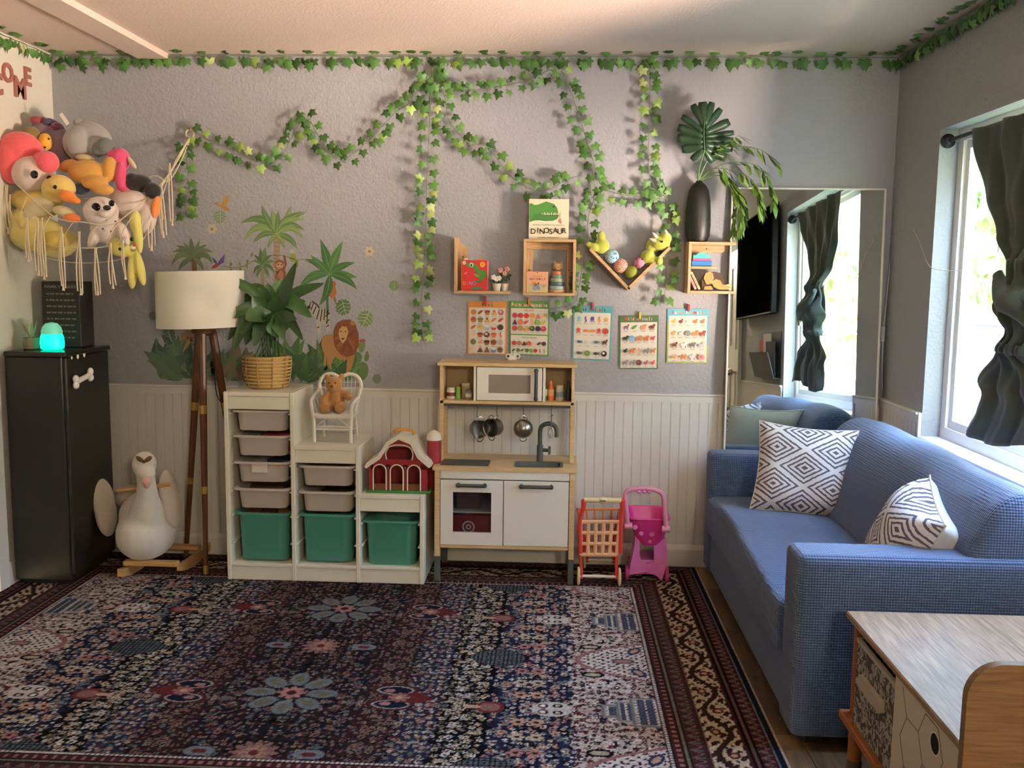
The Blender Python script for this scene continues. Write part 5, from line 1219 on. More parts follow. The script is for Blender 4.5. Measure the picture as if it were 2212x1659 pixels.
# ================================================================ WICKER DOLL CHAIR and TEDDY
wick = mat('wicker_white', '#ded8ca', .7, bump=.3, bscale=400)
CXc, CYc = W(728, 930, 4.46).x, 4.45
ch = thing('doll_chair', 'white wicker doll chair with a heart-shaped back on the middle step', 'chair', (CXc, CYc, H2 + .0004))
def wt(name, pts, r_=.006, n=6, k_=4): b = MB(); b.tube(catmull(pts, k_), r_, n); return b.build(name, wick, ch)
hwid, sh_ = .098, .125
for x in (-1, 1):
    wt('leg', [(x * .088, -.08, 0), (x * .088, -.08, .06), (x * .09, -.082, sh_)], .0085); wt('leg', [(x * .082, .085, 0), (x * .08, .075, .06), (x * .078, .07, sh_)], .0075)
    wt('brace', [(x * .088, -.078, .06), (x * .08, .075, .05)], .004)
    wt('armrest', [(x * .09, -.085, sh_), (x * .098, -.088, sh_ + .055), (x * .105, -.06, sh_ + .075), (x * .108, 0, sh_ + .085), (x * .10, .07, sh_ + .11)], .0085)
    wt('arm_fill', [(x * .09, -.02, sh_), (x * .106, -.02, sh_ + .08)], .004); wt('arm_fill', [(x * .085, .03, sh_), (x * .105, .03, sh_ + .09)], .004)
wt('brace', [(-.088, -.08, .062), (.088, -.08, .062)], .005); wt('brace', [(-.088, -.08, .075), (.088, -.08, .075)], .004)
wt('brace', [(-.08, .08, .05), (.08, .08, .05)], .004); wt('apron', [(-.085, -.082, .07), (-.03, -.082, sh_ - .012), (0, -.082, sh_ - .02), (.03, -.082, sh_ - .012), (.085, -.082, .07)], .003)
b = MB(); b.prism(rrect(-.095, -.09, .095, .085, .02, 4), sh_ - .008, sh_ + .006, 'xy'); b.build('seat', wick, ch)
b = MB()
for i in range(10): b.tube([(-.092, -.085 + i * .018, sh_ + .0065), (.092, -.085 + i * .018, sh_ + .0065)], .003, 5)
b.build('seat_weave', wick, ch)
heart = [(-.075, .07, sh_), (-.092, .08, sh_ + .08), (-.104, .088, sh_ + .13), (-.085, .092, sh_ + .172), (-.045, .092, sh_ + .185), (-.012, .09, sh_ + .172), (0, .09, sh_ + .160), (.012, .09, sh_ + .172), (.045, .092, sh_ + .185), (.085, .092, sh_ + .172), (.104, .088, sh_ + .13), (.092, .08, sh_ + .08), (.075, .07, sh_)]
wt('back_rim', heart, .009, 8); b = MB()
for i in range(-5, 6): b.tube([(i * .012, .074, sh_ + .005), (i * .018, .086, sh_ + .10), (i * .019, .09, sh_ + .165 + (.008 if abs(i) in (2, 3) else -.006) - (.03 if abs(i) == 5 else 0))], .0018, 4)
for z in (.03, .06, .09, .12, .145): b.tube([(-.085 - z * .1, .075 + z * .1, sh_ + z), (0, .076 + z * .1, sh_ + z), (.085 + z * .1, .075 + z * .1, sh_ + z)], .0016, 4)
b.build('back_weave', wick, ch)
bear = thing('teddy_bear', 'small golden-brown teddy bear sitting in the wicker chair', 'teddy bear', (CXc, CYc - .005, H2 + sh_ + .012))
gb = plm('#a87842')
plush('body', bear, [((0, .0, .055), (.045, .04, .055)), ((-.008, -.008, .135), (.042, .038, .038)), ((-.04, -.005, .168), (.015, .009, .016)), ((.03, -.0, .172), (.015, .009, .016)), ((-.006, -.04, .127), (.018, .016, .015)),
                     ('t', [V(.03, 0, .09), V(.06, -.02, .085), V(.072, -.04, .07)], [.022, .02, .018]), ('t', [V(-.03, 0, .085), V(-.052, -.02, .06), V(-.05, -.045, .04)], [.022, .02, .018]),
                     ('t', [V(.03, -.01, .028), V(.032, -.05, .026), V(.034, -.075, .028)], [.027, .026, .026]), ('t', [V(-.03, -.01, .028), V(-.036, -.05, .026), V(-.042, -.078, .028)], [.027, .026, .026])], gb, .005, 4)
for x in (-.022, .008): MB().ell((x, -.043, .145), .0042, (0, 0, 0), 10, 6).build('eye', mat('bead_#15131a', '#15131a', .15), bear)
MB().ell((-.007, -.056, .131), (.006, .004, .0045), (0, 0, 0), 10, 6).build('nose', mat('bead_#2b1c14', '#2b1c14', .4), bear)

# ================================================================ TOY BARN on the low step
red = mat('barn_red', '#8e2128', .45); cream_p = mat('barn_cream', '#e0d7c2', .45); green_p = mat('barn_green', '#3b7a35', .5)
BX, BYf = W(860, 1062, 4.31).x, 4.315
barn = thing('toy_barn', 'red toy barn with cream roof edge and a small silo on the low step', 'toy barn', (BX, BYf + .06, H3 + .0004))
X_ = lambda px: W(px, 1000, BYf).x - BX
zb = lambda py: W(860, py, BYf).z - H3
g = -.06
MB().bb((X_(791), g - .012, 0), (X_(930), .11, .012), .004).build('base', green_p, barn)
out = [(X_(797), .012), (X_(922), .012), (X_(925), zb(1003)), (X_(905), zb(985)), (X_(890), zb(958)), (X_(862), zb(948)), (X_(838), zb(960)), (X_(820), zb(985)), (X_(795), zb(1006))]
z0_ = .012
arches = [(X_(806), X_(834)), (X_(843), X_(871)), (X_(880), X_(908))]
# front wall built as posts between the arched stalls and an upper panel
b = MB(); at = zb(1014); xs_ = [X_(797)] + [v for a in arches for v in a] + [X_(922)]
for i in range(0, 8, 2): b.prism([(xs_[i], z0_), (xs_[i + 1], z0_), (xs_[i + 1], at), (xs_[i], at)], g, g + .01)
for a, c in arches:
    m_ = (a + c) / 2; r_ = (c - a) / 2; top = zb(1004)
    b.prism([(c, at - .0)] + [(c, top), (a, top), (a, at)] + arc(m_, at - r_ * .3, r_, 160, 20, 8, r_ * .9), g, g + .01)
loft0, loft1 = X_(835), X_(890); lz0, lz1 = zb(993), zb(966)
up = [(X_(795), zb(1004)), (X_(925), zb(1004)), (X_(925), zb(1002)), (X_(905), zb(984)), (X_(890), zb(957)), (X_(862), zb(947)), (X_(838), zb(959)), (X_(820), zb(984)), (X_(795), zb(1005))]
b.prism([(X_(795), zb(1004)), (X_(925), zb(1004)), (X_(912), zb(990)), (X_(905), lz0), (X_(820), lz0), (X_(808), zb(992))], g, g + .01)
b.prism([(X_(820), lz0), (loft0, lz0), (loft0, lz1), (X_(845), zb(955)), (X_(838), zb(959)), (X_(822), zb(982))], g, g + .01); b.prism([(loft1, lz0), (X_(905), lz0), (X_(904), zb(982)), (X_(890), zb(957)), (X_(880), zb(953)), (loft1, lz1)], g, g + .01)
b.prism([(loft0, lz1), (loft1, lz1), (X_(880), zb(953)), (X_(862), zb(947)), (X_(845), zb(955))], g, g + .01)
b.build('front_wall', red, barn, smooth=0)
MB().prism([(p_[0] * .98, p_[1]) for p_ in out], .09, .1).build('back_wall', red, barn, smooth=0)
for x0, x1 in ((X_(797), X_(799)), (X_(920), X_(922))): MB().bb((x0, g + .01, z0_), (x1, .09, zb(1006))).build('side_wall', red, barn, smooth=0)
ro = [(X_(788), zb(1010)), (X_(792), zb(1001)), (X_(816), zb(985)), (X_(835), zb(955)), (X_(862), zb(938)), (X_(892), zb(952)), (X_(908), zb(982)), (X_(928), zb(998)), (X_(932), zb(1006))]
ri = [(X_(793), zb(1013)), (X_(798), zb(1008)), (X_(822), zb(992)), (X_(841), zb(962)), (X_(862), zb(949)), (X_(887), zb(959)), (X_(902), zb(988)), (X_(922), zb(1005)), (X_(927), zb(1009))]
b = MB(); b.prism(ro + ri[::-1], g - .012, .105); b.build('roof', cream_p, barn)
for a, c in arches:
    m_ = (a + c) / 2; r_ = (c - a) / 2
    b = MB(); b.tube([(a, g - .001, z0_)] + [(x, g - .001, z) for x, z in arc(m_, at - r_ * .3, r_, 180, 0, 10)] + [(c, g - .001, z0_)], .0032, 6); b.build('arch_trim', cream_p, barn)
    MB().bb((a + .002, g + .012, z0_), (c - .002, g + .018, z0_ + .028)).build('stall_gate', mat('stall_brown', '#7a4a2c', .6), barn, smooth=0)
b = MB(); b.tube(catmull([(loft0, g - .001, lz0), (loft0 - .004, g - .001, (lz0 + lz1) / 2), (loft0 + .012, g - .001, lz1), ((loft0 + loft1) / 2, g - .001, lz1 + .01), (loft1 - .012, g - .001, lz1), (loft1 + .004, g - .001, (lz0 + lz1) / 2), (loft1, g - .001, lz0)], 4), .0035, 6); b.build('loft_trim', cream_p, barn)
for px in (838, 875): MB().ell((X_(px), g - .002, zb(1011)), (.004, .002, .006), (0, 0, 0), 8, 6).build('lantern', mat('lantern', '#5b6f78', .4), barn)
b = MB(); b.tube(catmull([(X_(848), -.01, zb(940)), (X_(850), -.01, zb(933)), (X_(866), -.01, zb(932)), (X_(888), -.01, zb(934)), (X_(890), -.01, zb(942))], 4), .007, 8); b.build('carry_handle', mat('handle_orange', '#cf8a3a', .4), barn)
sx_ = X_(926) + .012; b = MB(); b.lathe([(.034, 0), (.034, zb(954))], 22, (sx_, .045, .0)); b.build('silo', red, barn)
b = MB(); b.lathe([(.037, zb(957)), (.037, zb(952)), (.03, zb(943)), (.012, zb(937)), (.006, zb(936)), (0, zb(935))], 22, (sx_, .045, 0)); b.build('silo_dome', cream_p, barn)

# ================================================================ SHOPPING CARTS
rc_ = mat('cart_red', '#d8413c', .4); peach = mat('cart_peach', '#e6b48c', .5); tan = mat('cart_tan', '#e0c99a', .5)
CYr = 4.39
cart = thing('toy_cart', 'red toy shopping cart with a peach lattice basket and cream wheels', 'toy cart', (W(1293, 1250, CYr).x, CYr, RZ))
Q = lambda px, py, y=CYr - .05: Vector(W(px, py, y))
yA, yB = CYr - .055, CYr + .20
def lattice(c00, c10, c11, c01, nu, nv, m, name, parent, bar=.0045, rim=.009):
    """woven panel between four corners"""
    f = lambda u, v: (c00.lerp(c10, u)).lerp(c01.lerp(c11, u), v); b = MB()
    for i in range(nu + 1): b.tube([f(i / nu, 0), f(i / nu, 1)], rim if i in (0, nu) else bar, 6)
    for j in range(nv + 1): b.tube([f(0, j / nv), f(1, j / nv)], rim if j in (0, nv) else bar, 6)
    return b.build(name, m, parent, True)
fl0, fl1, ft0, ft1 = Q(1254, 1198, yA), Q(1332, 1198, yA), Q(1254, 1127, yA), Q(1338, 1127, yA)
lattice(fl0, fl1, ft1, ft0, 5, 3, peach, 'front_panel', cart, .0095, .010)
bl0, bl1, bt0, bt1 = Q(1268, 1185, yB), Q(1322, 1185, yB), Q(1248, 1100, yB), Q(1340, 1100, yB)
lattice(bl0, bl1, bt1, bt0, 5, 3, mat('cart_orange', '#e08a4e', .5), 'back_panel', cart, .006, .007)
for s, (a, c, d_, e_) in ((0, (fl0, bl0, bt0, ft0)), (1, (fl1, bl1, bt1, ft1))): lattice(a, c, d_, e_, 6, 3, rc_, 'side_panel', cart, .006, .009)
b = MB(); b.add([fl0, fl1, bl1, bl0], [(0, 1, 2, 3)]); b.add([p_ + V(0, 0, -.006) for p_ in (fl0, fl1, bl1, bl0)], [(0, 1, 2, 3)]); b.build('basket_floor', peach, cart, True, smooth=0)
for px, sgn in ((1258, -1), (1342, 1)):
    b = MB(); b.tube(catmull([Q(px - 3 * 0 + (-4 if sgn < 0 else -2), 1195, yA - .004), Q(px + (-6 if sgn < 0 else 0), 1130, yA - .01), Q(px + (2 if sgn < 0 else 2), 1098, yA - .02), Q(px + 3, 1080, yA - .025)], 4), [.010] * 9 + [.012] * 4, 8); b.build('upright', rc_, cart, True)
h0, h1 = Q(1262, 1080, yA - .025), Q(1342, 1081, yA - .025)
b = MB(); b.tube([h0, h1], .012, 12); b.build('push_handle', tan, cart, True)
b = MB(); mp = (h0 + h1) / 2; b.ell(mp + V(0, -.006, 0), (.022, .011, .017), (0, 0, 0), 18, 10); bd = b.build('badge', tan, cart, True)
A = Art(lambda u, v: mp + V(u, -.0172, v), (0, -1, 0)); A.rect(-.014, -.004, .014, .004, '#6a6258'); A.build('badge_print', bd)
wz = .043
wl = []
for px, yy in ((1250, yA), (1338, yA), (1262, yB), (1330, yB)):
    cx = W(px, 1240, yy).x; M = Matrix.Translation((cx, yy, RZ + wz)) @ Matrix.Rotation(PI / 2, 4, 'Y')
    b = MB(); b.lathe([(.012, -.007), (.036, -.007), (wz, -.004), (wz, .004), (.036, .007), (.012, .007)], 24, M=M); b.build('wheel', tan, cart, True); wl.append(V(cx, yy, RZ + wz))
for i, j in ((0, 1), (2, 3)): b = MB(); b.tube([wl[i], wl[j]], .007, 8); b.build('axle', mat('axle_white', '#e5ddd2', .4), cart, True)
for i, (a, c) in enumerate(((fl0, 0), (fl1, 1), (bl0, 2), (bl1, 3))):
    b = MB(); w_ = wl[c]; sgn = 1 if c in (0, 2) else -1; b.tube([a, V(w_.x + sgn * .014, w_.y, w_.z + .01), V(w_.x + sgn * .014, w_.y, w_.z - .012)], .0075, 8); b.build('wheel_fork', rc_, cart, True)
pk = mat('cart_pink', '#d873b8', .35); hp = mat('cart_hot_pink', '#d23a8e', .35); dp = mat('cart_deep_pink', '#c03a80', .4); lp = mat('cart_light_pink', '#d98aa8', .4)
CYp = 4.42
pc = thing('toy_cart', 'pink plastic toy cart with a hot pink spotted basket and tall looped handle', 'toy cart', (W(1400, 1250, CYp).x, CYp, RZ))
Q2 = lambda px, py, y=CYp: Vector(W(px, py, y))
def qloop(pts, y): return [Q2(px, py, y) for px, py in pts]
# base shell: arched front with an opening, tapering up to the basket
yf, yb_ = CYp - .02, CYp + .17
outer = [(1358, 1243), (1365, 1215), (1372, 1180), (1373, 1160), (1438, 1160), (1440, 1185), (1442, 1215), (1432, 1252), (1415, 1243), (1395, 1235), (1375, 1240)]
bl = MB()
legL = [(1358, 1243), (1363, 1215), (1371, 1180), (1372, 1158), (1381, 1158), (1382, 1200), (1386, 1213), (1395, 1218), (1413, 1214), (1413, 1166), (1430, 1166), (1438, 1164), (1441, 1190), (1440, 1220), (1430, 1254), (1416, 1243), (1395, 1236), (1375, 1239)]
F_ = qloop(legL, yf); B_ = [Q2(px, py, yb_) for px, py in legL]; F2 = [p_ + V(0, .02, 0) for p_ in F_]
n_ = len(F_); bl.add(F_ + F2, [tuple(range(n_)), tuple(range(2 * n_ - 1, n_ - 1, -1))] + [(i, i + n_, (i + 1) % n_ + n_, (i + 1) % n_) for i in range(n_)])
sides = [[(1358, 1243), (1363, 1215), (1371, 1180), (1372, 1158)], [(1430, 1254), (1440, 1220), (1441, 1190), (1438, 1164)]]
for sd_ in sides:
    a = [Q2(px, py, yf + .002) for px, py in sd_]; c = [p_ + V((.012 if sd_[0][0] < 1400 else -.012), .18, 0) for p_ in a]; m_ = len(a)
    w_ = V(.012 if sd_[0][0] < 1400 else -.012, 0, 0); vs = a + c + [p_ + w_ for p_ in a] + [p_ + w_ for p_ in c]
    fs = [(i, i + 1, m_ + i + 1, m_ + i) for i in range(m_ - 1)] + [(2 * m_ + i, 2 * m_ + i + 1, 3 * m_ + i + 1, 3 * m_ + i) for i in range(m_ - 1)] + [(m_ + i, m_ + i + 1, 3 * m_ + i + 1, 3 * m_ + i) for i in range(m_ - 1)]
    bl.add(vs, fs)
bl.build('base_shell', pk, pc, True, smooth=40)
bs_ = MB(); bs_.bb((Q2(1375, 1215, yf).x, yf + .02, Q2(1375, 1222, yf).z), (Q2(1428, 1215, yf).x, yf + .17, Q2(1375, 1212, yf).z), .004); bs_.build('lower_tray', pk, pc, True)
# basket: flared tub with round holes in front
def bloop(px0, px1, py, y0_, y1_, r_=.03):
    a = Q2(px0, py, y0_); c = Q2(px1, py, y0_); return [(x, y, a.z) for x, y in rrect(a.x, y0_, c.x, y1_, r_, 4)]
bk_ = MB(); t0 = bloop(1360, 1448, 1122, CYp - .06, CYp + .20, .04); t1 = bloop(1372, 1437, 1163, CYp - .035, CYp + .17, .035); t2 = bloop(1388, 1424, 1178, CYp - .02, CYp + .15, .02)
ti = [(x * .0 + x, y, z) for x, y, z in bloop(1364, 1444, 1121.5, CYp - .054, CYp + .194, .036)]; tj = bloop(1376, 1433, 1160, CYp - .030, CYp + .165, .03)
bk_.loft([t2, t1, t0, ti, tj], True, True); bsk = bk_.build('basket', hp, pc, True, smooth=50)
b = MB(); b.tube(t0, .006, 6, closed=True); b.build('basket_rim', hp, bsk, True)
for px, py, r_ in ((1372, 1139, 5.5), (1386, 1137, 6), (1385, 1152, 5), (1406, 1139, 6), (1408, 1154, 5.5), (1420, 1145, 5), (1404, 1170, 4)):
    p_ = Q2(px, py, CYp - .056 + .02 * max(0, (py - 1122)) / 41); b = MB(); b.lathe([(r_ / 455, -.0012), (r_ / 455, .0012), (0, .0014)], 16, M=Matrix.Translation(p_) @ Matrix.Rotation(PI / 2 + .2, 4, 'X')); b.build('round_hole', mat('hole_pink', '#e586c4', .5), bsk, True)
hd = catmull([Q2(1356, 1135, CYp - .07), Q2(1352, 1100, CYp - .075), Q2(1350, 1075, CYp - .08), Q2(1354, 1062, CYp - .08), Q2(1370, 1056, CYp - .08), Q2(1400, 1056, CYp - .08), Q2(1422, 1061, CYp - .08), Q2(1433, 1072, CYp - .08), Q2(1436, 1100, CYp - .075), Q2(1439, 1142, CYp - .07)], 5)
b = MB(); b.tube(hd, .0115, 10); hdl = b.build('handle', lp, pc, True)
for px in (1380, 1391, 1402): b = MB(); b.ell(Q2(px, 1062, CYp - .08), (.012, .012, .009), (0, 0, 0), 10, 6); b.build('finger_grip', lp, hdl, True)
for px, py in ((1357, 1136), (1438, 1143)):
    b = MB(); p_ = Q2(px, py, CYp - .07); b.tube([p_ + V(-.018, 0, 0), p_ + V(.018, 0, 0)], .016, 14); b.build('hinge', lp, pc, True)
for px, yy, r_ in ((1354, yf + .02, .036), (1440, yf + .02, .036), (1360, yb_, .034), (1432, yb_, .034)):
    cx = W(px, 1235, yy).x; b = MB(); b.lathe([(.008, -.009), (r_ * .9, -.008), (r_, -.004), (r_, .004), (r_ * .9, .008), (.008, .009)], 22, M=Matrix.Translation((cx, yy, RZ + r_)) @ Matrix.Rotation(PI / 2, 4, 'Y')); b.build('wheel', dp, pc, True)
for yy in (yf + .02, yb_): b = MB(); b.tube([(W(1354, 1235, yy).x, yy, RZ + .036), (W(1440, 1235, yy).x, yy, RZ + .036)], .005, 8); b.build('axle', dp, pc, True)
# ================================================================ IVY GARLANDS
def ivy_mesh(nm, m):
    o = [(0, .02), (.20, .20), (.46, .14), (.38, -.10), (.56, -.34), (.24, -.40), (0, -.82), (-.24, -.40), (-.56, -.34), (-.38, -.10), (-.46, .14), (-.20, .20)]
    zs = [0, -.06, -.16, -.06, -.20, -.08, -.22, -.08, -.20, -.06, -.16, -.06]
    vs = [(0, -.16, .05)] + [(x, y, z) for (x, y), z in zip(o, zs)]; n = len(o)
    me = bpy.data.meshes.new(nm); me.from_pydata(vs, [], [(0, 1 + (i + 1) % n, 1 + i) for i in range(n)]); me.materials.append(m); me.shade_smooth(); return me
ivy = [ivy_mesh('ivy_leaf', mat('ivy_dark', '#3f6a31', .5, rand=.3)), ivy_mesh('ivy_leaf', mat('ivy_mid', '#517d38', .5, rand=.25)), ivy_mesh('ivy_leaf', mat('ivy_light', '#8aac50', .5, rand=.2)), ivy_mesh('ivy_leaf', mat('ivy_pale', '#b5c57c', .5, rand=.15))]
vine_m = mat('ivy_stem', '#6f8a55', .6)
ri = random.Random(11)
def put_leaf(parent, p, out, tip, size, pw=(5, 9, 2, .7)):
    """leaf at p facing 'out', its point towards 'tip'"""
    n = Vector(out).normalized(); t = Vector(tip); t = (t - n * t.dot(n)).normalized(); y = -t; x = y.cross(n)
    M = Matrix((x, y, n)).transposed() @ Euler((ri.uniform(-.45, .45), ri.uniform(-.45, .45), ri.uniform(-.5, .5))).to_matrix()
    o = link('leaf', ri.choices(ivy, pw)[0], parent, Vector(p) - parent.location, M.to_euler(), (size,) * 3); return o
def vine(label, pts, y=4.668, size=.049, step=.042, name='ivy_vine', off=.026, pw=(6, 9, 1.3, .3)):
    P = catmull([W(a, b_, y) for a, b_ in pts], 8); root = thing(name, label, 'garland', P[0], group='ivy garlands')
    b = MB(); b.tube([p + V(ri.uniform(-.002, .002), ri.uniform(-.006, .004), ri.uniform(-.002, .002)) for p in P], .0016, 5); b.build('stem', vine_m, root, True)
    d = 0; nxt = .01; side = 1
    for a, c in zip(P, P[1:]):
        L = (c - a).length; t = (c - a).normalized() if L else V(1, 0, 0)
        while nxt <= d + L and L:
            p = a.lerp(c, (nxt - d) / L); nrm = V(-t.z, 0, t.x)
            for sd in ((side, -side) if ri.random() < .35 else (side,)):
                o_ = nrm * sd; q = p + o_ * (off + ri.uniform(-.006, .008)) + V(0, -ri.uniform(.004, .03), 0)
                tipd = o_ * .6 + V(0, 0, -.9); put_leaf(root, q, (ri.uniform(-.2, .3), -1, ri.uniform(-.1, .3)), tipd, size * ri.uniform(.8, 1.12), pw)
            side = -side; nxt += step * ri.uniform(.55, .95)
        d += L
    return root
vine('short ivy strand hanging below the wooden ring', [(405, 296), (404, 340), (407, 400), (402, 440), (404, 470)])
vine('ivy swag from the wooden ring to the left peak', [(416, 283), (450, 300), (500, 322), (545, 343), (580, 352), (603, 345), (618, 322), (634, 288), (655, 258), (659, 243)])
vine('ivy swag dipping right of the left peak and climbing to the ceiling', [(661, 245), (682, 282), (702, 317), (725, 340), (742, 345), (766, 330), (800, 300), (832, 266), (852, 245), (880, 225), (905, 195), (925, 172), (934, 145)])
vine('long straight ivy strand hanging left of the letter shelves', [(936, 140), (931, 200), (928, 260), (925, 330), (922, 400), (920, 480), (918, 540), (914, 600), (911, 660), (914, 738)], pw=(4, 8, 4, 2))
vine('ivy swag running right just below the ceiling garland', [(946, 160), (960, 188), (985, 194), (1015, 195), (1055, 190), (1105, 182), (1145, 170), (1175, 156), (1204, 147)])
vine('ivy strand sweeping down above the green dinosaur book', [(946, 170), (962, 215), (966, 245), (977, 272), (1000, 298), (1016, 312), (1046, 312), (1066, 332), (1087, 362), (1110, 386), (1140, 405), (1165, 411), (1190, 407), (1216, 392), (1245, 380)])
vine('ivy strand curving down and right over the V shelf', [(1213, 148), (1226, 182), (1241, 222), (1254, 262), (1268, 306), (1281, 346), (1290, 384), (1310, 409), (1335, 419), (1372, 423), (1410, 426), (1436, 430)])
vine('ivy strand hanging between the O and V shelves onto the posters', [(1285, 398), (1282, 432), (1271, 470), (1268, 520), (1258, 580), (1250, 622), (1242, 652), (1215, 662), (1188, 667)], pw=(7, 7, 2, 1))
vine('long ivy strand hanging between the V and E shelves', [(1392, 132), (1403, 152), (1404, 200), (1402, 270), (1400, 330), (1403, 380), (1422, 412), (1440, 432), (1447, 470), (1446, 520), (1442, 590), (1434, 640), (1424, 662)], pw=(7, 8, 2, .6))
def garland(label, a, c, wall_n, nleaf, dense=()):
    a, c = Vector(a), Vector(c); root = thing('ceiling_garland', label, 'garland', a, group='ivy garlands along the ceiling')
    b = MB(); b.tube([a.lerp(c, i / 40) + V(0, 0, ri.uniform(-.004, .002)) for i in range(41)], .002, 5); b.build('stem', vine_m, root, True); wn = Vector(wall_n)
    for i in range(nleaf):
        t = (i + .5) / nleaf; p = a.lerp(c, t); al = (c - a).normalized()
        for k_ in range(2): put_leaf(root, p + al * ri.uniform(.004, .03) * (1 if k_ else -1) + wn * ri.uniform(.002, .012) + V(0, 0, -.016 - ri.uniform(0, .012)), wn + V(0, 0, ri.uniform(-.3, .2)), V(0, 0, -1), .056 * ri.uniform(.9, 1.15), (8, 8, 1.0, .3))
        put_leaf(root, p + al * ri.uniform(-.03, .03) + wn * ri.uniform(.03, .05) + V(0, 0, .004), wn * .35 + V(0, 0, -1), wn + al * ri.uniform(-.6, .6), .058, (8, 6, 0, 0))
        for (d0, d1) in dense:
            if d0 < t < d1: put_leaf(root, p + wn * .02 + V(0, 0, -.035 - ri.uniform(0, .02)), wn, V(0, 0, -1), .05, (8, 8, 1, 0))
    return root
HG = HC - .012
garland('leafy ivy garland along the ceiling edge of the long grey wall', (XL + .015, YB - .012, HG), (XR - .015, YB - .012, HG), (0, -1, 0), 40, ((.0, .1), (.26, .33), (.42, .45), (.62, .64)))
garland('ivy garland along the ceiling edge of the white left wall', (XL + .012, 3.6, HG), (XL + .012, YB - .02, HG), (1, 0, 0), 12)
garland('thick ivy garland along the ceiling edge above the window', (XR - .012, 3.2, HG), (XR - .012, YB - .02, HG), (-1, 0, 0), 26, ((0, 1),))

# ================================================================ LETTER SHELVES
pine = wood_mat('pine', '#b18a60', '#ceac82', (4, 30, 30), .5); pine_v = wood_mat('pine_upright', '#b18a60', '#ceac82', (30, 30, 4), .5)
FY = 4.585; F = lambda px, py: Vector(W(px, py, FY)); hole_m = mat('screw_dark', '#3a2a1c', .7)
def board(root, name, lo, hi, m): return MB().bb((min(lo[0], hi[0]), lo[1], min(lo[2], hi[2])), (max(lo[0], hi[0]), hi[1], max(lo[2], hi[2])), .0012).build(name, m, root, True)
def screw(root, x, z): MB().tube([(x, YB - .0155, z), (x, YB - .0135, z)], .0035, 10).build('screw', hole_m, root, True)
th = .014
sL = thing('letter_shelf', 'pine wall shelf shaped like the letter L holding the red dinosaur book', 'shelf', F(1040, 632), group='pine letter shelves'); sL.location.y = 4.64
l0, l1 = F(980.5, 634), F(1102, 634); lt = F(981, 513).z
board(sL, 'upright', (l0.x, FY, l0.z), (l0.x + th, YB - .001, lt), pine_v); board(sL, 'base_board', (l0.x + th, FY, l0.z), (l1.x, YB - .001, l0.z + th), pine); LZ = l0.z + th
b = MB(); b.prism([(l0.x + th, LZ), (l0.x + th + .042, LZ), (l0.x + th + .042, lt - .05), (l0.x + th, lt - .012)], YB - .014, YB - .001); b.build('mounting_strip', pine_v, sL, True); screw(sL, l0.x + th + .02, lt - .09)
sO = thing('letter_shelf', 'square pine box shelf for the letter O with books inside', 'shelf', F(1187, 637), group='pine letter shelves'); sO.location.y = 4.64
o0, o1 = F(1129.5, 638), F(1245, 517)
board(sO, 'base_board', (o0.x, FY, o0.z), (o1.x, YB - .001, o0.z + th), pine); board(sO, 'top_board', (o0.x, FY, o1.z - th), (o1.x, YB - .001, o1.z), pine)
board(sO, 'upright', (o0.x, FY, o0.z + th), (o0.x + th, YB - .001, o1.z - th), pine_v); board(sO, 'upright', (o1.x - th, FY, o0.z + th), (o1.x, YB - .001, o1.z - th), pine_v); OZ = o0.z + th; OT = o1.z
for x in (o0.x + th, o1.x - th - .03): board(sO, 'mounting_strip', (x, YB - .014, OZ), (x + .03, YB - .001, OT - th - .03), pine_v); screw(sO, x + .012, OZ + .11)
board(sO, 'mounting_strip', (o0.x + th, YB - .014, OT - th - .035), (o1.x - th, YB - .001, OT - th), pine)
sV = thing('letter_shelf', 'pine wall shelf shaped like the letter V holding the dinosaur caterpillar', 'shelf', F(1357, 627), group='pine letter shelves'); sV.location.y = 4.64
v0, va, v1 = F(1273, 540), F(1357.5, 628), F(1450, 537)
def arm(root, a, c, sgn):
    d = (c - a).normalized(); n = V(-d.z, 0, d.x) * sgn; q = [a, c, c + n * th, a + n * th]; b = MB(); b.prism([(p.x, p.z) for p in q], FY, YB - .001); return b.build('arm_board', pine, root, True)
arm(sV, va, v0, -1); arm(sV, va + V(.004, 0, .004), v1, 1)
sE = thing('letter_shelf', 'pine wall shelf shaped like the letter E under the black vase', 'shelf', F(1530, 632), group='pine letter shelves'); sE.location.y = 4.64
e0 = F(1484.5, 634); et = F(1485, 522).z; e1, em, eb = F(1590, 522).x, F(1549, 575).x, F(1586, 634).x; ez = F(1520, 581).z
board(sE, 'upright', (e0.x, FY, e0.z), (e0.x + th, YB - .001, et), pine_v); board(sE, 'top_board', (e0.x + th, FY, et - th), (e1, YB - .001, et), pine); board(sE, 'middle_board', (e0.x + th, FY, ez), (em, YB - .001, ez + th * .9), pine); board(sE, 'base_board', (e0.x + th, FY, e0.z), (eb, YB - .001, e0.z + th), pine)
b = MB(); b.prism([(e0.x + th, et - th), (e1 - .005, et - th), (e1 - .045, et - th - .035), (e0.x + th, et - th - .035)], YB - .014, YB - .001); b.build('mounting_strip', pine, sE, True); screw(sE, e0.x + .10, et - th - .016)
EZ = e0.z + th; EM = ez + th * .9

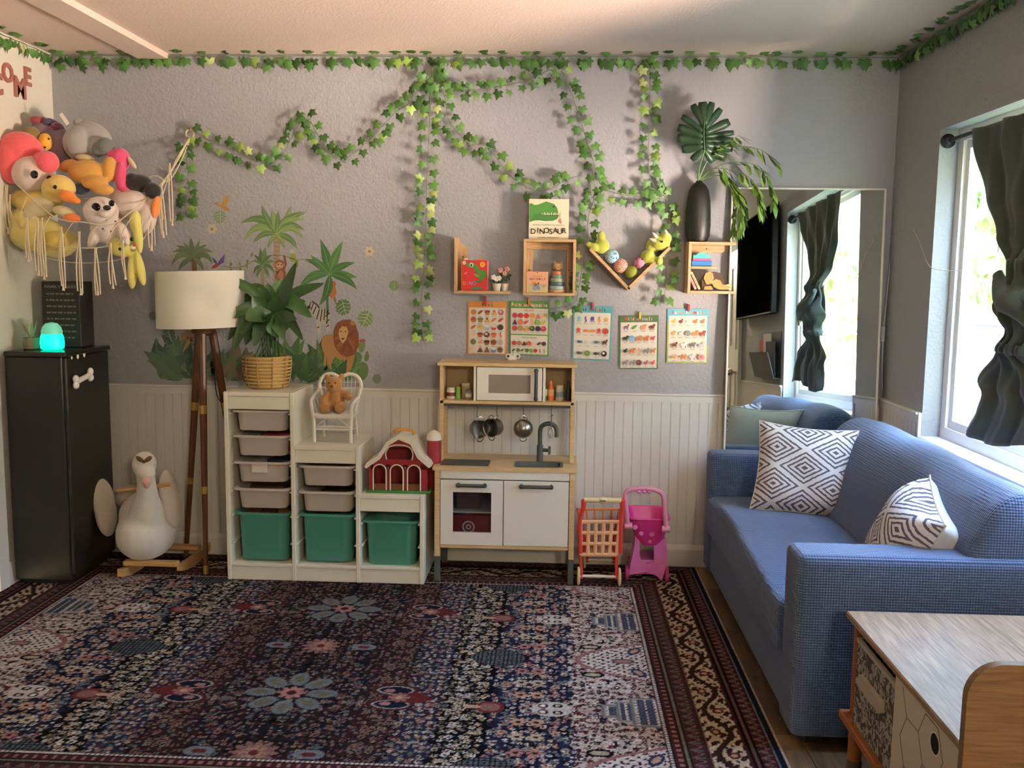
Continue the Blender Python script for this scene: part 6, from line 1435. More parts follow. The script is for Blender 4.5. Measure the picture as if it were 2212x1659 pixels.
# ================================================================ BOOKS, POTS AND TOYS ON THE LETTER SHELVES
def book(name, label, x, y, z, w, h, t, cover, pages='#e8e0d0', rot=(0, 0, 0), spine=None):
    o = thing(name, label, 'book', (x, y, z), rot=rot)
    b = MB(); b.bb((-w / 2 + .002, .0015, .002), (w / 2 - .002, t - .0015, h - .002)); b.build('pages', mat('pages_' + pages, pages, .8), o, smooth=0)
    cm = mat('cover_' + cover, cover, .45)
    MB().bb((-w / 2, 0, 0), (w / 2, .0015, h), .0006).build('front_cover', cm, o); MB().bb((-w / 2, t - .0015, 0), (w / 2, t, h), .0006).build('back_cover', cm, o); MB().bb((-w / 2 - .0015, 0, 0), (-w / 2, t, h)).build('spine', mat('cover_' + (spine or cover), spine or cover, .45), o, smooth=0)
    return o
def face(o, w, h): return Art(lambda u, v: Vector((-w / 2 + u * w, 0, v * h)), (0, -1, 0))
# dinosaur picture book on the O shelf
w_, h_ = F(1229, 470).x - F(1143, 470).x, F(1186, 429).z - OT
bk1 = book('picture_book', 'square picture book with a toothy green dinosaur, standing on the O shelf', (F(1143, 470).x + F(1229, 470).x) / 2, 4.612, OT + .0004, w_, h_, .014, '#e6dcc0', rot=(-.03, 0, 0))
A = face(bk1, w_, h_); gr = '#4f8f3c'
A.poly([(0, .88), (.06, .90), (.12, .85), (.22, .86), (.32, .90), (.42, .94), (.52, .91), (.62, .88), (.69, .80), (.73, .68), (.75, .60), (.70, .50), (.60, .46), (.40, .45), (.25, .47), (.12, .46), (0, .42)], gr)
A.poly([(.10, .62), (.30, .64), (.50, .62), (.73, .63), (.75, .60), (.73, .55), (.70, .50), (.60, .46), (.40, .45), (.25, .47), (.05, .46)], '#46823a'); A.el(.085, .905, .03, .03, '#e9dcae'); A.el(.61, .81, .022, .026, '#1d241a')
for i, x in enumerate((.31, .36, .40, .45, .49, .54, .59, .63, .67, .71)): A.poly([(x, .61), (x + .035, .61), (x + .018, .655 + .03 * (i % 2))], '#f0e8c8')
A.stroke([(.28, .615), (.45, .605), (.72, .61)], .008, '#2f5a28'); A.stroke([(.77, .66), (.775, .58), (.77, .52)], .014, '#b06a52'); A.poly([(.75, .50), (.80, .52), (.82, .42), (.79, .38), (.74, .44)], '#c0806a')
A.text('IF YOU HAPPEN TO HAVE A', .50, .335, .05, '#8d8a7c', .78, .004); A.letters('DINOSAUR', .5, .14, .19, ['#26241e'], .90, .012, 1, .012)
A.rect(.22, .035, .42, .05, '#8d8a7c'); A.rect(.45, .035, .76, .05, '#8d8a7c'); A.build('cover_print', bk1, world=False)
# red dinosaur board book on the L shelf
w_, h_ = F(1051, 600).x - F(994, 600).x, F(1020, 562).z - LZ
bk2 = book('board_book', 'red board book with a green dinosaur and tabs, on the L shelf', (F(994, 600).x + F(1051, 600).x) / 2 + .004, 4.606, LZ + .0004, w_, h_, .03, '#d8383c', spine='#d8a83a', rot=(0, 0, -.08))
A = face(bk2, w_, h_); A.el(.10, .91, .07, .06, '#efe3cc'); A.el(.10, .91, .03, .03, '#c8b68e'); A.el(.80, .86, .10, .09, '#e9b23e'); A.el(.80, .86, .05, .04, '#d98a35')
A.el(.36, .84, .19, .085, '#5c9a3c'); A.poly([(.42, .80), (.58, .86), (.66, .74), (.74, .66), (.92, .68), (.97, .52), (.88, .40), (.80, .34), (.66, .40), (.60, .55), (.50, .66)], '#4f8f38'); A.leaf(.80, .40, .60, .24, .08, '#4f8f38'); A.leaf(.70, .46, .42, .56, .09, '#8fa04c')
A.el(.38, .84, .07, .075, '#f2eee2'); A.el(.375, .83, .035, .05, '#1a1a18'); A.leaf(.10, .55, .24, .60, .05, '#e88a76')
A.letters('DINO', .30, .19, .16, ['#e0a83c', '#d86a9a', '#d890c0', '#8a9ad8'], .50, .03); A.leaf(.35, .04, .85, .04, .12, '#4f8a5a', .1); A.leaf(.5, .30, .80, .26, .05, '#4f8a5a', .1); A.build('cover_print', bk2, world=False)
for x, c in ((-.045, '#e9e2da'), (-.02, '#9cc4cc'), (.028, '#e8873a')):
    b = MB(); b.prism([(x - .012, h_ - .002), (x + .012, h_ - .002)] + arc(x, h_ - .001, .012, 0, 180, 6)[1:-1], .008 + abs(x) * .2, .011 + abs(x) * .2); b.build('tab', mat('tab_' + c, c, .5), bk2)
# little flower pots
def flower_pot(label, px, py, y, r_, h_, seed, flower_c, bush):
    p = W(px, py, y); t = thing('flower_pot', label, 'plant', (p.x, y, LZ + .0004)); rn = random.Random(seed)
    MB().lathe([(r_ * .72, 0), (r_ * .76, .003), (r_, h_), (r_ * .9, h_), (r_ * .7, .006), (0, .006)], 20).build('pot', mat('pot_white', '#dcd4c4', .5), t)
    for i in range(90 if bush else 12):
        d = Vector((rn.gauss(0, 1), rn.gauss(0, 1), rn.gauss(0, 1))).normalized() * (rn.random() ** .5); c = Vector((d.x * .036, d.y * .026, h_ + .042 + d.z * .036)) if bush else Vector((d.x * .02, d.y * .015, h_ + .012 + abs(d.z) * .012)); s = .009 if bush else .016
        q = Euler((rn.random() * 6, rn.random() * 6, rn.random() * 6)).to_matrix(); b = MB(); b.add([c + q @ Vector(v_) * s for v_ in ((-1, 0, 0), (0, -.45, .1), (1, 0, 0), (0, .45, .1))], [(0, 1, 2, 3)]); b.build('leaf', mat('bush_leaf', '#466a36', .6, rand=.35), t, fix=False)
    for fx, fz in ([(0, .05), (.012, .07), (-.02, .065)] if bush else [(0, .022), (.012, .026), (-.014, .03)]):
        b = MB()
        for k_ in range(5): a = k_ * 2 * PI / 5; b.ell((fx + .007 * math.cos(a), -.028, h_ + fz + .007 * math.sin(a)), (.006, .002, .006), (0, 0, 0), 8, 5)
        b.build('blossom', mat('blossom_' + flower_c, flower_c, .6), t)
    return t
flower_pot('small white pot with white blossoms on the L shelf', 1073, 628, 4.607, .021, .036, 1, '#e8e2d6', False)
flower_pot('small white pot with a round green bush and pink blossoms on the L shelf', 1090, 628, 4.645, .02, .036, 2, '#d08a86', True)
# animals board book
w_, h_ = F(1183, 600).x - F(1137, 600).x, F(1160, 587).z - OZ
bk3 = book('board_book', 'small orange board book titled ANIMALS inside the O shelf', (F(1137, 600).x + F(1183, 600).x) / 2 + .002, 4.598, OZ + .0004, w_, h_, .016, '#e6a582')
A = face(bk3, w_, h_); A.rect(0, 0, 1, .38, '#c9b987'); A.el(.3, .36, .3, .06, '#b8b07c'); A.el(.75, .34, .3, .06, '#bcae7a'); A.el(.5, .95, .035, .02, '#5a4038'); A.rect(.28, .77, .44, .79, '#b0604c'); A.rect(.47, .77, .72, .79, '#b0604c')
A.letters('ANIMALS', .5, .60, .15, ['#4f8a4c', '#b8434a', '#3f7f9a', '#c06a3a', '#5a4a80', '#4f8a4c', '#b8434a'], .80, .03)
for (x, y, rx, ry, c) in ((.36, .46, .10, .06, '#d8862f'), (.45, .30, .15, .11, '#7f8a9c'), (.38, .18, .10, .09, '#8d98a8'), (.55, .20, .08, .08, '#7f8a9c'), (.80, .28, .06, .07, '#d08a86'), (.86, .34, .04, .04, '#d08a86'), (.55, .44, .04, .05, '#4a4a44'), (.42, .38, .09, .05, '#a8553a')): A.el(x, y, rx, ry, c)
A.rect(.25, .04, .75, .06, '#e6dcc0'); A.build('cover_print', bk3, world=False)
# ring stacker with a bear head
pS = W(1203, 632, 4.64); st_ = thing('stacking_toy', 'pastel ring stacker topped by a wooden bear head in the O shelf', 'toy', (pS.x, 4.64, OZ + .0004))
z = 0
for r_, h_, c, nm in ((.042, .014, '#c9a274', 'base'), (.039, .0185, '#a9b7b8', 'ring'), (.036, .0185, '#4c6672', 'ring'), (.032, .0185, '#a9b79c', 'ring'), (.028, .0175, '#7c9a7c', 'ring'), (.024, .0175, '#c47a5c', 'ring')):
    MB().lathe([(r_ * .95, z), (r_, z + .003), (r_, z + h_ - .003), (r_ * .95, z + h_ - .0005)], 28).build(nm, mat('stack_' + c, c, .5), st_); z += h_
hw = mat('stack_#c9a274', '#c9a274', .5); hd_ = MB(); hd_.ell((.004, 0, z + .021), (.024, .018, .021), (0, 0, 0), 18, 12)
for s in (-1, 1): hd_.ell((.004 + s * .016, 0, z + .039), (.007, .006, .008), (0, 0, 0), 10, 6)
hd_.build('bear_head', hw, st_)
for x, zz, r_ in ((-.003, .026, .0022), (.012, .026, .0022), (.0045, .019, .003)): MB().ell((x, -.0175, z + zz), (r_, .001, r_), (0, 0, 0), 8, 5).build('painted_face', hole_m, st_)
# caterpillar dinosaur plush in the V shelf
lime = plm('#b7bd4e'); vy = 4.628
D_ = lambda px, py, rx, ry, y=vy, rd=None, rot=0: EL(px, py, rx, ry, y, rd, rot)
cat_ = thing('dinosaur_plush', 'lime green horned dinosaur plush with patterned ball body lying in the V shelf', 'plush toy', W(1364, 590, vy))
plush('rear', cat_, [D_(1300, 532, 17, 16), D_(1299, 512, 9, 13, vy, None, -10), D_(1284, 534, 12, 9, vy - .02, None, 20), D_(1272, 528, 7, 6, vy - .02)], lime, .004, 4, True)
plush('head', cat_, [D_(1426, 524, 22, 17, vy - .01, None, 15), D_(1437, 515, 14, 14, vy - .02), D_(1412, 530, 16, 20, vy + .01, .03, 30)], lime, .004, 4, True)
plush('torso', cat_, [D_(1400, 556, 17, 17), D_(1412, 563, 15, 10, vy - .02), D_(1424, 564, 8, 9, vy - .04)], lime, .004, 4, True)
for px, py, rt_ in ((1439, 503, -20), (1410, 518, -70), (1414, 508, -40)):
    p_ = W(px, py, vy - .035); b = MB(); b.lathe([(.010, -.018), (.0095, -.005), (.006, .010), (0, .019)], 12, M=Matrix.Translation(p_) @ Matrix.Rotation(R(rt_), 4, 'Y')); b.build('horn', plm('#d9cfc0'), cat_, True)
b = MB(); b.ell(W(1430, 522, vy - .055), .005, (0, 0, 0), 10, 6); b.build('eye', mat('bead_#15131a', '#15131a', .15), cat_, True)
def zig_mat(name, c1, c2, freq=900, kind='zig'):
    m = bpy.data.materials.new(name); m.use_nodes = True; nt = m.node_tree; bs = nt.nodes['Principled BSDF']; bs.inputs['Roughness'].default_value = .9
    t = nt.nodes.new('ShaderNodeTexCoord'); wv = nt.nodes.new('ShaderNodeTexWave') if kind != 'dots' else nt.nodes.new('ShaderNodeTexVoronoi')
    wv.inputs['Scale'].default_value = freq
    if kind != 'dots': wv.bands_direction = 'Z' if kind == 'zig' else 'X'; wv.inputs['Distortion'].default_value = 6 if kind == 'zig' else 0; wv.inputs['Detail Scale'].default_value = 1.5
    cr = nt.nodes.new('ShaderNodeValToRGB'); cr.color_ramp.interpolation = 'CONSTANT'; cr.color_ramp.elements[0].color = lin(c1) + (1,); cr.color_ramp.elements[1].position = .5 if kind != 'dots' else .35; cr.color_ramp.elements[1].color = lin(c2) + (1,)
    nt.links.new(t.outputs['Object'], wv.inputs['Vector']); nt.links.new(wv.outputs[0], cr.inputs[0]); nt.links.new(cr.outputs[0], bs.inputs['Base Color']); return m
for (px, py, r_, m_) in ((1322, 554, 15, zig_mat('ball_blue', '#5a8aa8', '#a9cde0', 70, 'dots')), (1341, 574, 15, zig_mat('ball_zigzag', '#c8503e', '#e0cfc0', 45)), (1364, 588, 14, zig_mat('ball_olive', '#848a35', '#9aa044', 60, 'rib')), (1382, 568, 12.5, zig_mat('ball_pink', '#352c34', '#d88aa8', 60, 'dots'))):
    b = MB(); e_ = EL(px, py, r_, r_, vy, .036); b.ell(e_[0], e_[1], (0, 0, 0), 20, 14); b.build('body_ball', m_, cat_, True)
# things in the E shelf
tx = W(1514, 570, 4.63); tb = thing('toy_box', 'small blue toy box with a pink band and teal scalloped top on the E shelf', 'toy', (tx.x, 4.635, EM + .0004)); hw_ = (F(1535, 570).x - F(1492, 570).x) / 2
MB().bb((-hw_, -.035, 0), (hw_, .03, .026), .002).build('body', mat('toybox_blue', '#2f78c0', .4), tb); MB().bb((-hw_ + .004, -.033, .0262), (hw_ - .004, .028, .037), .002).build('band', mat('toybox_pink', '#d85a9a', .4), tb)
b = MB(); b.prism([(-hw_ + .006, .0372), (hw_ - .006, .0372), (hw_ - .006, .052)] + arc(0, .052, .026, 10, 170, 10, .014) + [(-hw_ + .006, .052)], -.03, .025); b.build('scalloped_top', mat('toybox_teal', '#4fb4b4', .4), tb)
for i, (px, c, lb) in enumerate(((1500, '#d99aa4', 'pink board book leaning inside the E shelf'), (1508, '#dcc286', 'yellow board book leaning behind the pink one in the E shelf'))):
    t = thing('board_book', lb, 'book', (F(1504 + i * 8, 627).x, 4.60, EZ + .006), rot=(0, -R(27), 0), group='leaning board books'); b = MB(); b.bb((-.0055, -.002, 0), (.0055, .07, .094), .001); b.build('cover', mat('bk_' + c, c, .5), t)
    A = Art(lambda u, v: Vector((u, -.0022, v)), (0, -1, 0)); 
    for q_ in range(6): A.rect(-.003, .02 + q_ * .011, .003, .026 + q_ * .011, ['#b05a78', '#7a6a8a', '#c88a5a'][(q_ + i) % 3])
    A.build('spine_print', t, world=False)
pz = W(1550, 626, 4.63); pu = thing('wooden_puzzle', 'carved two-tone wooden animal puzzle lying in the E shelf', 'toy', (pz.x, 4.625, EZ + .0004))
G_ = lambda px, py: (F(px, py).x - pz.x + (W(px, py, 4.61).x - F(px, py).x), F(px, py).z - EZ)
gold = wood_mat('puzzle_gold', '#a8834a', '#c39d62', (20, 20, 20), .4); brn = mat('puzzle_brown', '#4a2e20', .4); lw_ = mat('puzzle_light', '#d6bd8a', .45)
def piece(nm, pts, m_, y0_=-.012, y1_=.022): b = MB(); b.prism([(max(x_, -.08), max(.0, z_)) for x_, z_ in [G_(*p_) for p_ in pts]], y0_, y1_); return b.build(nm, m_, pu)
piece('body', [(1516, 626), (1516, 605), (1522, 594), (1530, 588), (1545, 587), (1556, 590), (1563, 600), (1566, 612), (1560, 618), (1545, 612), (1535, 616), (1530, 626)], brn)
piece('ear', [(1520, 602), (1524, 590), (1533, 587), (1540, 591), (1542, 602), (1536, 613), (1526, 615)], gold, -.018, -.0125)
piece('head', [(1536, 610), (1546, 603), (1556, 606), (1560, 614), (1570, 618), (1578, 620), (1574, 626), (1552, 626), (1542, 620)], gold, -.016, -.0122)
piece('trunk', [(1566, 616), (1580, 613), (1581, 620), (1572, 626), (1562, 626)], lw_, -.0115, .015)
piece('foot', [(1520, 626), (1522, 619), (1536, 618), (1540, 626)], gold, -.02, -.0125)
# black vase with a monstera leaf and willow branches
vx = W(1506, 519, 4.635); va_ = thing('vase', 'tall matt black vase on the E shelf', 'vase', (vx.x, 4.635, et + .0004)); vh = W(1506, 391, 4.635).z - et
MB().lathe([(.036, 0), (.046, .004), (.058, .03), (.0615, .08), (.060, .14), (.056, .20), (.048, vh - .045), (.034, vh - .02), (.018, vh - .008), (.0155, vh), (.012, vh), (.014, vh - .02), (0, vh - .03)], 36).build('body', mat('vase_black', '#1b1a1a', .45, bump=.25, bscale=120), va_)
mon = thing('monstera_leaf', 'large dark green split monstera leaf standing in the black vase', 'leaf', W(1508, 388, 4.635))
my = 4.56; cp = lambda x, y: (1420 + x / 4.608, 200 + y / 4.608)
b = MB(); spine = [(470, 575), (466, 480), (464, 400), (466, 320), (478, 230)]
def mpt(x, y, dy=0): px, py = cp(x, y); return W(px, py, my + dy)
def depth(x, y): return -.03 * math.exp(-((x - 468) / 120) ** 2) + .02 * ((y - 330) / 300) ** 2 + .015
lob = [((465, 330), (352, 118), 70), ((464, 390), (243, 236), 62), ((462, 440), (205, 345), 88), ((462, 490), (200, 452), 92), ((464, 535), (243, 565), 86), ((466, 560), (338, 668), 60), ((472, 320), (450, 92), 96), ((476, 320), (546, 94), 66), ((480, 360), (632, 160), 66), ((480, 400), (718, 288), 84), ((478, 440), (762, 398), 56), ((476, 480), (757, 474), 62), ((474, 520), (752, 552), 92), ((472, 555), (680, 650), 86), ((470, 570), (560, 690), 76)]
for (s0_, t0_, wd) in lob:
    a = Vector(s0_); c = Vector(t0_); d = (c - a); n_ = Vector((-d.y, d.x)).normalized(); vs = []; fs = []
    for i in range(7):
        t = i / 6; w2 = wd * .64 * (.55 + .5 * t if t < .75 else (.93 - (t - .75) * 1.2)); p_ = a + d * t
        for k_ in (-1, 0, 1): q_ = p_ + n_ * w2 * k_; vs.append(mpt(q_.x, q_.y, depth(q_.x, q_.y) + (-.004 if k_ == 0 else 0)))
    for i in range(6):
        for k_ in range(2): fs.append((i * 3 + k_, i * 3 + k_ + 1, i * 3 + 4 + k_, i * 3 + 3 + k_))
    b.add(vs, fs)
b.add([mpt(x, y, depth(x, y) - .002) for x, y in ((400, 560), (390, 470), (400, 380), (430, 300), (470, 250), (510, 300), (545, 380), (555, 470), (545, 570), (480, 560))], [tuple(range(10))])
lf = b.build('leaf_blade', mat('monstera_green', '#2e4a33', .4), mon, True, smooth=60); sl = lf.modifiers.new('thick', 'SOLIDIFY'); sl.thickness = .0012
b = MB(); b.tube([mpt(x, y, depth(x, y) - .006) for x, y in spine], [.003, .0026, .002, .0016, .001], 6); b.build('midrib', mat('monstera_rib', '#56704a', .5), mon, True)
b = MB(); b.tube(catmull([W(1508, 400, 4.635), W(1509, 375, 4.63), W(1514, 350, 4.59), mpt(470, 575, depth(470, 575) - .004)], 5), .0035, 8); b.build('leaf_stalk', stemm, mon, True)
wil = thing('willow_branches', 'light green artificial willow branches arching right out of the black vase', 'branches', W(1508, 388, 4.635))
wm = mat('willow_leaf', '#668a3c', .5, rand=.3); rv = random.Random(21)
br_ = [[(1508, 392), (1530, 345), (1560, 320), (1600, 316), (1640, 322), (1678, 348)], [(1509, 392), (1545, 362), (1590, 350), (1640, 360), (1664, 395), (1674, 432)], [(1508, 392), (1545, 379), (1575, 385), (1592, 420), (1590, 465), (1584, 495)], [(1509, 394), (1550, 372), (1582, 392), (1600, 430), (1602, 470), (1600, 490)], [(1507, 392), (1526, 350), (1545, 325), (1572, 305), (1598, 292)], [(1508, 392), (1540, 365), (1580, 368), (1620, 385), (1640, 415), (1640, 445)]]
def lanceo(L, wd):
    vs = []; fs = []; n = 5
    for i in range(n + 1):
        t = i / n; w2 = wd * .5 * math.sin(PI * t) + .0002; vs += [(-w2, 0, -L * t - .0), (0, -.0015 * math.sin(PI * t), -L * t), (w2, 0, -L * t)]
    for i in range(n):
        for k_ in range(2): fs.append((i * 3 + k_, i * 3 + k_ + 1, i * 3 + 4 + k_, i * 3 + 3 + k_))
    me = bpy.data.meshes.new('willow_leaflet'); me.from_pydata(vs, [], fs); me.materials.append(wm); me.shade_smooth(); return me
lme = lanceo(.086, .025)
for bi, pts in enumerate(br_):
    dep = [0, -.02, -.05, -.09, -.11, -.12]; P = catmull([W(x, y, 4.635 + dep[min(i, 5)] * (.6 + .12 * bi)) for i, (x, y) in enumerate(pts)], 7)
    b = MB(); b.tube(P, [.0022 - .0014 * i / len(P) for i in range(len(P))], 5); b.build('branch', stemm, wil, True)
    for i in range(9, len(P), 2):
        tg = (P[i] - P[i - 1]).normalized()
        for s in (-1, 1):
            dr_ = (tg * .7 + V(rv.uniform(-.5, .5), rv.uniform(-.5, .2), rv.uniform(-.75, .1)) + V(0, 0, -.25)).normalized(); q = dr_.to_track_quat('-Z', 'Y')
            o = link('leaf', lme, wil, P[i] - wil.location, q.to_euler(), (1, 1, rv.uniform(.7, 1.1)))
# wall letters on the left wall: the end of a WELCOME
for ch_, pa, pb in (('E', (53, 183), (65, 148)), ('M', (31, 208), (53, 171)), ('O', (5, 175), (26, 140)), ('C', (-22, 200), (3, 158))):
    a = XP(pa[0], pa[1], XL + .003); c = XP(pb[0], pb[1], XL + .003); vs, fs, bx = text_geo(ch_, .03)
    b = MB(); m_ = len(vs); y_ = lambda v_: a.y + (v_[0] - bx[0]) / (bx[1] - bx[0]) * (c.y - a.y); z_ = lambda v_: a.z + (v_[1] - bx[2]) / (bx[3] - bx[2]) * (c.z - a.z)
    b.add([(XL + .0095, y_(v_), z_(v_)) for v_ in vs], fs)
    ec = {}
    for f_ in fs:
        for i in range(len(f_)):
            e_ = (f_[i], f_[(i + 1) % len(f_)]); ec[tuple(sorted(e_))] = ec.get(tuple(sorted(e_)), 0) + 1
    for (i, j), n_ in ec.items():
        if n_ == 1: b.add([(XL + .0095, y_(vs[i]), z_(vs[i])), (XL + .0095, y_(vs[j]), z_(vs[j])), (XL + .0005, y_(vs[j]), z_(vs[j])), (XL + .0005, y_(vs[i]), z_(vs[i]))], [(0, 1, 2, 3)])
    o = b.build('wall_letter', mat('letter_rose', '#a3685a', .6), smooth=0); place(o, (XL, (a.y + c.y) / 2, (a.z + c.z) / 2)); tag(o, 'rose-brown wooden letter %s on the white left wall' % ch_, 'letter', 'letters of a welcome sign')
# cords by the window
cwm = mat('cord_white', '#d8d8d4', .5); cd_ = thing('power_cord', 'white power cord with an inline switch hanging beside the mirror', 'cord', W(1938, 424, 4.69))
b = MB(); b.tube(catmull([W(x, y, 4.686) for x, y in ((1938, 425), (1934, 470), (1926, 543), (1918, 615), (1913, 669), (1908, 706))], 6), .0028, 6); b.build('cable', cwm, cd_, True)
b = MB(); b.tube(catmull([W(x, y, 4.686) for x, y in ((1907, 738), (1905, 780), (1906, 845), (1908, 900))], 6), .0028, 6); b.build('cable', cwm, cd_, True)
b = MB(); p_ = W(1907, 722, 4.684); b.box(p_, (.018, .014, .075), bev=.005); b.build('switch', cwm, cd_, True)
b = MB(); p_ = W(1938, 424, 4.69); b.bb(p_ + V(-.012, -.008, -.012), p_ + V(.012, .009, .016), .003); b.tube(catmull([p_ + V(0, -.008, -.004), p_ + V(0, -.02, -.008), p_ + V(0, -.022, .006)], 4), .003, 6); b.build('hook', mat('hook_grey', '#5d6164', .5), cd_, True)
sw = thing('string', 'thin white string looped from the hook across the window', 'string', W(1940, 426, 4.688))
b = MB(); b.tube(catmull([W(1940, 426, 4.684), XP(1985, 520, XR - .004), XP(2006, 572, XR - .006), XP(2030, 583, XR - .004), XP(2080, 584, XR + .02), XP(2140, 572, XR + .03)], 6), .0016, 5); b.build('strand', cwm, sw, True)
# ================================================================ POSTERS with clothes pegs
WP = lambda px, py: Vector(W(px, py, 4.694))
def peg(label, px, py0, py1, c):
    a = W(px, py1, 4.69); h = W(px, py0, 4.69).z - a.z; t = thing('clothes_peg', label, 'clothes peg', (a.x, 4.688, a.z), group='clothes pegs holding the posters'); m_ = mat('peg_' + c, c, .5)
    MB().box((0, -.005, h / 2), (.011, .005, h), bev=.0012).build('peg_half', m_, t); MB().box((0, .004, h / 2), (.011, .005, h), bev=.0012).build('peg_half', m_, t)
    b = MB(); b.tube([(-.006, -.0005, h * .55), (.006, -.0005, h * .55)], .003, 8); b.build('spring', steel, t); return t
def poster(label, tl, tr, br_, bl, border, title, tcols, header, body='#ded8cc', rows=(), low=None, tw=.6, border2=None):
    c = [WP(*q) for q in (tl, tr, br_, bl)]; mid = (c[0] + c[2]) / 2; t = thing('poster', label, 'poster', mid, group='picture posters in a row')
    f = lambda u, v: (c[3].lerp(c[2], u)).lerp(c[0].lerp(c[1], u), v)
    b = MB(); b.add(c + [p + V(0, .0012, 0) for p in c], [(0, 1, 2, 3), (7, 6, 5, 4)] + [(i, 4 + i, 4 + (i + 1) % 4, (i + 1) % 4) for i in range(4)]); b.build('sheet', mat('sheet_' + border, border, .45), t, True, smooth=0)
    A = Art(f, (0, -1, 0))
    if border2: A.poly([(0, 0), (1, 0), (1, .35), (.55, .02), (.0, .02)], border2)
    if border2: A.poly([(0, 0), (.03, 0), (.03, .75), (0, .75)], border2)
    A.rect(.035, .02, .965, header, body)
    A.letters(title, .5, header + (1 - header) * .27, (1 - header) * .72, tcols, tw, .035)
    A.off += .0002
    for (v, items) in rows:
        n = len(items)
        for i, it in enumerate(items):
            u = .06 + (i + .5) * .88 / n; kind, col = it[0], it[1]; s = min(.075, .40 / n); sv = s * .72
            c2 = it[2] if len(it) > 2 else '#4a423c'
            if kind == 'o': A.el(u, v, s, sv, col); A.el(u - s * .2, v + sv * .2, s * .45, sv * .4, c2 if len(it) > 2 else col)
            elif kind == 'b': A.poly([(u - s, v + sv * .3), (u + s, v + sv * .3), (u + s * .6, v - sv), (u - s * .6, v - sv)], col); A.el(u, v + sv * .3, s, sv * .45, c2)
            elif kind == 'l': A.leaf(u - s, v - sv * .6, u + s, v + sv * .7, sv * 1.1, col)
            elif kind == 't': A.poly([(u - s, v - sv), (u + s, v - sv), (u + s * .2, v + sv)], col); A.el(u, v + sv * .4, s * .35, sv * .35, c2)
            elif kind == 'q':  # four-legged animal
                A.el(u, v, s * .85, sv * .5, col); A.el(u + s * .8, v + sv * .65, s * .38, sv * .36, col); A.poly([(u + s * .4, v), (u + s * .8, v + sv * .8), (u + s * .95, v + sv * .5), (u + s * .75, v - sv * .1)], col)
                for dx in (-.7, -.4, .35, .65): A.rect(u + s * dx - s * .09, v - sv, u + s * dx + s * .09, v - sv * .2, c2 if len(it) > 2 and dx in (-.7, .65) else col)
                A.stroke([(u - s * .8, v + sv * .1), (u - s * 1.05, v - sv * .4)], s * .12, col)
            elif kind == 'f':  # fish
                A.el(u, v, s * .8, sv * .5, col); A.poly([(u + s * .6, v), (u + s * 1.1, v + sv * .6), (u + s * 1.1, v - sv * .6)], col); A.el(u - s * .4, v + sv * .1, s * .1, sv * .1, c2)
            elif kind == 'd':  # bird
                A.el(u, v - sv * .1, s * .65, sv * .55, col); A.el(u + s * .5, v + sv * .55, s * .3, sv * .3, col); A.poly([(u + s * .75, v + sv * .6), (u + s * 1.05, v + sv * .5), (u + s * .75, v + sv * .45)], c2); A.stroke([(u, v - sv * .6), (u, v - sv * 1.05)], s * .1, c2)
            elif kind == 's': A.poly([(u + s * (1 if k_ % 2 == 0 else .45) * math.sin(k_ * PI / 5), v + sv * (1 if k_ % 2 == 0 else .45) * math.cos(k_ * PI / 5)) for k_ in range(10)], col)
            elif kind == 'j':  # many arms
                A.el(u, v + sv * .35, s * .6, sv * .6, col)
                for dx in (-.7, -.35, 0, .35, .7): A.stroke([(u + s * dx * .5, v), (u + s * dx, v - sv * .95)], s * .16, col)
            elif kind == 'p': A.stroke([(u - s * .1, v - sv), (u + s * .25, v - sv * .4), (u - s * .15, v + sv * .2), (u + s * .1, v + sv * .9)], s * .5, col)
            A.rect(u - s * .7, v - sv * 1.55, u + s * .7, v - sv * 1.40, '#9a948a')
    if low:
        for kind, *a in low:
            if kind == 'r': A.rect(*a)
            else: A.text(*a)
    A.build('print', t); return t
brights = ['#c8484a', '#4a5a9a', '#d08a3a', '#5a8a5a', '#8a5a9a']
poster('orange Food poster at the left end of the poster row', (1011, 651), (1095, 652), (1093, 767), (1010, 765), '#d98a3f', 'Food', ['#3a3a5a', '#8a4a7a', '#4a5a9a', '#4a8a8a'], .885, tw=.30, rows=[
    (.80, [('o', '#c87f3e'), ('l', '#8a4a30'), ('b', '#b06a50', '#8a3a2a'), ('t', '#d8a05a', '#b84a3a'), ('o', '#b8687a', '#d8c0b0')]), (.66, [('o', '#b0602f', '#8a3f24'), ('b', '#8f8a6a', '#7a7a4a'), ('t', '#dca63c'), ('l', '#b87a4a'), ('l', '#b03a30')]),
    (.52, [('l', '#b85a3c'), ('o', '#d0b070', '#b8904a'), ('b', '#9ab0c8', '#dcdcdc'), ('b', '#b03a34', '#d8c0b0'), ('o', '#3a2a28')]), (.38, [('d', '#e0b89a', '#c89a7a'), ('b', '#a8503a', '#7a2a24'), ('o', '#5a3a30', '#d8d0c8'), ('b', '#d0703c', '#b84a3a'), ('p', '#c8443c')]),
    (.24, [('o', '#5a6a44', '#8a3a34'), ('d', '#c88a3a', '#b84a3a'), ('b', '#7a4a30', '#3a2018'), ('o', '#8a4a2a', '#6a3018'), ('o', '#b0a8a0')]), (.10, [('l', '#d8b08a'), ('t', '#5a3a2a', '#b84a3a'), ('t', '#7a4a30'), ('b', '#5a7a9a', '#c8d0d8'), ('o', '#7a5a44', '#5a3a2a')])])
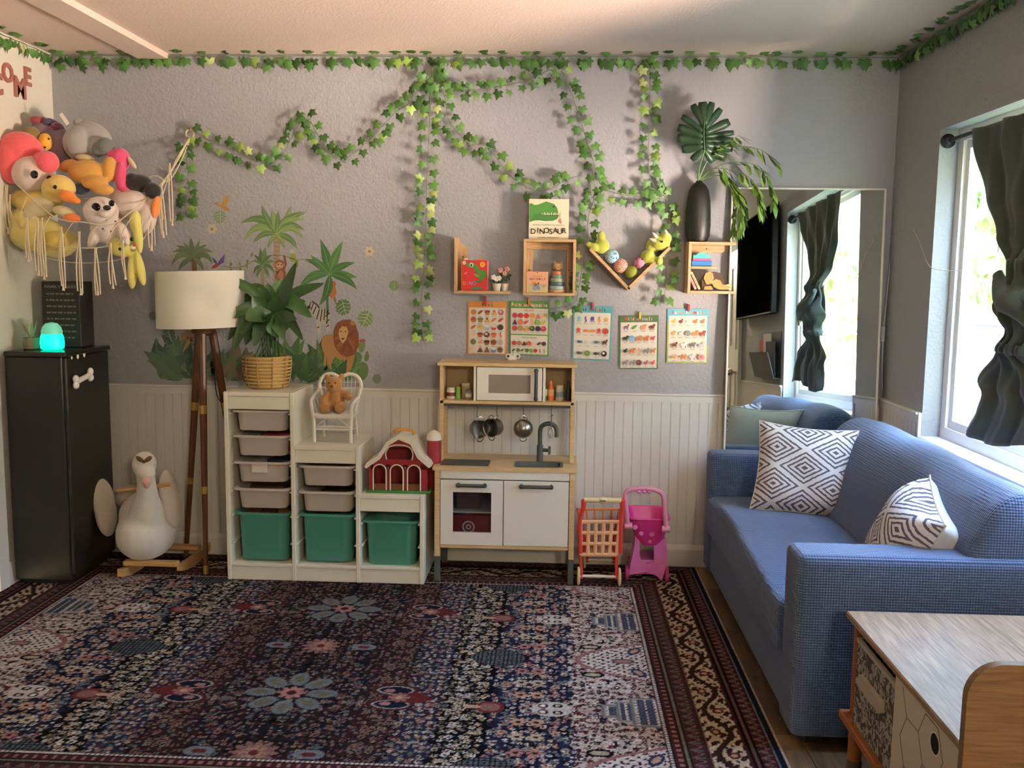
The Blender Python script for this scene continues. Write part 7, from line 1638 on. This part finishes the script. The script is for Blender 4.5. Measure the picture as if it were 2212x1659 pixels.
poster('green Fruits and Vegetables poster partly covered by ivy', (1101, 650), (1187, 652), (1185, 769), (1100, 766), '#4f8a3a', 'Fruits and Vegetables', ['#e6dcc0', '#d8a08a', '#c8d0a0', '#e0b070'], .87, tw=.90, rows=[
    (.735, [('o', '#b83a44'), ('o', '#c03a3a'), ('o', '#c83a34'), ('o', '#d8983a'), ('t', '#d86a7a', '#d86a7a'), ('l', '#dcb050')]), (.615, [('t', '#4a3060', '#4a3060'), ('o', '#d8703a'), ('l', '#c83f4a'), ('p', '#d8983a'), ('o', '#8ab04a'), ('l', '#d8a040')]),
    (.50, [('o', '#b83a34'), ('o', '#a87a4a', '#8aa050'), ('t', '#d0a04a', '#d0a04a'), ('o', '#3a4a24', '#8a9a50'), ('o', '#3a3044'), ('o', '#b0304a', '#d85a7a')]),
    (.225, [('o', '#a8302a'), ('o', '#9a6a3a'), ('t', '#4a2a20', '#6a3a2a'), ('o', '#c8502a'), ('t', '#d8c8a8', '#d8c8a8'), ('l', '#2f2838'), ('o', '#5a2040')]), (.095, [('l', '#3a5a2a'), ('o', '#4a6a3a'), ('l', '#4a5a30'), ('o', '#3a6a2a'), ('o', '#6a9a3a'), ('o', '#b0302a'), ('p', '#b04a30'), ('p', '#8a8a4a')])],
    low=[('r', .02, .375, .98, .395, '#4f8a3a'), ('t', 'FRUITS', .5, .815, .05, '#b83a3c', .24, .01), ('t', 'VEGETABLES', .5, .315, .045, '#5a6a58', .38, .004)])
poster('teal Sea Animals poster in the middle of the poster row', (1239, 660), (1323, 662), (1318, 779), (1236, 776), '#4fa3ac', 'Sea Animals', ['#b8434a', '#3f5a8a', '#4a3a5a', '#d08a3a'], .875, tw=.68, rows=[
    (.755, [('j', '#7ac0c8'), ('p', '#7a5a9a'), ('j', '#6a4a9a'), ('p', '#e08a5a'), ('s', '#e0a83c')]), (.54, [('j', '#c84a38'), ('f', '#e07a3a'), ('f', '#e08a3c', '#f0e8e0'), ('j', '#c8382f'), ('o', '#b83a30')]), (.335, [('f', '#3f6a9a'), ('f', '#d8dce0', '#3a4a5a'), ('f', '#3f7098', '#dfe6ea'), ('q', '#5a3a30')]), (.125, [('f', '#3a4a58'), ('o', '#5a8a3a', '#7aa04a'), ('f', '#33363a'), ('o', '#2a2a30', '#f0eeea')])])
poster('dark green Wild Animals poster hanging lowest in the row', (1338, 682), (1423, 681), (1421, 797), (1337, 797), '#4a6a3a', 'Wild Animals', ['#d8504a', '#d8c8a0', '#8ab0d8', '#e0a04a', '#e8e0d0', '#b090c8'], .875, tw=.70, rows=[
    (.785, [('q', '#8a6a7a'), ('l', '#4f9a3a'), ('q', '#e0885a'), ('q', '#7a3a30')]), (.575, [('q', '#3a3a34', '#3a3a34'), ('o', '#7ab0d0'), ('q', '#c87a4a'), ('q', '#c8703a', '#8a3a24'), ('d', '#d8504a', '#d8504a')]), (.345, [('d', '#2f2f33', '#c89aa0'), ('q', '#c86a3a'), ('p', '#d8904a'), ('q', '#8a8a8a', '#3a3a3a'), ('q', '#b8835a')]), (.125, [('q', '#8a7a7a'), ('q', '#9a9a9a', '#4a4a4a'), ('o', '#6a3a34', '#8a5a4a'), ('d', '#b0606a', '#8a3a44'), ('d', '#d85a3a', '#d85a3a')])])
poster('light blue Farm Animals poster at the right end of the row', (1442, 667), (1531, 667), (1529, 785), (1440, 783), '#6ab0c8', 'Farm Animals', ['#d8504a', '#d8e0d0', '#c8d08a', '#e0a04a'], .87, tw=.80, border2='#a8b85a', rows=[
    (.77, [('d', '#e0b03c', '#d88a3a'), ('d', '#8a3a30', '#c8443c'), ('d', '#e0d8cc', '#c8a08a'), ('d', '#d87a3a', '#4a5a68'), ('d', '#a87a6a', '#d8883a')]), (.55, [('d', '#dca050', '#d8883a'), ('d', '#cfd2cf', '#d8a05a'), ('o', '#8a8a8a'), ('q', '#e08a4a'), ('q', '#a84a30', '#3a3030')]), (.335, [('q', '#7a4a34', '#3a2a24'), ('q', '#efece8', '#2a2a2a'), ('q', '#6f7072', '#3a3a3a'), ('q', '#c4c8cc')]), (.115, [('d', '#cf9a5a', '#cf9a5a'), ('q', '#d8803a', '#b85a2a'), ('q', '#d8d8d4', '#3a3a3a'), ('o', '#e0908a', '#c86a6a')])])
peg('red clothes peg on the Food poster', 1049, 640, 661, '#b8383c'); peg('orange clothes peg on the Fruits and Vegetables poster', 1143, 643, 660, '#e0703a'); peg('pink clothes peg on the Sea Animals poster', 1281, 653, 668, '#cf4470'); peg('yellow clothes peg on the Wild Animals poster', 1382, 673, 689, '#dcb83c'); peg('dark red clothes peg on the Farm Animals poster', 1487, 657, 672, '#a8323a')

# ================================================================ JUNGLE WALL STICKERS (flat prints on the wall)
WS = lambda px, py: Vector(W(px, py, 4.6995))
def sticker(label, cat='wall sticker'):
    return Art(WS, (0, -1, 0), step=.00008, start=.0001), label, cat
def stick(A, label, px, py):
    o = A.build('wall_sticker'); place(o, WS(px, py)); return tag(o, label, 'wall sticker', 'jungle wall stickers')
G1, G2, G3, G4 = '#7f9a5c', '#5f7f4c', '#4c6a42', '#8fa873'
rs = random.Random(8)
def crown(A, cx, cy, fr, c1, c2, w=.2, rib=None):
    for i, (tx, ty, bd) in enumerate(fr): A.leaf(cx, cy, tx, ty, math.hypot(tx - cx, ty - cy) * w, c1 if i % 2 else c2, bd, 9, rib)
# tall palm
A = Art(WS, (0, -1, 0), step=.00008, start=.0001)
A.poly([(590, 508), (606, 508), (602, 590), (596, 640), (590, 640), (594, 580)], '#a08e74')
for y in range(514, 636, 9): A.stroke([(591, y), (605, y + 2)], 1.6, '#8a775e')
crown(A, 598, 505, [(519, 482, .25), (527, 520, .30), (546, 527, .18), (580, 538, .1), (566, 443, -.05), (588, 450, 0), (602, 455, 0), (630, 444, .08), (664, 457, -.12), (661, 474, -.2), (660, 498, -.25), (656, 515, -.3), (643, 538, -.15), (617, 537, -.05)], G1, G2, .23, '#a9bd84')
stick(A, 'tall green palm tree wall sticker', 598, 505)
A = Art(WS, (0, -1, 0), step=.00008, start=.0001); A.poly([(414, 560), (424, 560), (430, 640), (416, 640)], '#7d5a42'); A.el(418, 558, 16, 8, '#74543c')
crown(A, 417, 556, [(372, 545, .2), (370, 575, .3), (385, 585, .1), (395, 525, .1), (412, 512, 0), (432, 518, 0), (448, 528, -.1), (462, 545, -.2), (460, 572, -.3), (440, 585, -.1), (380, 530, .1)], '#6f8062', '#647558', .28); stick(A, 'faded small palm tree sticker above the lamp shade', 417, 556)
A = Art(WS, (0, -1, 0), step=.00008, start=.0001); A.poly([(563, 575), (571, 575), (572, 640), (564, 640)], '#9a8a74')
crown(A, 567, 573, [(547, 550, .1), (545, 565, .15), (548, 592, .2), (556, 600, .1), (562, 535, 0), (574, 533, 0), (588, 550, -.1), (596, 566, -.15), (592, 588, -.2), (580, 600, -.1)], G2, G3, .26, '#8fa873'); stick(A, 'little palm tree sticker left of the tall palm', 567, 573)
A = Art(WS, (0, -1, 0), step=.00008, start=.0001); A.stroke([(708, 700), (707, 640), (712, 600), (716, 590)], 5, '#4f7048')
crown(A, 712, 592, [(692, 516, .03), (741, 520, -.03), (657, 560, .1), (670, 550, 0), (768, 567, -.08), (773, 600, -.05), (772, 626, -.12), (645, 625, .15), (690, 660, -.1), (668, 590, .05)], '#4f7a45', '#3f6a3c', .27, '#7fa368'); stick(A, 'banana plant wall sticker right of the peace lily', 712, 592)
def mon_sticker(label, px, py, r, c1, c2, rot=0):
    A = Art(WS, (0, -1, 0), step=.00008, start=.0001); n = 28; pts = []
    for i in range(n):
        a = 2 * PI * i / n; rr = r * (1 if i % 2 == 0 else .80) * (1 - .10 * math.cos(a - R(rot))); pts.append((px + rr * .95 * math.cos(a), py + rr * math.sin(a)))
    A.poly(pts, c1); c, s = math.cos(R(rot)), math.sin(R(rot))
    A.stroke([(px - r * .9 * s, py - r * .9 * c), (px + r * .9 * s, py + r * .9 * c)], r * .08, c2)
    for k_ in (-.5, -.1, .3):
        for sg in (-1, 1): A.stroke([(px + r * k_ * s, py + r * k_ * c), (px + r * (k_ + .3) * s + sg * r * .75 * c, py + r * (k_ + .3) * c - sg * r * .75 * s)], r * .07, c2)
    stick(A, label, px, py)
mon_sticker('round monstera leaf sticker below the orange bird', 476, 468, 15, '#7f9372', '#a9b79a'); mon_sticker('single round leaf sticker alone at the right on the wall', 852, 617, 12, '#6f8a5a', '#9fb186'); mon_sticker('monstera leaf sticker above the lion', 743, 664, 19, '#56764c', '#a3b394', 15); mon_sticker('pale monstera leaf sticker right of the lion', 791, 688, 19, '#6f8a5c', '#b5c2a0', -25); mon_sticker('dim leaf sticker at the left of the lamp', 331, 682, 10, '#7a8272', '#8a9182'); mon_sticker('small faded fern sticker low at the right of the stickers', 815, 818, 11, '#71806a', '#8a967e')
def bloom(label, px, py, r):
    A = Art(WS, (0, -1, 0), step=.00008, start=.0001)
    for k_ in range(6): a = k_ * PI / 3; A.el(px + r * .55 * math.cos(a), py + r * .55 * math.sin(a), r * .5, r * .38, '#c2b79c', math.degrees(a))
    A.el(px, py, r * .28, r * .28, '#8f7a48'); stick(A, label, px, py)
bloom('cream flower sticker under the orange bird', 458, 495, 11); bloom('cream flower sticker high at the right of the palm', 798, 543, 11)
def bird(label, px, py, c1, c2, s, fl=1, wing=None):
    A = Art(WS, (0, -1, 0), step=.00008, start=.0001); A.leaf(px - fl * s * .9, py + s * .5, px + fl * s * .7, py - s * .4, s * .55, c1); A.el(px + fl * s * .7, py - s * .45, s * .22, s * .22, c1); A.leaf(px, py, px + fl * s * (wing or .2), py - s * 1.6, s * .6, c2, .1 * fl); A.leaf(px - fl * .1 * s, py - .1 * s, px - fl * s * .8, py - s * 1.1, s * .4, c2); A.poly([(px + fl * s * .85, py - s * .5), (px + fl * s * 1.15, py - s * .4), (px + fl * s * .85, py - s * .35)], '#5a4a3a'); stick(A, label, px, py)
bird('orange hummingbird wall sticker flying at the upper left', 482, 447, '#b5863f', '#b98d48', 17, -1, -.9); bird('red and blue parrot wall sticker above the lamp shade', 470, 572, '#9a3f42', '#56508a', 15, 1, 1)
A = Art(WS, (0, -1, 0), step=.00008, start=.0001); A.leaf(633, 568, 632, 540, 14, '#8f9a45'); A.el(631, 543, 5, 5, '#b9b59a'); A.leaf(640, 560, 642, 580, 7, '#6f8a3c'); stick(A, 'green parakeet sticker perched on the liana', 633, 555)
A = Art(WS, (0, -1, 0), step=.00008, start=.0001); A.leaf(716, 645, 722, 612, 17, '#b0713a'); A.el(720, 613, 6, 6, '#b85a38'); A.leaf(722, 640, 726, 658, 6, '#8a6a4a'); stick(A, 'orange parrot sticker on the banana plant', 720, 628)
A = Art(WS, (0, -1, 0), step=.00008, start=.0001); A.stroke([(480, 575), (500, 578), (520, 578), (540, 568), (560, 556), (590, 552), (612, 552), (640, 562), (658, 560)], 1.6, '#7d7a5a')
for px, py in ((500, 571), (498, 585), (520, 584), (532, 574), (536, 565), (545, 550), (516, 570)): A.leaf(px, py - 5, px + rs.uniform(-4, 4), py + 6, 6, '#74855c')
stick(A, 'thin liana sticker strung between the small palms', 560, 560)
# monkey
A = Art(WS, (0, -1, 0), step=.00008, start=.0001); br1, br2 = '#8d5540', '#b07a60'
A.el(607, 592, 11, 15, br1); A.el(604, 572, 12, 11, br1); A.el(604, 574, 7.5, 7.5, '#c9a58c'); A.el(601, 572, 1.5, 1.8, '#2a1c18'); A.el(608, 572, 1.5, 1.8, '#2a1c18'); A.stroke([(601, 578), (605, 580), (609, 578)], 1.2, '#6a4034'); A.el(593, 572, 3.5, 4, br2); A.el(615, 572, 3.5, 4, br2); A.stroke([(612, 586), (618, 570), (614, 552)], 4.5, br1); A.stroke([(600, 586), (596, 600), (602, 606)], 5, br1); A.stroke([(608, 602), (612, 614), (606, 622)], 5, br1); A.el(607, 594, 6, 9, br2); stick(A, 'brown monkey sticker hanging from the palm trunk', 606, 590)
# zebra
A = Art(WS, (0, -1, 0), step=.00008, start=.0001); zw, zk = '#b9b2a4', '#39352f'
zb_ = [(668, 655), (676, 652), (682, 660), (690, 668), (702, 666), (711, 672), (713, 690), (712, 715), (706, 716), (702, 698), (694, 700), (692, 722), (686, 722), (684, 700), (680, 685), (674, 676), (666, 668)]; A.poly(zb_, zw)
for (a, c) in (((671, 653), (668, 664)), ((677, 655), (672, 670)), ((683, 662), (676, 678)), ((690, 668), (684, 690)), ((696, 668), (692, 694)), ((702, 667), (700, 692)), ((708, 670), (706, 700)), ((712, 676), (703, 684)), ((712, 690), (704, 696)), ((711, 702), (705, 706)), ((690, 706), (685, 708))): A.stroke([a, c], 2.3, zk)
A.el(667, 664, 4, 4, zk); A.stroke([(674, 651), (684, 657), (690, 666)], 2.5, zk); stick(A, 'zebra sticker behind the peace lily leaves', 692, 685)
# giraffe
A = Art(WS, (0, -1, 0), step=.00008, start=.0001); gc, gd = '#a8805c', '#7d5238'
A.poly([(388, 740), (392, 722), (405, 716), (425, 708), (450, 700), (480, 694), (505, 694), (500, 705), (470, 712), (440, 722), (420, 732), (408, 745), (396, 752)], gc); A.poly([(388, 740), (402, 742), (418, 758), (412, 764), (394, 756)], gc)
for i in range(26): x = 395 + i * 4.2; A.el(x + rs.uniform(-2, 2), 738 - (x - 395) * .36 + rs.uniform(-6, 6), 3.4, 2.6, gd, rs.uniform(0, 90), 6)
A.leaf(408, 722, 400, 706, 6, gc); A.el(412, 735, 2, 2, '#2a1c14'); stick(A, 'giraffe sticker bending its neck behind the lamp', 445, 722)
# lion
A = Art(WS, (0, -1, 0), step=.00008, start=.0036); l1, l2, l3 = '#a87c4a', '#80492c', '#c09a66'
A.poly([(694, 742), (700, 726), (716, 722), (740, 728), (765, 735), (770, 755), (762, 790), (754, 806), (748, 806), (750, 776), (735, 778), (724, 770), (716, 786), (716, 798), (708, 798), (706, 770), (698, 760)], l1)
A.poly([(722, 712), (728, 698), (740, 691), (756, 690), (768, 700), (775, 720), (776, 745), (768, 764), (752, 772), (736, 766), (724, 750), (720, 730)], l2)
for i in range(20): a = rs.uniform(.3, 5.9); A.leaf(748, 728, 748 + 26 * math.cos(a), 732 + 38 * math.sin(a), 6, ['#8d5433', '#70402a', '#96603a'][i % 3])
A.poly([(733, 712), (740, 704), (750, 706), (753, 718), (748, 734), (741, 742), (735, 734), (732, 722)], l3); A.el(737, 716, 1.6, 1.6, '#2a1810'); A.el(747, 716, 1.6, 1.6, '#2a1810'); A.poly([(737, 730), (745, 730), (741, 735)], '#4a2c20'); A.el(762, 698, 5, 5, l1)
A.stroke([(704, 760), (702, 790)], 6, l1); A.stroke([(756, 770), (752, 804)], 7, l1); stick(A, 'standing lion sticker with a dark mane', 742, 740)
A = Art(WS, (0, -1, 0), step=.00008, start=.0001)
for (x, y, a, c, rot) in ((781, 802, 15, 21, 10), (772, 772, 10, 12, 0), (782, 748, 7, 14, 10), (792, 772, 5, 9, 15), (768, 788, 8, 9, 0)): A.el(x, y, a, c, '#5f7a4a' if a != 7 else '#6f8a55', rot)
A.el(783, 736, 7, 4, '#9a5a3c'); A.el(793, 762, 3, 3, '#9a5a3c'); stick(A, 'prickly pear cactus sticker with red flowers', 781, 785)
# dense plants along the bottom of the mural
def clump(label, x0, x1, y0, y1, n, cols, seed, wd=.22, up=(30, 75)):
    r_ = random.Random(seed); A = Art(WS, (0, -1, 0), step=.00006, start=.0001)
    for i in range(n):
        bx = r_.uniform(x0, x1); by = r_.uniform(y0, y1); a = R(r_.uniform(-60, 60)); L = r_.uniform(*up); A.leaf(bx, by, bx + L * math.sin(a), max(700, by - L * math.cos(a)), L * wd * r_.uniform(.8, 1.3), r_.choice(cols), r_.uniform(-.12, .12), 6, None if r_.random() < .6 else '#7f9470')
    stick(A, label, (x0 + x1) / 2, (y0 + y1) / 2)
clump('cluster of broad dark leaves stickers left of the lamp legs', 345, 425, 800, 824, 34, ['#4d6350', '#56705a', '#43584a', '#61785c'], 3, .34, (40, 95))
clump('fern and leaf stickers between the lamp and the plant pot', 430, 530, 800, 826, 30, ['#5a6f52', '#4f6648', '#6f7a58', '#7a6a50'], 4, .25, (35, 85))
clump('jungle leaf stickers behind the gold pot and below the zebra', 620, 715, 798, 828, 44, ['#4b6a40', '#40603a', '#587a48', '#3b5736'], 5, .26, (35, 95))
clump('low green bush stickers at the lion\'s feet', 695, 775, 800, 828, 34, ['#4f7a4a', '#3f6a42', '#5f8a52'], 6, .25, (18, 42))
# slim eucalyptus sprig
A = Art(WS, (0, -1, 0), step=.00008, start=.0001); A.stroke([(362, 705), (375, 740), (380, 790)], 1.5, '#5f7060')
for i in range(10): x = 362 + i * 2; y = 708 + i * 8; A.el(x - 7, y, 7, 4, '#66786a', -20); A.el(x + 8, y + 3, 7, 4, '#5f7262', 25)
stick(A, 'grey-green eucalyptus sprig sticker left of the giraffe', 372, 745)
